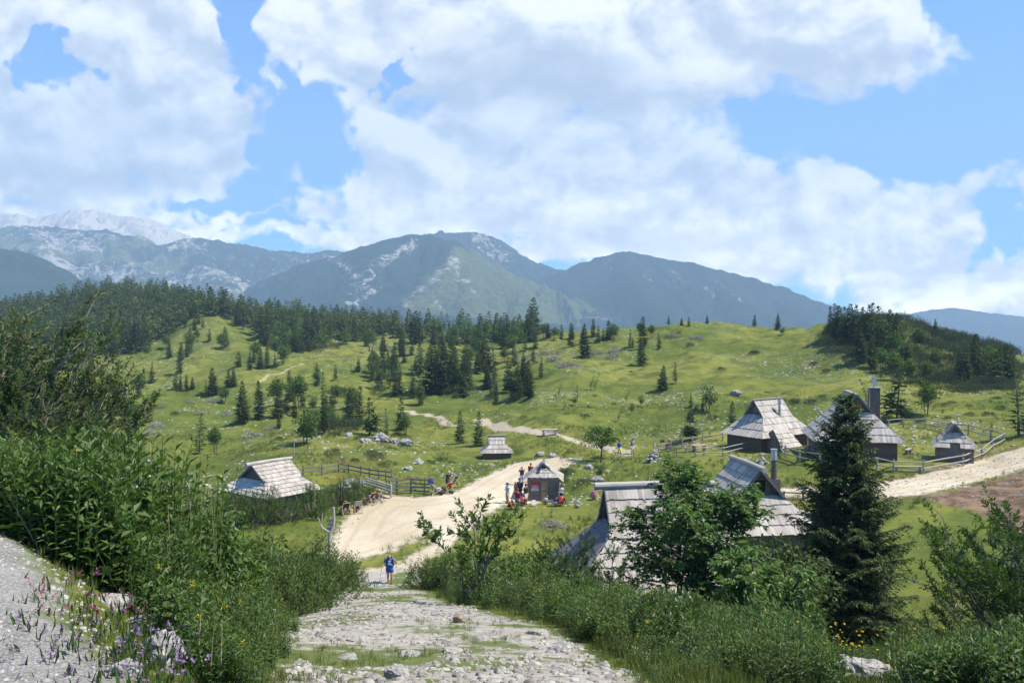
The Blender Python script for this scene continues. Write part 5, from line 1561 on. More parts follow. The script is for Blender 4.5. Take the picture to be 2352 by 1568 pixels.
    if hair == 'bald':
        k = MB()
        for a in (1.35, 1.6, 1.85, 2.1, 2.4, 3.9, 4.2, 4.45, 4.7, 4.95):
            c = hc + (f * math.cos(a) + sdv * math.sin(a)) * 0.056 - uu * 0.002
            k.merge(_SMALL[0], TM(*c, a, 0.014))
        k.build('hair', M_HAIR['dark'], R, True)
    else: cap('hair', M_HAIR[hair], 0.066, -0.25, -0.012)
    if hat: cap('hat', CLOTH[hat[0]], 0.072, 0.12, 0.0, hat[1])
    # clothes follow the limbs
    k = MB()
    w = 0.118 + belly * 0.9; dpt = 0.078 + belly
    loft(k, [hip + upv * -0.03, hip + upv * 0.03, (hip + ch) / 2 + np.array([belly * 0.35, 0, 0]), ch, ch + (nk - ch) * 0.62, nk - (nk - ch) * 0.08], [(0.100, 0.082 + belly), (0.108 + belly * 0.5, 0.088 + belly), (w * 0.93, dpt + belly * 0.3), (0.118, 0.088), (0.100, 0.066), (0.045, 0.045)], 14)
    for s in 'lr':
        a, e, wv = J[s + 'sh'], J[s + 'el'], J[s + 'wr']
        if sleeve > 0:
            pts = [ch * 0.35 + a * 0.65, a, a + (e - a) * min(1, sleeve)]; rr = [0.05, 0.047, 0.040]
            if sleeve > 1: pts += [e + (wv - e) * (sleeve - 1)]; rr += [0.028]
            loft(k, pts, rr, 9)
    k.build('shirt', CLOTH[top], R, True)
    k = MB()
    loft(k, [hip - upv * 0.055, hip, hip + upv * 0.06], [(0.085, 0.085), (0.106 + belly * 0.4, 0.090 + belly * 0.6), (0.100 + belly * 0.5, 0.084 + belly)], 14)
    for s, sy in (('l', 1), ('r', -1)):
        hp = hip + np.array([0, sy * 0.052, -0.015]); kn, an = J[s + 'kn'], J[s + 'an']
        pts = [hp, hp + (kn - hp) * min(1, leg * 1.0)]; rr = [0.080, 0.066 if leg < 1 else 0.050]
        if leg > 1: pts += [kn + (an - kn) * (leg - 1)]; rr += [0.036]
        loft(k, pts, rr, 10)
    k.build('trousers' if leg > 1 else 'shorts', CLOTH[bottom], R, True)
    for s in 'lr':
        k = MB(); an = J[s + 'an']; loft(k, [an + [-0.03, 0, -0.018], an + [0.02, 0, -0.012], an + [0.085, 0, -0.026], an + [0.105, 0, -0.032]], [(0.024, 0.026), (0.028, 0.030), (0.028, 0.018), (0.016, 0.010)], 8)
        k.build('shoe', CLOTH[shoe], R, True)
    if pack:
        f = np.array([f[0], f[1], 0.0]); f /= np.linalg.norm(f)
        k = MB(); c = (ch + hip) / 2 + upv * 0.05 - f * 0.135; Rm = np.stack([f, sdv, upv], 1)
        box(k, c, (0.12, 0.19, 0.30), Rm, 0.5, 0, 0.85); bk = k.build('backpack', CLOTH[pack], R)
        k = MB()
        for s in (-1, 1):
            tube(k, [nk - f * 0.06 + sdv * s * 0.07 - upv * 0.02, nk + sdv * s * 0.075 + f * 0.03 - upv * 0.015, ch + sdv * s * 0.088 + f * 0.10, ch + sdv * s * 0.125 - upv * 0.08 + f * 0.02], 0.014, 6)
        hb = [hip + upv * 0.065 + (f * math.cos(a) * (0.098 + belly * 1.1) + sdv * math.sin(a) * (0.120 + belly * 0.6)) for a in np.linspace(-PI, PI, 15)]
        tube(k, hb, 0.014, 6, caps=False); k.build('strap', CLOTH[pack], bk)
    return R


SIT = dict(hip=(-0.05, 0, 0.20), chest=(-0.16, 0, 0.38), neck=(-0.20, 0, 0.475), head=(-0.19, 0, 0.56), lsh=(-0.185, 0.105, 0.45), rsh=(-0.185, -0.105, 0.45), lel=(-0.07, 0.15, 0.32), rel=(-0.07, -0.15, 0.32), lwr=(0.07, 0.13, 0.30), rwr=(0.07, -0.13, 0.30), lkn=(0.21, 0.06, 0.265), rkn=(0.21, -0.06, 0.265), lan=(0.28, 0.06, 0.045), ran=(0.28, -0.06, 0.045))
CROUCH = dict(hip=(-0.06, 0, 0.20), chest=(0.05, 0, 0.375), neck=(0.12, 0, 0.45), head=(0.17, 0, 0.52), lsh=(0.09, 0.105, 0.43), rsh=(0.09, -0.105, 0.43), lel=(0.19, 0.13, 0.29), rel=(0.19, -0.13, 0.29), lwr=(0.26, 0.07, 0.18), rwr=(0.26, -0.07, 0.18), lkn=(0.17, 0.085, 0.285), rkn=(0.17, -0.085, 0.25), lan=(0.04, 0.075, 0.045), ran=(0.0, -0.075, 0.045), look=(1, 0, -0.5))
ARMS_UP = dict(lel=(0.10, 0.16, 0.69), rel=(0.10, -0.16, 0.69), lwr=(0.16, 0.05, 0.84), rwr=(0.16, -0.05, 0.84))
FOLDED = dict(lel=(0.03, 0.15, 0.66), rel=(0.03, -0.15, 0.66), lwr=(0.12, 0.02, 0.68), rwr=(0.12, -0.02, 0.66))
STRIDE = dict(lkn=(0.10, 0.06, 0.29), lan=(0.10, 0.06, 0.06), rkn=(-0.02, -0.06, 0.28), ran=(-0.14, -0.06, 0.07))
HIKER = dict(neck=(0.035, 0, 0.835), head=(0.085, 0, 0.905), look=(1, 0, -0.55), chest=(0.02, 0, 0.735), lsh=(0.02, 0.115, 0.80), rsh=(0.02, -0.115, 0.80), lel=(0.03, 0.225, 0.68), lwr=(0.13, 0.13, 0.80), rel=(0.0, -0.18, 0.66), rwr=(0.14, -0.235, 0.62), lkn=(0.09, 0.06, 0.29), lan=(0.04, 0.05, 0.05), rkn=(-0.01, -0.055, 0.28), ran=(-0.12, -0.05, 0.07))


def build_people():
    def g(px, py, Y=None):
        return hit(px, py) if Y is None else on(px, Y)

    def face(p, ang=0.0):      # towards the viewer, plus a turn
        return math.atan2(-p[1], -p[0]) + ang
    p = on(893, 46.8)
    H = person('balding hiker with a walking pole, blue shirt and shorts, coming up the path', p, face(p), HIKER, 'blue', 'royal', 'bald', M_SKIND, 1.78, 0.62, 0.62, None, 0.030, pack='black', group='walkers on the tracks')
    # shirt print and side stripe: small pale marks on the shirt front
    k = MB()
    for (yy, zz, w, hh) in ((0.0, 0.755, 0.05, 0.010), (0.0, 0.738, 0.075, 0.012), (0.0, 0.69, 0.06, 0.010), (0.01, 0.672, 0.10, 0.008), (0.0, 0.655, 0.07, 0.008)):
        box(k, (0.125 - (0.755 - zz) * -0.25, yy, zz), (0.006, w, hh))
    k.build('shirt_print', CLOTH['white'], H)
    # walking pole held in his right hand
    k = MB(); w = np.array(HIKER['rwr']) * 1.78
    hand = w + np.array([0.05, -0.005, -0.02]); tip = np.array([0.28, -0.62, 0.0])
    R = root('walking_pole', 'thin dark walking pole held by the hiker in blue', 'walking pole', p, face(p))
    tube(k, [hand, tip], [0.009, 0.007], 6); k.build('shaft', CLOTH['black'], R)
    k = MB(); d = (hand - tip) / np.linalg.norm(hand - tip); tube(k, [hand - d * 0.06, hand + d * 0.10], 0.017, 8); k.build('handle', CLOTH['black'], R)

    def P(px, py, label, ang, pose, top, bot, Y=None, abs_rz=None, **kw):
        q = g(px, py, Y); return person(label, q, face(q, ang) if abs_rz is None else abs_rz, pose, top, bot, **kw)
    P(1199, 1114, 'standing man in black vest and pale jeans, back turned, on the road behind the kiosk', PI + 0.3, {**ARMS_UP}, 'black', 'jeans', hair='fair', leg=1.9, sleeve=0.4)
    P(1219, 1106, 'person in a dark red vest on the road, half hidden by the kiosk roof', PI - 0.3, {}, 'darkred', 'black', hair='brown', leg=1.9, sleeve=0.4)
    P(1166, 1156, 'person in sky blue shirt and sun hat with folded arms, left of the kiosk queue', -1.1, FOLDED, 'skyblue', 'khaki', hat=('brown', 0.05), leg=1.85)
    P(1171, 1169, 'child in a bright orange jacket crouching in front of the group at the kiosk', 0.9, CROUCH, 'orange', 'black', h=1.45, hair='fair', leg=1.7, sleeve=1.7)
    P(1184, 1153, 'bare armed person in a black vest and shorts in the queue at the kiosk', 1.2, {}, 'black', 'khaki', hair='fair', skin=M_SKIND, sleeve=0.15, leg=0.7)
    P(1193, 1146, 'tall person in navy jacket facing the viewer at the back of the kiosk queue', 0.1, {}, 'navy', 'black', h=1.82, sleeve=1.6, leg=1.9, hair='brown')
    P(1189, 1170, 'man in a dark red shirt and grey shorts standing before the kiosk corner', 2.6, {}, 'darkred', 'grey', sleeve=0.7, leg=0.9, hair='brown', skin=M_SKIND)
    P(1199, 1161, 'child in red crouching in the shade against the kiosk', 2.4, CROUCH, 'red', 'navy', h=1.45, hair='dark', leg=1.8, sleeve=1.4)
    P(1208, 1158, 'dark haired woman in black and white leaning beside the kiosk poster', -2.2, FOLDED, 'black', 'cream', sleeve=0.5, leg=1.6, skin=M_SKIND)
    P(1290, 1154, 'boy with dark hair and white shirt standing right of the kiosk', -0.6, {'lwr': (0.16, 0.08, 0.62), 'rwr': (0.16, -0.08, 0.62)}, 'white', 'black', h=1.5, leg=1.8)
    P(1287, 1162, 'person in a red shirt sitting on the turf right of the kiosk, back turned', 2.3, CROUCH, 'red', 'brown', hair='brown', leg=1.7, sleeve=0.9)
    P(1275, 1162, 'person in a navy top sitting beside the red shirted one by the kiosk', 2.0, CROUCH, 'navy', 'cream', hair='dark', leg=1.7, h=1.5)
    P(1251, 1158, 'small child in a pale top and grey cap sitting before the yellow door', 1.2, CROUCH, 'white', 'grey', h=1.25, hat=('grey', 0.0), leg=1.7)
    P(1361, 1147, 'woman in a pink shirt crouching alone in the grass beyond the kiosk', 1.1, CROUCH, 'pink', 'khaki', hair='grey', leg=1.8, sleeve=0.7)
    P(1423, 1046, 'small far walker in blue top and yellow trousers at the end of the trail', 0.2, STRIDE, 'royal', 'yellow', hair='brown', leg=1.9, group='walkers on the tracks')
    P(1453, 1042, 'tiny grey and white figure standing in the pasture beyond the trail end', 0.4, {}, 'grey', 'cream', hair='dark', leg=1.9, group='walkers on the tracks')
    P(1533, 1030, 'person in a red top sitting beyond the rail fence near the big cairn', 0.8, CROUCH, 'red', 'grey', hair='brown', leg=1.8, sleeve=1.5)
    # deck chairs and those who sit in them
    for (px, py, rz, fab, lb, pl_) in (
            (791, 1181, 2.15, 'brown', 'brown canvas deck chair nearest the signpost, seen from behind', ('person in an orange cap and white shirt sitting in the brown deck chair', 'white', 'khaki', 'dark', ('orange', 0.03))),
            (820, 1176, 2.05, 'white', 'cream canvas deck chair with its back to the road', ('dark haired person in black sitting in the cream deck chair', 'black', 'grey', 'dark', None)),
            (846, 1158, 2.75, 'dark', 'dark deck chair turned to the fence, between the cream one and the gate', ('person in grey sitting in the dark deck chair', 'grey', 'khaki', 'brown', None)),
            (864, 1153, 3.0, 'white2', 'deck chair reclined low beside the pole gate', ('person in red lying back in the reclined deck chair', 'red', 'khaki', 'fair', None)),
            (1000, 1135, 0.75, 'white', 'cream deck chair at the end of the rail fence', ('dark haired person in grey seated in the cream deck chair by the fence', 'grey', 'jeans', 'dark', None)),
            (1025, 1132, 2.4, 'red', 'bright red deck chair among the group at the fence end', ('person in yellow sitting by the red deck chair', 'yellow', 'navy', 'dark', None)),
            (1040, 1120, -2.4, 'dark', 'dark deck chair standing empty behind the red one', None)):
        q = hit(px, py)
        deck_chair(lb, q, rz, fab)
        if pl_:
            w = np.array([math.cos(rz), math.sin(rz), 0]) * 0.10
            person(pl_[0], q + w, rz, SIT, pl_[1], pl_[2], pl_[3], leg=1.6, hat=pl_[4], sleeve=0.8, group='people resting in deck chairs')
    P(1028, 1122, 'person in a black top standing bent over the red deck chair', 2.6, {'chest': (0.08, 0, 0.70), 'neck': (0.14, 0, 0.79), 'head': (0.19, 0, 0.86), 'lsh': (0.12, 0.105, 0.77), 'rsh': (0.12, -0.105, 0.77), 'lwr': (0.2, 0.1, 0.55), 'rwr': (0.2, -0.1, 0.55)}, 'black', 'brown', hair='fair', h=1.6, skin=M_SKIND, leg=1.4, group='people resting in deck chairs')
# ------------------------------------------------------------------ planting
KIDS = {}


def tree_proto(name, cr, tr, m_cr, m_tr, split=True):
    """a crown and trunk pair of meshes; or both in one for far trees"""
    if split:
        return (cr.mesh('crown', m_cr), tr.mesh('trunk', m_tr, True))
    mb = MB(); mb.merge(cr); q0 = len(mb.qm)
    V, Q, T, ti = tr.arrays(); mb.add(V, Q, ti, 1)
    if len(T): mb.t.append(T + mb.n - len(V)); mb.tm.append(np.ones(len(T), int))
    return (mb.mesh(name, [m_cr, m_tr]), None)


def plant(name, proto, loc, s, label, cat, group=None, rz=None, sz=1.0):
    rz = random.uniform(0, 6.28) if rz is None else rz
    if proto[1] is None:
        o = link(bpy.data.objects.new(name, proto[0])); o.location = loc; o.rotation_euler = (0, 0, rz); o.scale = (s, s, s * sz)
        return tag(o, label, cat, group)
    R = root(name, label, cat, loc, rz, group, (s, s, s * sz))
    link(bpy.data.objects.new('crown', proto[0]), R); link(bpy.data.objects.new('trunk', proto[1]), R)
    return R


def build_trees():
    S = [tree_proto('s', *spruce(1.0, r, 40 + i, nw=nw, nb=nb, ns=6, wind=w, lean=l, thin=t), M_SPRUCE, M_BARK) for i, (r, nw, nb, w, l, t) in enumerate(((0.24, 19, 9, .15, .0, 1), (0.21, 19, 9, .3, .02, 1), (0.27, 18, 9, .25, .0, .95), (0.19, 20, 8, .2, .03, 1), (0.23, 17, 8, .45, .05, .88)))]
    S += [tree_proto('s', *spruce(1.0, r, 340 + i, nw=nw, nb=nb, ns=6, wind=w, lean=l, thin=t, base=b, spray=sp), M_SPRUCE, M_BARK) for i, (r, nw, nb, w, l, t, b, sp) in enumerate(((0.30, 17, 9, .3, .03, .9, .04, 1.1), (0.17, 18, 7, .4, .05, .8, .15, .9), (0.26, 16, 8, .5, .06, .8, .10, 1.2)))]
    TWO = tree_proto('s', *spruce(1.0, 0.36, 61, nw=17, nb=8, ns=6, wind=.2, gap=(0.32, 0.55), base=0.22), M_SPRUCE, M_BARK)
    PINE = tree_proto('p', *spruce(1.0, 0.28, 62, nw=13, nb=6, ns=6, wind=.7, lean=.16, thin=.75, base=0.2, spray=1.15), M_SPRUCE, M_BARK)
    LA = [tree_proto('l', *spruce(1.0, 0.17, 70 + i, nw=19, nb=7, ns=6, wind=.5, lean=.08, thin=.72, base=0.10, spray=0.85), M_SPRUCE_L, M_BARKG) for i in range(2)]
    LS = tree_proto('l', *spruce(1.0, 0.24, 75, nw=18, nb=8, ns=6, wind=.2, lean=.02, thin=.85, base=0.08), M_SPRUCE_L, M_BARKG)
    BENT = tree_proto('l', *spruce(1.0, 0.20, 77, nw=13, nb=5, ns=5, wind=.9, lean=.28, thin=.7, base=0.25), M_SPRUCE_L, M_BARKG)
    DK = tree_proto('d', *broadleaf(1.0, 0.42, 81, 0.12, 3, 60, 26, 0.062), M_LEAF, M_BARK)
    DM = tree_proto('d', *broadleaf(1.0, 0.38, 82, 0.30, 3, 40, 26, 0.070), M_LEAF_L, M_BARK)
    DT = tree_proto('d', *broadleaf(1.0, 0.56, 83, 0.40, 1, 60, 30, 0.060, 0.6), M_LEAF_L, M_BARKG)
    DY = tree_proto('d', *broadleaf(1.0, 0.30, 84, 0.18, 2, 26, 18, 0.075), M_LEAF_L, M_BARKG)
    SF = [tree_proto('spruce_tree', *spruce(1.0, r, 140 + i, nw=13, nb=8, ns=4, wind=.25, spray=1.25), M_SPRUCE, M_BARK, False) for i, r in enumerate((0.27, 0.31, 0.34, 0.24))]
    LF = [tree_proto('larch_tree', *spruce(1.0, 0.22, 150, nw=12, nb=6, ns=4, thin=.85, spray=1.2), M_SPRUCE_L, M_BARKG, False)]
    DF = [tree_proto('beech_tree', *broadleaf(1.0, 0.42, 160 + i, 0.10, 2, 26, 16, 0.11), M_LEAF, M_BARK, False) for i in range(2)]
    LB = [tree_proto('beech_tree', *broadleaf(1.0, 0.40, 164, 0.14, 2, 24, 16, 0.11), M_LEAF_L, M_BARK, False)]
    KS = {'S': ('spruce_tree', S, 'spruce'), 'L': ('larch_tree', LA, 'larch'), 'l': ('larch_tree', [LS], 'larch'), 'B': ('larch_tree', [BENT], 'larch'), 'D': ('maple_tree', [DK], 'broadleaf tree'), 'M': ('maple_tree', [DM], 'broadleaf tree'),
          'T': ('rowan_tree', [DT], 'broadleaf tree'), 'Y': ('young_tree', [DY], 'broadleaf tree'), '2': ('spruce_tree', [TWO], 'spruce'), 'P': ('pine_tree', [PINE], 'pine')}
    thick = ('dark spruce in the thicket on the middle pasture', 'spruces of the thicket on the middle pasture')
    thl = ('light green tree in the thicket on the middle pasture', 'light trees of the thicket on the middle pasture')
    brow = ('small spruce on the skyline of the bare right hill', 'spruces on the skyline of the bare hill')
    LIST = [
        (557, 970, 92, 'S', 'tallest of three full spruces standing in a row on a stony rise, left one'), (594, 964, 86, 'S', 'middle one of the three full spruces in a row on a stony rise'), (641, 960, 68, 'S', 'shortest of the three full spruces in a row on a stony rise, right one'),
        (413, 858, 56, 'S', 'solitary dark spruce on the slope under the wooded hill, casting a wide shadow'), (348, 880, 46, 'S', 'slim spruce left of the solitary dark one under the wooded hill'), (487, 907, 60, 'S', 'spruce with a smaller one at its left foot, by two brushwood heaps'), (474, 903, 30, 'S', 'low spruce at the left foot of a bigger one by the brushwood heaps'),
        (527, 886, 36, 'S', 'left of a pair of small spruces on a stalk beside the grassy terrace'), (536, 888, 42, 'S', 'right of a pair of small spruces on a stalk beside the grassy terrace'), (575, 850, 42, 'S', 'narrow spruce at the foot of the bare brow, left of a bushy group'), (599, 846, 44, 'S', 'bushy spruce of the group at the foot of the bare brow'), (613, 845, 50, 'S', 'taller spruce at the right of the group under the bare brow'),
        (770, 870, 32, 'S', 'small compact spruce alone on the grassy terrace'), (824, 852, 28, 'S', 'tiny spruce right of the grassy terrace'), (630, 842, 30, 'S', 'small spruce before the rounded bushes below the forest'),
        (402, 893, 36, 'S', 'first small spruce in the low row on the terrace edge'), (415, 894, 30, 'S', 'second small spruce in the low row on the terrace edge'), (428, 893, 32, 'S', 'third small spruce in the low row on the terrace edge'), (442, 894, 28, 'S', 'last small spruce in the low row on the terrace edge'),
        (267, 955, 78, 'S', 'dark spruce on a bare stem at the left, behind the brown shrub'), (286, 962, 66, 'S', 'second dark spruce on a bare stem at the left, slightly shorter'), (300, 968, 52, 'D', 'leafy tree with a black shadow right of the two bare stemmed spruces'), (233, 925, 56, 'Y', 'light green young tree left of the bare stemmed spruces'), (317, 905, 40, 'l', 'small larch above the leafy tree with a black shadow'),
        (1342, 822, 74, 'S', 'big dark spruce alone on the stony knoll beside brushwood'), (1478, 800, 70, 'S', 'narrow spruce high on the slope of the right hill'), (1472, 838, 58, 'S', 'spruce just below the narrow one on the slope of the right hill'), (1243, 867, 44, 'S', 'conical spruce alone at the right edge of the thicket'), (1513, 802, 36, 'S', 'slim dark tree against grey brushwood on the right hill'),
        (1523, 894, 52, 'S', 'left of two stalked spruces standing alone on the right meadow'), (1552, 880, 46, 'S', 'right of two stalked spruces standing alone on the right meadow'), (1733, 742, 26, 'S', 'lone round topped spruce on the skyline of the right hill'), (1787, 757, 36, 'S', 'broad spruce on the skyline right of the lone round topped one'), (1798, 770, 22, 'Y', 'small light tree below the broad skyline spruce'),
        (1624, 742, 18, *('S', *brow)), (1582, 750, 22, 'l', 'light larch on the skyline above the stony brow'), (1536, 745, 22, *('S', *brow)), (1565, 748, 18, *('S', *brow)), (1310, 796, 52, 'l', 'pale larch with a broad crown on the knoll skyline'), (1398, 780, 44, 'S', 'spruce with gaps on the knoll skyline'), (1375, 785, 36, 'l', 'light larch left of the gappy spruce on the knoll skyline'), (1250, 778, 34, 'M', 'rounded leafy tree on the knoll skyline'), (1275, 782, 30, 'M', 'second rounded leafy tree on the knoll skyline'), (1230, 800, 42, 'S', 'dark spruce before the rounded leafy trees on the knoll'),
        (868, 888, 66, 'S', *thick), (912, 905, 58, 'S', *thick), (895, 890, 50, 'S', *thick), (1000, 902, 104, 'S', *thick), (1020, 905, 112, 'S', *thick), (1008, 885, 92, 'S', *thick), (1045, 882, 80, 'S', *thick), (1066, 892, 86, 'S', *thick), (1034, 900, 70, 'S', *thick), (1115, 852, 76, 'S', *thick), (1135, 872, 70, 'S', *thick), (1165, 902, 78, 'S', *thick), (1190, 912, 70, 'S', *thick), (1214, 914, 84, 'S', *thick), (1204, 905, 80, 'S', *thick), (1100, 850, 60, 'S', *thick), (1180, 840, 50, 'S', *thick), (1158, 800, 50, 'S', *thick), (985, 880, 66, 'S', *thick), (1075, 860, 70, 'S', *thick), (1090, 795, 48, 'S', *thick),
        (965, 930, 58, 'l', *thl), (1140, 922, 40, 'l', *thl), (1128, 918, 56, 'L', *thl), (948, 915, 46, 'l', *thl), (880, 870, 52, 'l', *thl), (1050, 895, 46, 'D', *thl), (1222, 912, 34, 'l', *thl),
        (742, 935, 78, 'L', 'tall thin larch above the dark shadowed hollow'), (746, 992, 76, 'S', 'dark spruce at the left end of the shadowed hollow'), (805, 978, 80, 'S', 'left of two dark spruces crowding the shadowed hollow'), (826, 978, 88, 'S', 'right of two dark spruces crowding the shadowed hollow'), (848, 998, 84, 'P', 'slanting pine with a bare stem above the rocky mound'), (889, 998, 58, 'L', 'thin see-through larch on the rocky mound'), (921, 990, 74, 'l', 'pale larch at the right end of the rocky mound'), (932, 1000, 46, 'M', 'light leafy bush tree at the foot of the pale larch'),
        (703, 1020, 84, 'D', 'dense deep green maple with low branches on the middle pasture'), (635, 932, 62, 'M', 'light leafy tree above the three full spruces'), (665, 922, 68, 'S', 'dark topped spruce behind the light leafy trees'), (688, 938, 74, 'M', 'pale wispy leafy tree right of the dark topped spruce'), (515, 928, 38, 'M', 'small leafy tree beside a brushwood heap with a black shadow'), (720, 945, 40, 'Y', 'small round leafy tree left of the tall thin larch'),
        (458, 1042, 92, 'L', 'thin ragged larch beside the multi stemmed leafy tree'), (494, 1042, 60, 'M', 'leafy tree on several thin stems left of the long roofed hut'), (1055, 1018, 72, 'l', 'soft pale larch left of the little hut'), (1098, 1024, 76, 'l', 'soft dark larch just left of the little hut'), (1380, 1062, 86, 'T', 'umbrella shaped leafy tree on a clear stem by the road'), (1585, 1012, 66, '2', 'two tiered spruce inside the rail fence'), (1683, 988, 64, 'l', 'soft larch behind the fenced hut with the porch'), (1627, 945, 66, 'Y', 'thin young leafy tree on the stony slope'),
        (1326, 918, 34, 'B', 'wind bent larch with a bare stem, left of the leaning pair'), (1357, 896, 34, 'B', 'left one of a leaning pair of wind bent larches'), (1366, 898, 38, 'B', 'right one of a leaning pair of wind bent larches'), (1420, 968, 34, 'B', 'small forked larch on the pale rocks'), (1283, 910, 32, 'B', 'thin wispy larch at the edge of the smooth meadow'),
        (2060, 968, 118, 'P', 'tall ragged pine rising behind the clad chimney'), (1992, 935, 62, 'B', 'leaning spindly tree just behind the chimney hut roof'), (2128, 952, 74, 'M', 'round bright green leafy tree behind the ring fence'), (2340, 1000, 150, 'L', 'ragged larch cut by the right edge of the picture'), (2308, 826, 38, 'S', 'layered spruce on the right end of the dark hill'), (2148, 768, 34, 'S', 'pointed spruce on the crest of the dark hill'),
        (1380, 1100, 36, 'Y', 'low round bush tree beside the big grey boulder'), (822, 985, 26, 'Y', 'small bright bush tree in front of the slanting pine'),
    ]
    hill = ('dark spruce of the clump on the left end of the dark hill', 'spruces on the dark hill')
    hill2 = ('dark spruce on the lower right flank of the dark hill', 'spruces on the lower flank of the dark hill')
    for px, py, h in ((1908, 775, 52), (1918, 775, 58), (1928, 778, 56), (1942, 785, 60), (1955, 785, 64), (1966, 790, 66), (1980, 800, 70), (1996, 800, 74), (2006, 790, 70), (2022, 810, 80), (2044, 778, 50), (1932, 795, 50), (2060, 800, 60), (1975, 830, 60), (2000, 845, 56), (2085, 850, 50)):
        LIST.append((px, py, h * 1.3, 'S') + hill)
    for px, py, h in ((2235, 870, 82), (2248, 880, 92), (2215, 885, 70), (2268, 885, 70), (2290, 890, 72), (2312, 890, 76), (2325, 885, 68), (2205, 862, 50)):
        LIST.append((px, py, h * 1.2, 'S') + hill2)
    for px, py, h in ((2030, 790, 40), (2055, 820, 42), (2078, 840, 40), (2025, 855, 40), (2050, 872, 44), (2110, 800, 34), (2150, 850, 36), (2090, 880, 40), (2270, 850, 40), (2130, 880, 36)):
        LIST.append((px, py, h * 1.35, 'M', 'light leafy tree among the mountain pine of the dark hill', 'leafy trees on the dark hill'))
    g = np.random.default_rng(5)
    ex = {'S': ('dark spruce scattered on the slopes below the wooded hill', 'spruces scattered on the slopes'), 'l': ('pale green larch scattered on the slopes below the wooded hill', 'larches scattered on the slopes'), 'M': ('small leafy tree scattered on the slopes below the wooded hill', 'leafy trees scattered on the slopes'), 'Y': ('thin young tree scattered on the slopes below the wooded hill', 'young trees scattered on the slopes')}
    for (x0, x1, y0, y1, m, h0, h1, kinds) in ((200, 470, 800, 850, 12, 26, 42, 'SSSlM'), (180, 330, 880, 960, 7, 34, 54, 'SlM'), (425, 575, 715, 800, 16, 24, 44, 'SSlM'), (500, 720, 790, 850, 9, 26, 44, 'SlMM'), (720, 900, 880, 985, 9, 34, 60, 'SSlMY'), (840, 1000, 790, 880, 12, 30, 56, 'SSlM'), (900, 1250, 770, 860, 22, 30, 58, 'SSSlM'), (940, 1110, 840, 915, 9, 40, 76, 'SSlM'), (1110, 1225, 850, 915, 6, 44, 70, 'SSl'), (1240, 1500, 765, 800, 12, 24, 42, 'SSlM'), (640, 760, 925, 990, 5, 34, 54, 'lMS'), (1290, 1480, 900, 960, 5, 22, 34, 'YB'), (1540, 1700, 935, 985, 3, 26, 40, 'Yl')):
        for i in range(m):
            k_ = kinds[int(g.integers(len(kinds)))]; k2 = 'S' if k_ == 'S' else ('l' if k_ in 'lB' else k_)
            LIST.append((g.uniform(x0, x1), g.uniform(y0, y1), g.uniform(h0, h1), k_) + ex[k2])
    n = 0
    for it in LIST:
        px, py, h, kind, label = it[:5]; group = it[5] if len(it) > 5 else None
        nm, pr, cat = KS[kind]
        p = hit(px, py)
        H = h / F * p[1] * 1.03
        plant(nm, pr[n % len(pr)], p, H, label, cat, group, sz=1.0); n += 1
    # the wooded hill at the left, and the belt of trees running right from it
    g = np.random.default_rng(77)
    Z1 = np.array([(-80, 640), (340, 600), (470, 640), (505, 700), (430, 740), (392, 768), (345, 800), (250, 822), (180, 838), (60, 880), (-80, 900)])
    Z2 = np.array([(430, 630), (900, 700), (905, 770), (830, 782), (760, 803), (650, 818), (598, 792), (575, 750), (530, 738), (480, 726), (430, 722)])
    Z3 = np.array([(880, 720), (1240, 740), (1225, 790), (1150, 800), (1060, 802), (960, 792), (900, 778)])
    pts = []
    for Z, n_, ylo, yhi, minsp in ((Z1, 5200, 170, 450, 3.6), (Z2, 3000, 240, 420, 4.2), (Z3, 1000, 230, 345, 5.0)):
        px = g.uniform(Z[:, 0].min(), Z[:, 0].max(), n_); Y = np.sqrt(g.uniform(ylo**2, yhi**2, n_))
        a = (px - CX) / F; z = gz(a * Y, Y); py = HY - F * z / Y
        ok = poly_sd(px, py, Z) > 0
        for x, y, zz, pp in zip((a * Y)[ok], Y[ok], z[ok], px[ok]):
            if all((x - q[0]) ** 2 + (y - q[1]) ** 2 > minsp ** 2 for q in pts[-900:]): pts.append((x, y, zz, pp))
    pts = np.array(pts)
    order = np.argsort(pts[:, 1] * (1 + 0.0))
    near = set(order[:185].tolist())
    protos = [MB() for _ in range(3)]
    far = []
    for i, (x, y, z, px) in enumerate(pts):
        H = 7.4 * g.uniform(0.7, 1.35) * (1.15 if px < 520 else 1.0)
        dec = g.random() < (0.34 if vnoise(np.array([x / 16]), np.array([y / 16]))[0] > 0 else 0.08)
        if i in near:
            if dec: plant('beech_tree', (DF + LB)[i % 3], (x, y, z), H * 0.72, 'bushy light green tree mixed among the spruces of the wooded hill', 'broadleaf tree', 'leafy trees of the wooded hill')
            else: plant('spruce_tree', SF[i % 4], (x, y, z), H * g.uniform(0.8, 1.1), 'dark spruce at the edge of the forest on the wooded hill', 'spruce', 'spruces at the forest edge', sz=g.uniform(0.85, 1.25))
        else: far.append((x, y, z, g.uniform(0, 6.28), H * (0.72 if dec else 1.0), (4 + i % 2) if dec else i % 4, g.normal(0, 0.12)))
    PR = []
    for i, r in enumerate((0.27, 0.31, 0.34, 0.25)):
        cr, tr = spruce(1.0, r, 240 + i, nw=10, nb=6, ns=3, wind=.2, spray=1.5); mb = MB(); mb.merge(cr); PR.append(mb)
    for i in range(2):
        cr, tr = broadleaf(1.0, 0.42, 260 + i, 0.06, 1, 18, 12, 0.14); V, Q, T, ti = cr.arrays(); mb = MB(); mb.add(V, Q, np.clip(ti + 0.35, 0, 1)); PR.append(mb)
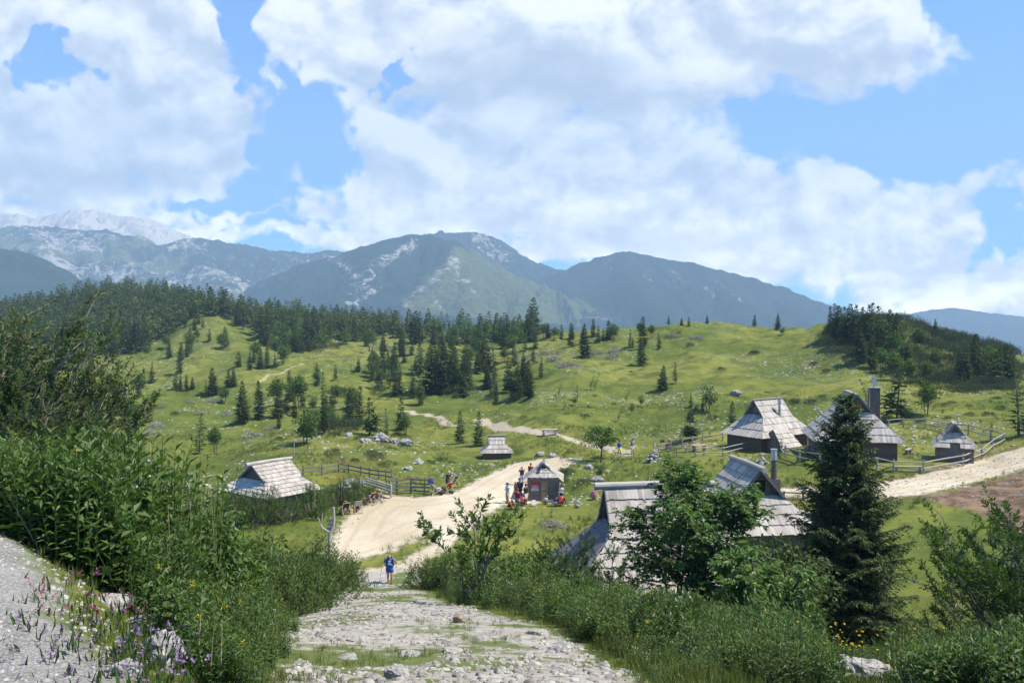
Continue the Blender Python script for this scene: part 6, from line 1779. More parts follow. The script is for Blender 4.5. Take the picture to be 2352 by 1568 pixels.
    tag(scatter('forest', PR, far, M_SPRUCE), 'dense far forest of spruces covering the hill behind the first rows', None, None, 'stuff')
    print('forest', len(pts), len(far))
    return dict(SF=SF)


def build_shrubs():
    MG = []
    for i in range(4):
        cr, tr = mugo(1.15, 1.15, 400 + i, 62, 0.27, 11); MG.append((cr.mesh('foliage', M_MUGO), tr.mesh('stem', M_BARK)))
    MF = []
    for i in range(3):
        cr, tr = mugo(1.6, 1.0, 410 + i, 60, 0.40, 8); mb = MB(); mb.merge(cr); MF.append((mb.mesh('mountain_pine', M_MUGOD), None))

    def shrub(nm, pr, loc, s, label, cat='shrub', group=None, sz=1.0):
        rz = random.uniform(0, 6.28)
        R = root(nm, label, cat, loc, rz, group, (s, s, s * sz))
        link(bpy.data.objects.new('foliage', pr[0]), R); link(bpy.data.objects.new('stem', pr[1]), R)
        return R
    L1 = ('dwarf mountain pine in the dark thicket left of the footpath', 'mountain pines left of the footpath')
    k = 0
    for px, Y, s in ((505, 17, .85), (560, 18.5, 1.0), (610, 20, 1.05), (655, 21.5, 1.1), (700, 23, 1.1), (630, 23.5, 1.15), (735, 25.5, 1.1), (690, 26, 1.15), (768, 28.5, 1.0), (730, 30, 1.0), (800, 31.5, .75), (590, 22.5, 1.1), (545, 21, 1.0), (470, 18, .85), (660, 25, 1.0), (765, 31.5, .8)):
        q = on(px, Y); s = min(s, max(0.4, (-q[2] - (ptop_left(px) + 6 - HY) / F * Y) / 1.42)) * random.uniform(0.72, 1.08); shrub('mountain_pine', MG[k % 4], q, s, L1[0], 'mountain pine', L1[1], sz=1.1); k += 1
    for px, py, s, lb in ((515, 62.0, 1.05, 'mountain pine under the pale hip of the long roofed hut'), (560, 61.0, 1.2, 'wide mountain pine before the corner of the long roofed hut'), (606, 60.8, 1.15, 'low mountain pine at the corner of the long roofed hut'), (658, 61.3, .85, 'mountain pine right below the shingle slope of the long roofed hut'), (716, 63.0, 1.1, 'thick mountain pine between the long roofed hut and the fence'), (785, 1158, 1.2, 'biggest mountain pine before the rock face by the fence'), (828, 1150, 1.0, 'mountain pine next to the pole gate')):
        shrub('mountain_pine', MG[k % 4], on(px, py) if py < 100 else hit(px, py), s * 1.25, lb, 'mountain pine', sz=1.2 if py < 100 else 1.0); k += 1
    for px, Y, s, lb in ((985, 31, .85, 'mountain pine with upright tips right of the footpath crest'), (1015, 30, .8, 'second mountain pine right of the footpath crest'), (2140, 19, .8, 'mountain pine low in front of the willow at the right'), (2090, 20, .55, 'small mountain pine beside the foot of the tall spruce')):
        shrub('mountain_pine', MG[k % 4], on(px, Y), s, lb, 'mountain pine'); k += 1
    # mountain pine scrub over the dark hill and other far scrub
    Z = np.array([(1895, 785), (1915, 745), (1990, 715), (2060, 715), (2135, 745), (2250, 782), (2330, 812), (2345, 880), (2290, 915), (2200, 905), (2100, 885), (2000, 852), (1905, 820)])
    g = np.random.default_rng(31); n = 0; sp = []
    while n < 260:
        px = g.uniform(1890, 2350); Y = g.uniform(112, 190); p = on(px, Y); py = HY - F * p[2] / Y
        if poly_sd(np.array([px]), np.array([py]), Z)[0] < 2: continue
        if any(np.hypot(p[0] - q[0], p[1] - q[1]) < 1.75 for q in sp): continue
        sp.append(p); o = plant('mountain_pine', MF[n % 3], p, g.uniform(0.85, 1.35), 'mountain pine in the dark scrub over the hill at the right', 'mountain pine', 'mountain pine scrub on the dark hill', sz=g.uniform(0.75, 1.25)); n += 1
    for px, py, s in ((640, 800, 1.9), (680, 805, 2.0), (720, 806, 1.9), (760, 800, 1.5), (600, 745, 1.7), (640, 760, 1.8)):
        plant('bush', MF[n % 3], hit(px, py), s, 'rounded bush along the foot of the forest', 'bush', 'rounded bushes at the forest foot', sz=1.3); n += 1
    for px, py, s in ((775, 905, 1.2), (795, 908, 1.3), (760, 990, 1.4), (785, 985, 1.3), (830, 985, 1.1), (1000, 905, 1.2), (1040, 905, 1.2), (1190, 918, 1.0), (870, 900, 1.0), (1075, 900, 1.2)):
        plant('bush', MF[n % 3], hit(px, py), s, 'dark low bush at the foot of the pasture thickets', 'bush', 'low bushes at the pasture thickets'); n += 1
    for i in range(90):
        z_ = ((190, 520, 800, 1000), (560, 900, 800, 1050), (880, 1240, 790, 960), (1240, 1660, 760, 990), (1660, 1900, 800, 980), (2080, 2330, 905, 990), (1290, 1420, 1040, 1120), (560, 1100, 1000, 1080))[i % 8]
        q = hit(g.uniform(z_[0], z_[1]), g.uniform(z_[2], z_[3]))
        plant('low_bush', MF[i % 3], q, g.uniform(0.25, 0.6), 'small dark bush dotted over the stony pasture', 'bush', 'small bushes dotted over the pasture', sz=g.uniform(0.6, 1.0))
    # willows and maples close by
    W1 = [willow(1.0, 0.50, 500 + i, 20, 60, 0.027, 0.36, catkin=0.35) for i in range(2)]
    W1 = [(c.mesh('foliage', [M_WILLOW, M_CATKIN]), t.mesh('stem', M_BARKG)) for c, t in W1]
    W2 = [willow(1.0, 0.46, 510 + i, 20, 64, 0.030, 0.40) for i in range(2)]
    W2 = [(c.mesh('foliage', M_LEAF), t.mesh('stem', M_BARKG)) for c, t in W2]
    BR = [broadleaf(1.0, 0.62, 530 + i, 0.03, 5, 60, 46, 0.062, 0.8, 0.5) for i in range(2)]
    BR = [(c.mesh('foliage', m), t.mesh('stem', M_BARKG)) for (c, t), m in zip(BR, (M_LEAF, M_HERB))]
    c, t = broadleaf(1.0, 0.50, 540, 0.03, 6, 80, 46, 0.042, 0.8, 0.5); PALE = (c.mesh('foliage', M_HERBY), t.mesh('stem', M_BARKG))
    c, t = willow(1.0, 0.42, 521, 7, 26, 0.050, 0.38, rosette=True, side=8); W3 = (c.mesh('foliage', M_LEAF), t.mesh('stem', M_BARKG))
    brown = 'tall willow with brown catkins at the left edge, above the herbs'
    for px, Y, h, lb in ((20, 12.0, 3.0, brown), (118, 12.6, 2.75, 'second catkin willow beside the tall one at the left edge'), (-60, 11.5, 3.0, 'catkin willow reaching in from the left edge'), (185, 13.5, 1.8, 'lower catkin willow right of the tall ones at the left'), (60, 10.5, 1.7, 'willow with few catkins in front of the tall ones at the left')):
        shrub('willow', W1[k % 2], on(px, Y), h, lb, 'willow'); k += 1
    for px, Y, h in ((-20, 13.0, 2.6), (45, 13.5, 2.3), (95, 11.5, 1.7), (150, 12.0, 1.7), (210, 14.5, 1.7), (135, 14.5, 2.2), (10, 10.5, 1.5)):
        shrub('willow', W1[k % 2], on(px, Y), h, 'brownish catkin willow in the thicket at the left edge', 'willow', 'catkin willows of the left thicket'); k += 1
    for px, Y, h, lb in ((250, 12.5, 1.45, 'leafy willow bush above the herbs at the left, first of three'), (320, 13.5, 1.4, 'leafy willow bush above the herbs at the left, second of three'), (385, 14.5, 1.35, 'leafy willow bush above the herbs at the left, third of three'), (450, 20.0, 2.2, 'leafy bush with a thin top before the pale hip roof'), (1190, 24.5, 1.9, 'dense dark willow behind the sparse one right of the footpath'),
                         (1245, 25.5, 1.7, 'willow bush before the dark left end of the big hut'), (1318, 26.0, 2.7, 'large willow bush covering the corner of the big hut'), (1410, 25.0, 2.7, 'willow bush between the big hut corner and the maple'), (1120, 24.0, 1.75, 'low willow bush at the foot of the sparse one'),
                         (1785, 27.5, 3.4, 'pale green bush between the maple and the tall spruce'), (1830, 24.5, 2.4, 'leafy bush at the left foot of the tall spruce')):
        if px == 1785:
            shrub('bush', PALE, on(px, Y), 4.2, lb, 'bush'); continue
        shrub('bush', (BR + W2)[(k * 3) % 4] if px > 800 else (W2 + BR)[k % 3], on(px, Y), h * (0.85 if px > 800 else 1), lb, 'bush'); k += 1
    shrub('willow', W3, on(1095, 22.0), 3.0, 'sparse large leaved willow with bare branches over the road view', 'willow')
    for px, Y, h, lb in ((2325, 13.5, 2.75, 'tall thin leaved willow filling the lower right corner'), (2262, 15.0, 2.0, 'thinner willow left of the tall one in the lower right corner'), (2420, 12.5, 2.6, 'willow cut by the right edge of the picture'), (2340, 16.5, 2.5, 'willow behind the others in the lower right corner')):
        shrub('willow', W2[k % 2] if k % 2 else W1[0], on(px, Y), h, lb, 'willow'); k += 1
    g = np.random.default_rng(12)
    for i in range(84):
        side = i % 2; Y = math.exp(g.uniform(math.log(8.5), math.log(27))); px = g.uniform(-60, 640) if side == 0 else g.uniform(1280, 2380)
        q = on(px, Y); f = line_sd(q[:1], q[1:2], L_FOOT, W_FOOT)[0]
        if (side == 1 and 1880 < px < 2120 and Y < BOULDER[1] + 1.2) or f > -0.8 or poly_sd(q[:1], q[1:2], P_GRAV)[0] > -1.0 or (side and q[0] > 4 and Y > 24): continue
        hm = -q[2] - ((ptop_left if side == 0 else ptop_right)(px) - HY) / F * Y
        h = min(hm * (1.0 if side == 0 else 1.3), g.uniform(0.75, 1.75))
        if h < 0.4: continue
        shrub('low_shrub', (BR + W2 + BR)[int(g.integers(6))], q, h, ('low leafy shrub among the herbs left of the footpath', 'low leafy shrub among the herbs on the bank right of the footpath')[side], 'shrub', ('low shrubs left of the footpath', 'low shrubs right of the footpath')[side])
    c, t = maple_shrub(6.4, 3.5, 600, 500, 13, 0.20)
    R = root('maple_tree', 'many stemmed maple with jagged leaves in front of the big hut', 'maple', on(1560, 27.0))
    c.build('crown', M_MAPLE, R); t.build('trunk', M_BARK, R, True)
    c, t = maple_shrub(3.7, 2.0, 601, 190, 12, 0.19)
    R = root('maple_tree', 'lower maple bush joined to the right side of the large maple', 'maple', on(1690, 26.0)); c.build('crown', M_MAPLE, R); t.build('trunk', M_BARK, R, True)
    c, t = maple_shrub(2.6, 1.6, 602, 110, 12, 0.18)
    R = root('maple_tree', 'small maple bush below the large one, above the herbs', 'maple', on(1760, 19.5)); c.build('crown', M_MAPLE, R); t.build('trunk', M_BARK, R, True)
    c, t = big_spruce(9.9, 2.75, 650)
    R = root('spruce_tree', 'tall dark spruce in front, overlapping the ring fence and the stony lane', 'spruce', on(1945, 33)); c.build('crown', M_SPRUCE, R); t.build('trunk', M_BARK, R, True)
    c, t = spruce(2.1, 0.65, 651, nw=9, nb=5, ns=5, thin=.8); R = root('spruce_tree', 'spindly spruce sapling above the mountain pines left of the signpost', 'spruce', on(622, 27)); c.build('crown', M_SPRUCE, R); t.build('trunk', M_BARK, R)
    c, t = spruce(2.6, 0.7, 652, nw=11, nb=6, ns=5); R = root('spruce_tree', 'dark little spruce over the bushes left of the pale hip roof', 'spruce', on(432, 26)); c.build('crown', M_SPRUCE, R); t.build('trunk', M_BARK, R)


BOULDER = hit(2005, 1562)


def ptop_left(px): return np.interp(px, [-150, 60, 150, 200, 300, 380, 430, 520, 600, 700, 790, 840], [1000, 995, 985, 990, 1020, 1070, 1108, 1175, 1200, 1240, 1285, 1315])
def ptop_right(px): return np.interp(px, [860, 900, 960, 1010, 1100, 1250, 1300, 1450, 1600, 1750, 1850, 1900, 2050, 2150, 2400], [1352, 1345, 1295, 1275, 1270, 1300, 1350, 1365, 1395, 1410, 1440, 1490, 1500, 1480, 1460])


def build_ground_cover():
    g = np.random.default_rng(91)
    HB = [herb(1.0, 0.30, 700 + i, 11, 18, 0.145, w) for i, w in enumerate((0.24, 0.30, 0.18))] + [herb(1.0, 0.34, 705, 13, 13, 0.16, 0.46), herb(0.9, 0.3, 706, 10, 15, 0.16, 0.24, (1, 0.5, 0.035)), herb(0.8, 0.3, 708, 10, 14, 0.15, 0.22, (3, 0.6, 0.03))]
    def remat(mb, mi):
        mb.qm = [np.full(len(q), mi) for q in mb.q]; mb.tm = [np.full(len(q), mi) for q in mb.t]; return mb
    HB += [remat(herb(1.0, 0.30, 711, 10, 18, 0.12, 0.30), 4), remat(herb(1.15, 0.22, 712, 6, 22, 0.17, 0.17), 0), remat(tuft(1.0, 0.30, 713, 34, 0.016), 5), remat(tuft(1.05, 0.22, 714, 12, 0.012), 6)]
    mats = [M_HERB, M_YEL, M_PINK, M_WHITEP, M_HERBY, M_GRASS, M_STRAW]
    for side in (0, 1):
        P = []
        n = 0
        while len(P) < (1500, 1900)[side]:
            n += 1
            if n > 60000: break
            Y = math.exp(g.uniform(math.log(5.0 if side == 0 else 7.5), math.log(33)))
            px = g.uniform(-140, 850) if side == 0 else g.uniform(880, 2480)
            x = (px - CX) / F * Y; z = float(gz(x, Y)); ax, ay = np.array([x]), np.array([Y])
            f = line_sd(ax, ay, L_FOOT, W_FOOT)[0]
            if f > -0.35 + 0.55 * fbm(ax / 1.3, ay / 1.3, octv=2)[0] or poly_sd(ax, ay, P_GRAV)[0] > -0.35: continue
            if side == 0 and Y < 6.6 and px < 330 + (6.6 - Y) * 60: continue
            if side == 1 and x > 3.5 and Y > 27 and px > 1850: continue
            if side == 1 and 1905 < px < 2100 and Y < BOULDER[1] + 0.5: continue
            tp = (ptop_left if side == 0 else ptop_right)(px)
            hmax = z * -1 - (tp - HY) / F * Y
            edge = min(1.0, 0.35 + (-f - 0.25) * 0.5)
            want = g.uniform(0.6, 1.15) * (1.15 if side == 0 and Y < 14 else 1.05) * edge
            if side == 0 and px < 420 and 7.5 < Y < 15: want *= 1.25
            want *= 0.62 + 0.75 * float(np.clip(0.5 + fbm(ax / 1.9 + 3 * side, ay / 1.9, octv=3)[0], 0, 1.2))
            h = min(want, hmax * g.uniform(0.8, 1.05 if side == 0 else 1.3))
            if h < 0.16: continue
            k = int(g.choice(10, p=[.16, .13, .12, .16, .05, .03, .13, .09, .08, .05]))
            P.append((x, Y, z, g.uniform(0, 6.28), h, k, g.normal(-0.02, 0.22)))
        tag(scatter('undergrowth', HB, P, mats), ('tangle of leafy fireweed and herbs between the gravel path and the footpath', 'leafy herbs and weeds on the bank right of the footpath')[side], None, None, 'stuff')
    P = []
    m = 2600
    Y = g.uniform(44, 100, m); px = g.uniform(640, 2350, m); x = (px - CX) / F * Y; z = gz(x, Y); T = tracks(x, Y); nn = fbm(x / 4 + 2, Y / 4, octv=3)
    keep = (np.maximum.reduce([T['road'], T['trail'], T['dirt'], T['foot']]) < -0.6) & (nn > 0.02) & ((Y < 70) & (px < 1420) & (px > 1020) | (nn > 0.38))
    for (cx, cy, cz, r) in PADS: keep &= np.hypot(x - cx, Y - cy) > r
    for i in np.nonzero(keep)[0]: P.append((x[i], Y[i], z[i], g.uniform(0, 6.28), g.uniform(0.22, 0.5), int(g.choice([0, 1, 3, 6, 8])), g.normal(0.1, 0.2)))
    tag(scatter('weeds', HB, P, mats), 'lush weeds in patches over the pasture by the kiosk and huts', None, None, 'stuff')
    # grass: near verges, turf on the footpath, the pasture
    TF = [tuft(1.0, 0.45, 720 + i, 20, 0.045) for i in range(4)]
    P = []
    n = 15000
    Y = np.exp(g.uniform(math.log(3.6), math.log(36), n)); px = g.uniform(-200, 2550, n); x = (px - CX) / F * Y
    f = line_sd(x, Y, L_FOOT, W_FOOT); gv = poly_sd(x, Y, P_GRAV); z = gz(x, Y)
    turf = fbm(x * 0.38, Y * 0.38, octv=3)
    keep = (gv < -0.05) & (((f < -0.05) & ((f > -0.9) | (g.random(n) < 0.08))) | ((turf > 0.18) & (g.random(n) < 0.42)))
    for i in np.nonzero(keep)[0]:
        onp = f[i] > -0.3 or gv[i] > -1.3
        P.append((x[i], Y[i], z[i], g.uniform(0, 6.28), (g.uniform(0.05, 0.12) if onp else g.uniform(0.12, 0.28)), int(g.integers(4)), g.normal(0.0 if onp else -0.05, 0.12)))
    n = 30000
    Y = np.sqrt(g.uniform(34**2, 120**2, n)); px = g.uniform(-60, 2420, n); x = (px - CX) / F * Y
    T = tracks(x, Y); z = gz(x, Y); nn = fbm(x / 5, Y / 5, octv=3)
    bare = np.maximum.reduce([T['road'], T['trail'], T['dirt'], T['foot']])
    keep = ((bare < -0.35) & (nn + g.normal(0, 0.25, n) > 0.05)) | ((bare < 0.25 + 0.5 * nn) & (bare > -0.5))
    for (cx, cy, cz, r) in PADS: keep &= np.hypot(x - cx, Y - cy) > r * 0.9
    for i in np.nonzero(keep)[0]:
        P.append((x[i], Y[i], z[i], g.uniform(0, 6.28), g.uniform(0.14, 0.30) * (1.5 if nn[i] > 0.45 else 1), int(g.integers(4)), g.normal(0.05, 0.14)))
    tag(scatter('grass', TF, P, M_GRASS), 'grass tufts and turf over the pasture and along the paths', None, None, 'stuff')
    # flowers by the gravel path, thyme and clover
    FL = []
    for mi in (0, 1):
        mb = MB()
        for i in range(14):
            a = g.uniform(0, 6.28); r = 0.32 * math.sqrt(g.random()); h = g.uniform(0.02, 0.07); c = np.array([r * math.cos(a), r * math.sin(a), h])
            leaves(mb, np.tile(c, (7, 1)) + g.normal(0, 0.006, (7, 3)), rdir(7, g) + [0, 0, 0.5], rdir(7, g), 0.016, 0.010, g.random(7), mi=mi)
            leaves(mb, np.array([[c[0], c[1], 0]] * 2) + g.normal(0, 0.02, (2, 3)) * [1, 1, 0], g.normal(0, 0.2, (2, 3)) + [0, 0, 1], rdir(2, g), h * 1.6 + 0.02, 0.014, 0.3, mi=2)
        FL.append(mb)
    P = []
    for (cx, cy, r, k, m) in ((-2.75, 5.3, 0.38, 0, 7), (-2.45, 4.75, 0.30, 1, 5), (-2.2, 4.35, 0.30, 1, 5), (-2.0, 4.0, 0.22, 1, 4), (-3.1, 5.8, 0.45, 0, 2), (-2.3, 5.0, 0.3, 1, 2)):
        for i in range(m):
            a = g.uniform(0, 6.28); q = r * math.sqrt(g.random()); x, y = cx + q * math.cos(a), cy + q * math.sin(a)
            P.append((x, y, float(gz(x, y)), g.uniform(0, 6), g.uniform(0.8, 1.3), k, 0))
    tag(scatter('wildflowers', FL, P, [M_PINK, M_LILAC, M_HERB]), 'pink clover and lilac thyme along the gravel path edge', None, None, 'stuff')
    FY = []
    mb = MB()
    for i in range(6):
        a = g.uniform(0, 6.28); r = 0.3 * math.sqrt(g.random()); h = g.uniform(0.35, 0.75); c = np.array([r * math.cos(a), r * math.sin(a), h])
        leaves(mb, np.tile(c, (8, 1)), rdir(8, g) * [1, 1, 0.4], np.tile([0, 0, 1.0], (8, 1)), 0.022, 0.013, g.random(8), mi=0)
        tube(mb, [(c[0], c[1], 0), c], 0.003, 3, 0.4, 1, caps=False)
    P = []
    for (px, Y, sp, m) in ((1020, 20, 1.0, 4), (1090, 22, 1.2, 4), (1900, 12, 1.6, 8), (2050, 11, 1.5, 8), (2200, 11, 1.5, 5), (1740, 11, 1.0, 3), (1620, 13, 1.0, 4), (30, 9.5, .8, 4), (560, 17, 1.0, 4), (960, 17, .6, 4)):
        for i in range(m):
            p = on(px, Y) + [g.normal(0, sp), g.normal(0, sp), 0]
            if line_sd(p[:1], p[1:2], L_FOOT, W_FOOT)[0] > -0.4: continue
            P.append((p[0], p[1], float(gz(p[0], p[1])), g.uniform(0, 6), g.uniform(0.8, 1.2), 0, 0))
    tag(scatter('yellow_flowers', [mb], P, [M_YEL, M_HERB]), 'yellow composite flowers among the herbs', None, None, 'stuff')


def build_stones():
    g = np.random.default_rng(51)
    RK = [rock(800 + i, 3, f, 11) for i, f in enumerate((0.55, 0.7, 0.45, 0.62, 0.8))]
    RM = [r.mesh('rock', M_LIME, False) for r in RK]; RB = rock(820, 3, 0.75, 12, 0.06).mesh('rock', M_LIMEB, False)
    OUT = [rock(830 + i, 4, 0.5, 22, 0.16).mesh('rock', M_LIME, False) for i in range(2)]

    def put(me, p, s, label, cat='rock', group=None, sink=0.25, rz=None, name='rock', sz=1.0):
        o = link(bpy.data.objects.new(name, me)); o.location = (p[0], p[1], p[2] + s * sz * (0.5 - sink) * 0.5); o.scale = (s, s, s * sz); o.rotation_euler = (random.uniform(-.15, .15), random.uniform(-.15, .15), random.uniform(0, 6.28) if rz is None else rz)
        return tag(o, label, cat, group)
    near = [(318, 1368, 84, 'pale angular boulder among the flowers, upper of two by the gravel path', 0), (375, 1518, 118, 'largest pale boulder at the bottom of the picture by the gravel path', 3), (287, 1550, 46, 'small pointed pale stone left of the largest boulder', 1), (335, 1447, 66, 'flat pale slab between the two boulders by the gravel path', 2), (215, 1238, 50, 'grey rock under the herbs above the gravel path', 0), (175, 1240, 44, 'low grey rock left of another one above the gravel path', 4), (265, 1395, 60, 'flat ledge of pale rock running down from the upper boulder', 2),
            (1002, 1412, 40, 'pale stone left of the brown boulder on the footpath edge', 4), (1212, 1512, 42, 'grey wedge shaped stone on the footpath', 4), (1292, 1495, 74, 'broad pale stone half buried at the right of the footpath', 0), (942, 1505, 52, 'flat pale slab in the middle of the footpath, left of two', 2), (1040, 1497, 62, 'long flat slab across the middle of the footpath', 2), (912, 1556, 96, 'rugged pale outcrop at the foot of the footpath', 3), (1150, 1545, 44, 'low pale stone at the bottom right of the footpath', 0), (820, 1470, 60, 'smooth slab of rock in the left half of the footpath', 2), (800, 1512, 50, 'second smooth slab of rock, lower left of the footpath', 2), (740, 1462, 46, 'pale stone at the left edge of the footpath', 0), (1110, 1470, 44, 'small pale slab near the brown boulder', 2), (690, 1530, 54, 'pale stone beside the herbs at the lower left of the footpath', 0), (1240, 1455, 56, 'pale slab right of the brown boulder', 2)]
    for px, py, w, lb, k in near:
        p = hit(px, py, 2.0); put(RM[k], p, w / F * p[1] / 1.75 * ((1.15 if w > 100 else 1.7) if p[1] < 7 else 0.95), lb, sz=1.1 if p[1] < 7 else 0.75, sink=0.1 if p[1] < 7 else 0.25)
    p = hit(1055, 1428); put(RB, p, 50 / F * p[1] / 1.75, 'single brown boulder on the right edge of the footpath', sink=0.1)
    p = BOULDER; put(OUT[0], p, 170 / F * p[1] / 1.8, 'big rough grey boulder among yellow flowers at the bottom right')
    mid = [(873, 1012, 50, 'rugged pale outcrop crowning the rocky mound', 1), (905, 1016, 34, 'jagged rock right of the outcrop on the mound', 0), (935, 1020, 34, 'low jagged rock at the right end of the mound', 1), (840, 1015, 30, 'low rock left of the outcrop on the mound', 0), (800, 1002, 24, 'pale boulder before the slanting pine', 1), (1374, 1106, 34, 'tall grey boulder beside the bush near the big hut', 1), (1352, 1075, 28, 'broken rocks left of the tall grey boulder', 0), (960, 1065, 30, 'rounded pale boulder alone in the green hollow', 1), (938, 1078, 26, 'smaller pale boulder touching the rounded one in the green hollow', 0), (800, 1122, 60, 'dark shaded rock face behind the mountain pines by the fence', 1), (835, 1112, 34, 'right end of the shaded rock face by the fence', 0), (1240, 1046, 30, 'flat pale rock ledge beside the road bend', 0), (1270, 1050, 26, 'second flat pale ledge at the road bend', 1), (1690, 905, 34, 'grey rock outcrop on the slope above the two tiered spruce', 0)]
    for px, py, w, lb, k in mid:
        p = hit(px, py); put(OUT[k], p, w / F * p[1] / 1.8, lb, sz=1.2)
    small = [(rm, None) for rm in RM]
    n = 0
    zones = [((1290, 1400, 1040, 1110), 22), ((1400, 1500, 985, 1060), 16), ((1380, 1640, 905, 985), 40), ((840, 1000, 1000, 1050), 26), ((985, 1090, 1050, 1120), 14), ((560, 700, 980, 1045), 16), ((200, 440, 815, 900), 22), ((560, 700, 790, 850), 18), ((1180, 1420, 790, 850), 26), ((1560, 1660, 750, 800), 12), ((1850, 1900, 770, 830), 8), ((2080, 2300, 950, 985), 10), ((1230, 1330, 1155, 1260), 12), ((700, 1000, 800, 850), 12), ((2030, 2120, 1180, 1420), 12), ((1640, 1760, 990, 1010), 5)]
    for (x0, x1, y0, y1), m in zones:
        for i in range(int(m * 1.15)):
            p = hit(g.uniform(x0, x1), g.uniform(y0, y1)); put(RM[n % 5], p, g.uniform(3, 7.5) / F * p[1] / 1.8, 'small weathered limestone rock scattered on the pasture', 'rock', 'limestone rocks scattered on the pasture', sink=0.5, sz=0.7); n += 1
    # countless stones
    SM = []
    for i in range(6):
        r = rock(860 + i, 1, 0.6, 6); SM.append(r)
    P = []
    m = 60000
    Y = np.exp(g.uniform(math.log(66), math.log(330), m)); px = g.uniform(-60, 2420, m); x = (px - CX) / F * Y; z = gz(x, Y); T = tracks(x, Y)
    cl = fbm(x / 14 + 5, Y / 14, octv=4)
    keep = (cl + g.normal(0, 0.28, m) > 0.52) & (np.maximum(T['road'], T['dirt']) < -0.8)
    pyv = HY - F * z / Y
    keep &= ~((px > 1650) & (px < 1900) & (pyv < 900) & (cl < 0.8))
    for (cx, cy, cz, r) in PADS: keep &= np.hypot(x - cx, Y - cy) > r
    for i in np.nonzero(keep)[0][:6800]:
        P.append((x[i], Y[i], z[i] - 0.03 - Y[i] * 0.0002, g.uniform(0, 6.28), abs(g.normal(0, 0.08)) + 0.05 + Y[i] * 0.0007, i % 6, 0))
    PF = []
    m = 4600
    Y = np.exp(g.uniform(math.log(5.5), math.log(36), m)); x = np.interp(Y, [p[1] for p in L_FOOT], [p[0] for p in L_FOOT]) + g.uniform(-2.3, 2.3, m)
    f = line_sd(x, Y, L_FOOT, W_FOOT); turf = fbm(x * 0.38, Y * 0.38, octv=3); z = gz(x, Y)
    keep = (f > -0.15 + g.normal(0, 0.15, m)) & (turf < 0.22)
    for i in np.nonzero(keep)[0]:
        PF.append((x[i], Y[i], z[i], g.uniform(0, 6.28), min(0.085, 0.014 + abs(g.normal(0, 0.022))) * (1 + Y[i] * 0.012), i % 6, 0))
    tag(scatter('path_stones', SM, PF, M_PSTONE), 'loose grey stones bedded in the broken footpath', None, None, 'stuff')
    m = 1500
    for _ in range(m):
        pr = P_ROAD[int(g.integers(len(P_ROAD)))]; q = P_ROAD[(int(g.integers(len(P_ROAD))))]
    Y = g.uniform(42, 98, 12000); x = g.uniform(-16, 42, 12000); T = tracks(x, Y); z = gz(x, Y)
    keep = (np.abs(T['road'] + 0.1) < np.abs(g.normal(0, 0.45, 12000))) & (g.random(12000) < 0.8)
    for i in np.nonzero(keep)[0]: P.append((x[i], Y[i], z[i], g.uniform(0, 6.28), 0.03 + abs(g.normal(0, 0.05)), i % 6, 0))
    Y = g.uniform(54, 80, 9000); x = g.uniform(17, 45, 9000); ln = poly_sd(x, Y, P_LANE); z = gz(x, Y); dd = poly_sd(x, Y, P_DIRT)
    keep = ((ln > -0.5) & (g.random(9000) < 0.28)) | ((dd > 0) & (g.random(9000) < 0.2))
    for i in np.nonzero(keep)[0]: P.append((x[i], Y[i], z[i], g.uniform(0, 6.28), 0.025 + abs(g.normal(0, 0.045)), i % 6, 0))
    # loose pebbles on the gravel path
    m = 3500
    y = g.uniform(3.2, 7.0, m); x = g.uniform(-6, -1.2, m); gv = poly_sd(x, y, P_GRAV); z = gz(x, y); keep = gv > -0.35
    for i in np.nonzero(keep)[0]: P.append((x[i], y[i], z[i], g.uniform(0, 6.28), 0.006 + abs(g.normal(0, 0.010)), i % 6, 0))
    tag(scatter('scattered_stones', SM, P, M_LIME), 'countless pale limestone bits strewn over paths and turf', None, None, 'stuff')
    # brushwood heaps
    BP = [brush_pile(1.6, 0.55, 900 + i, 110).mesh('brushwood_pile', M_BRUSH) for i in range(4)]
    for n, (px, py, s) in enumerate(((483, 922, 1.1), (372, 934, .7), (339, 931, .9), (464, 950, .9), (360, 980, 1.5), (345, 996, 1.1), (521, 953, 1.0), (585, 1004, 1.4), (439, 924, .7), (626, 984, .9), (505, 856, .9), (1262, 812, 1.5), (1272, 826, 1.5), (1295, 842, 1.6), (1318, 842, 1.4), (1420, 806, 1.4), (1410, 818, 1.3), (1374, 812, 1.3), (832, 772, 1.5), (893, 798, 1.4), (1204, 825, 1.4), (1084, 838, 1.3), (608, 1068, .9), (1545, 772, 1.5), (1600, 778, 1.4), (1272, 1208, .8))):
        o = link(bpy.data.objects.new('brushwood_pile', BP[n % 4])); o.location = hit(px, py); o.rotation_euler = (0, 0, g.uniform(0, 6.28)); o.scale = (s,) * 3
        tag(o, 'grey heap of dead brushwood lying on the pasture', 'brushwood', 'brushwood heaps on the pasture')


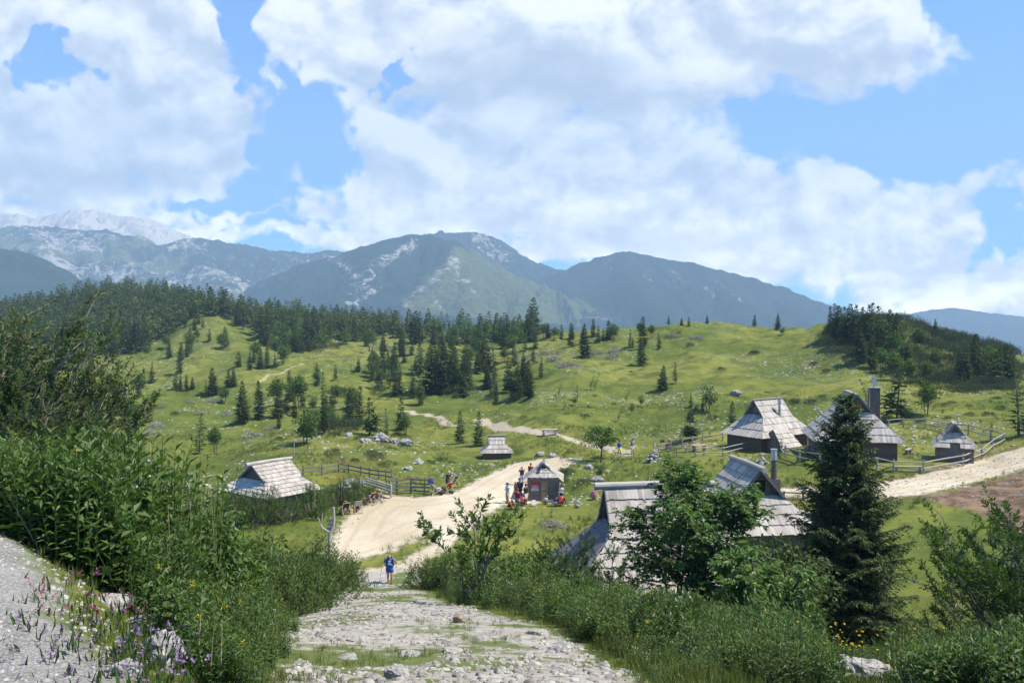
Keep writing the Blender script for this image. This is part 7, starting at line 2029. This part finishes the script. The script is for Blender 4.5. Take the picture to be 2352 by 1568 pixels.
def build_furniture():
    H = lambda L: [hit(*p) for p in L]
    fence('rail_fence', 'two rail fence running up behind the long roofed hut', H([(696, 1093), (739, 1091), (777, 1083), (801, 1086), (829, 1092), (849, 1096), (870, 1099), (886, 1101), (901, 1104), (910, 1132)]), (0.38, 0.78), ph=1.0, mat=M_FENCED, seed=1, squared=True)
    fence('rail_fence', 'four rail fence ending at the deck chairs', H([(912, 1135), (943, 1132), (975, 1134)]), (0.25, 0.58, 0.92, 1.22), ph=1.45, mat=M_FENCED, seed=2, squared=True, over=0.5, post=0.09)
    fence('pole_gate', 'gate of rough round poles beside the four rail fence', H([(845, 1126), (898, 1143)]), (0.35, 0.62, 0.88, 1.08), ph=1.15, mat=M_LOG, seed=3, over=0.35, rail=0.075)
    fence('rail_fence', 'rail fence around the hut with the porch, coming to a point', H([(1660, 1012), (1615, 1018), (1591, 1022), (1567, 1028), (1541, 1034), (1511, 1040), (1555, 1047), (1597, 1049), (1617, 1047), (1660, 1048), (1719, 1033)]), (0.40, 0.85), ph=0.95, seed=4)
    fence('ring_fence', 'curving rail fence enclosing the chimney hut and the tiny shed', H([(1847, 1007), (1810, 1010), (1796, 1040), (1804, 1050), (1836, 1060), (1883, 1067), (1945, 1074), (2014, 1078), (2052, 1085), (2121, 1087), (2212, 1070), (2255, 1052), (2280, 1032), (2304, 1019), (2275, 1012), (2224, 998), (2176, 994), (2125, 983), (2075, 982), (2040, 985)]), (0.42, 0.92), ph=1.02, seed=5, rail=0.055)
    fence('pole_barrier', 'low single pole barrier along the lane behind the gabled hut', H([(1800, 1147), (1845, 1148), (1888, 1147)]), (0.5,), ph=0.6, seed=6, mat=M_FENCED)
    signpost(hit(757, 1283))
    k = MB(); tube(k, [(0, 0, -0.2), (0, 0, 1.9)], [0.035, 0.03], 6); o = k.build('thin_pole', M_LOG); o.location = hit(676, 1052); tag(o, 'thin bare pole standing behind the long roofed hut', 'pole')
    k = MB(); tube(k, [(0, 0, -0.2), (0, 0, 0.9)], [0.05, 0.05], 7); o = k.build('wooden_stake', M_LOG); o.location = hit(723, 1150); tag(o, 'short stake among the mountain pines beside the long roofed hut', 'stake')
    k = MB(); tube(k, [(0, 0, -0.2), (0, 0, 1.9)], [0.04, 0.03], 6); R = root('trail_sign', 'slim post with a small hanging board at the point of the rail fence', 'sign', hit(1514, 1034)); k.build('post', M_RAIL, R)
    k = MB(); box(k, (0.35, 0, 1.05), (0.5, 0.03, 0.28)); k.build('board', M_WALL, R); k = MB(); box(k, (0.3, 0, 1.55), (0.45, 0.03, 0.06)); k.build('arm', M_RAIL, R)
    picnic_table('pale picnic table beside the thin trail far out on the pasture', hit(1262, 1000), 0.1, 2.0, M_LOG)
    picnic_table('brown topped picnic table inside the pointed rail fence', hit(1606, 1038), 0.35, 1.7, None, False); bench('low bench beside the brown topped table in the pointed fence', hit(1585, 1038), 0.35, 1.2)
    bench('bench against the right wall of the chimney hut', hit(2086, 1042), 0.9, 1.5); picnic_table('dark table with benches at the left wall of the chimney hut', hit(1872, 1038), 1.0, 1.6, M_RAIL); bench('long bench by the fence left of the chimney hut', hit(1832, 1012), 0.1, 2.4)
    bench('board bench leaning along the front of the ring fence', hit(2086, 1083), -0.1, 2.4)
    picnic_table('grey table with a bench right of the gabled hut', hit(1842, 1202), -0.2, 2.2, M_RAIL)
    k = MB(); tube(k, [(0, 0, -0.1), (0, 0, 0.42)], [0.2, 0.18], 10); o = k.build('tree_stump', M_DOORW); o.location = hit(806, 1180); tag(o, 'sawn stump used as a table between two deck chairs', 'stump')
    k = MB(); box(k, (0, 0, 0.2), (0.62, 0.34, 0.06)); box(k, (0, 0.14, 0.34), (0.62, 0.05, 0.3)); o = k.build('wooden_crate', M_RAIL); o.location = hit(1268, 1162); tag(o, 'grey wooden box lying in the grass before the kiosk', 'crate')
    k = MB(); box(k, (0, 0, 0.30), (0.30, 0.03, 0.42), np.array(Matrix.Rotation(-0.3, 3, 'X'))); box(k, (0, 0.12, 0.28), (0.30, 0.03, 0.42), np.array(Matrix.Rotation(0.3, 3, 'X'))); o = k.build('menu_board', M_WHITE); o.location = hit(1226, 1162); tag(o, 'small white folding board standing before the kiosk', 'menu board')
    # bags in the grass and cloth hung on the fence
    k = MB(); k.merge(_SMALL[1], TM(0, 0, 0.16, 0, (0.24, 0.18, 0.24))); o = k.build('rucksack', CLOTH['grey'], smooth=True); o.location = hit(1325, 1166); tag(o, 'grey rucksack left in the grass between the kiosk and the pink shirted woman', 'rucksack')
    k = MB(); k.merge(_SMALL[2], TM(0, 0, 0.16, 0, (0.26, 0.2, 0.24))); o = k.build('rucksack', CLOTH['navy'], smooth=True); o.location = hit(1036, 1134); tag(o, 'dark blue rucksack on the ground by the red deck chair', 'rucksack')
    k = MB(); k.merge(_SMALL[3], TM(0, 0, 0.18, 0, (0.28, 0.22, 0.26))); o = k.build('rucksack', CLOTH['black'], smooth=True); o.location = hit(1012, 1137); tag(o, 'black rucksack on the ground between the cream and red deck chairs', 'rucksack')
    p = hit(982, 1134); k = MB(); V = [(i * 0.13, 0.03 * math.sin(i * 2), 1.32 - j * 0.17 + 0.02 * math.sin(i * 3 + j)) for j in range(4) for i in range(5)]; V2 = [(x, y + 0.02, z) for x, y, z in V]
    k.add(V + V2, [[j * 5 + i, j * 5 + i + 1, j * 5 + i + 6, j * 5 + i + 5] for j in range(3) for i in range(4)] + [[20 + j * 5 + i, 20 + j * 5 + i + 5, 20 + j * 5 + i + 6, 20 + j * 5 + i + 1] for j in range(3) for i in range(4)]); o = k.build('towel', m_flat('violet_cloth', (0.10, 0.11, 0.42), 0.9), smooth=True); o.location = p; tag(o, 'violet blue cloth hung over the end of the four rail fence', 'towel')
    cairn('tall slender cairn of white stones by the point of the rail fence', hit(1502, 1058), 1.75, 3, 0.75); cairn('smaller heaped cairn behind the stove pipe of the gabled hut', hit(1750, 1066), 0.95, 4, 0.65)
build_camera(); build_sky(); build_ground(); build_mountains()
build_huts(); build_furniture(); build_people()
build_trees(); build_shrubs(); build_stones(); build_ground_cover()
build_haze()
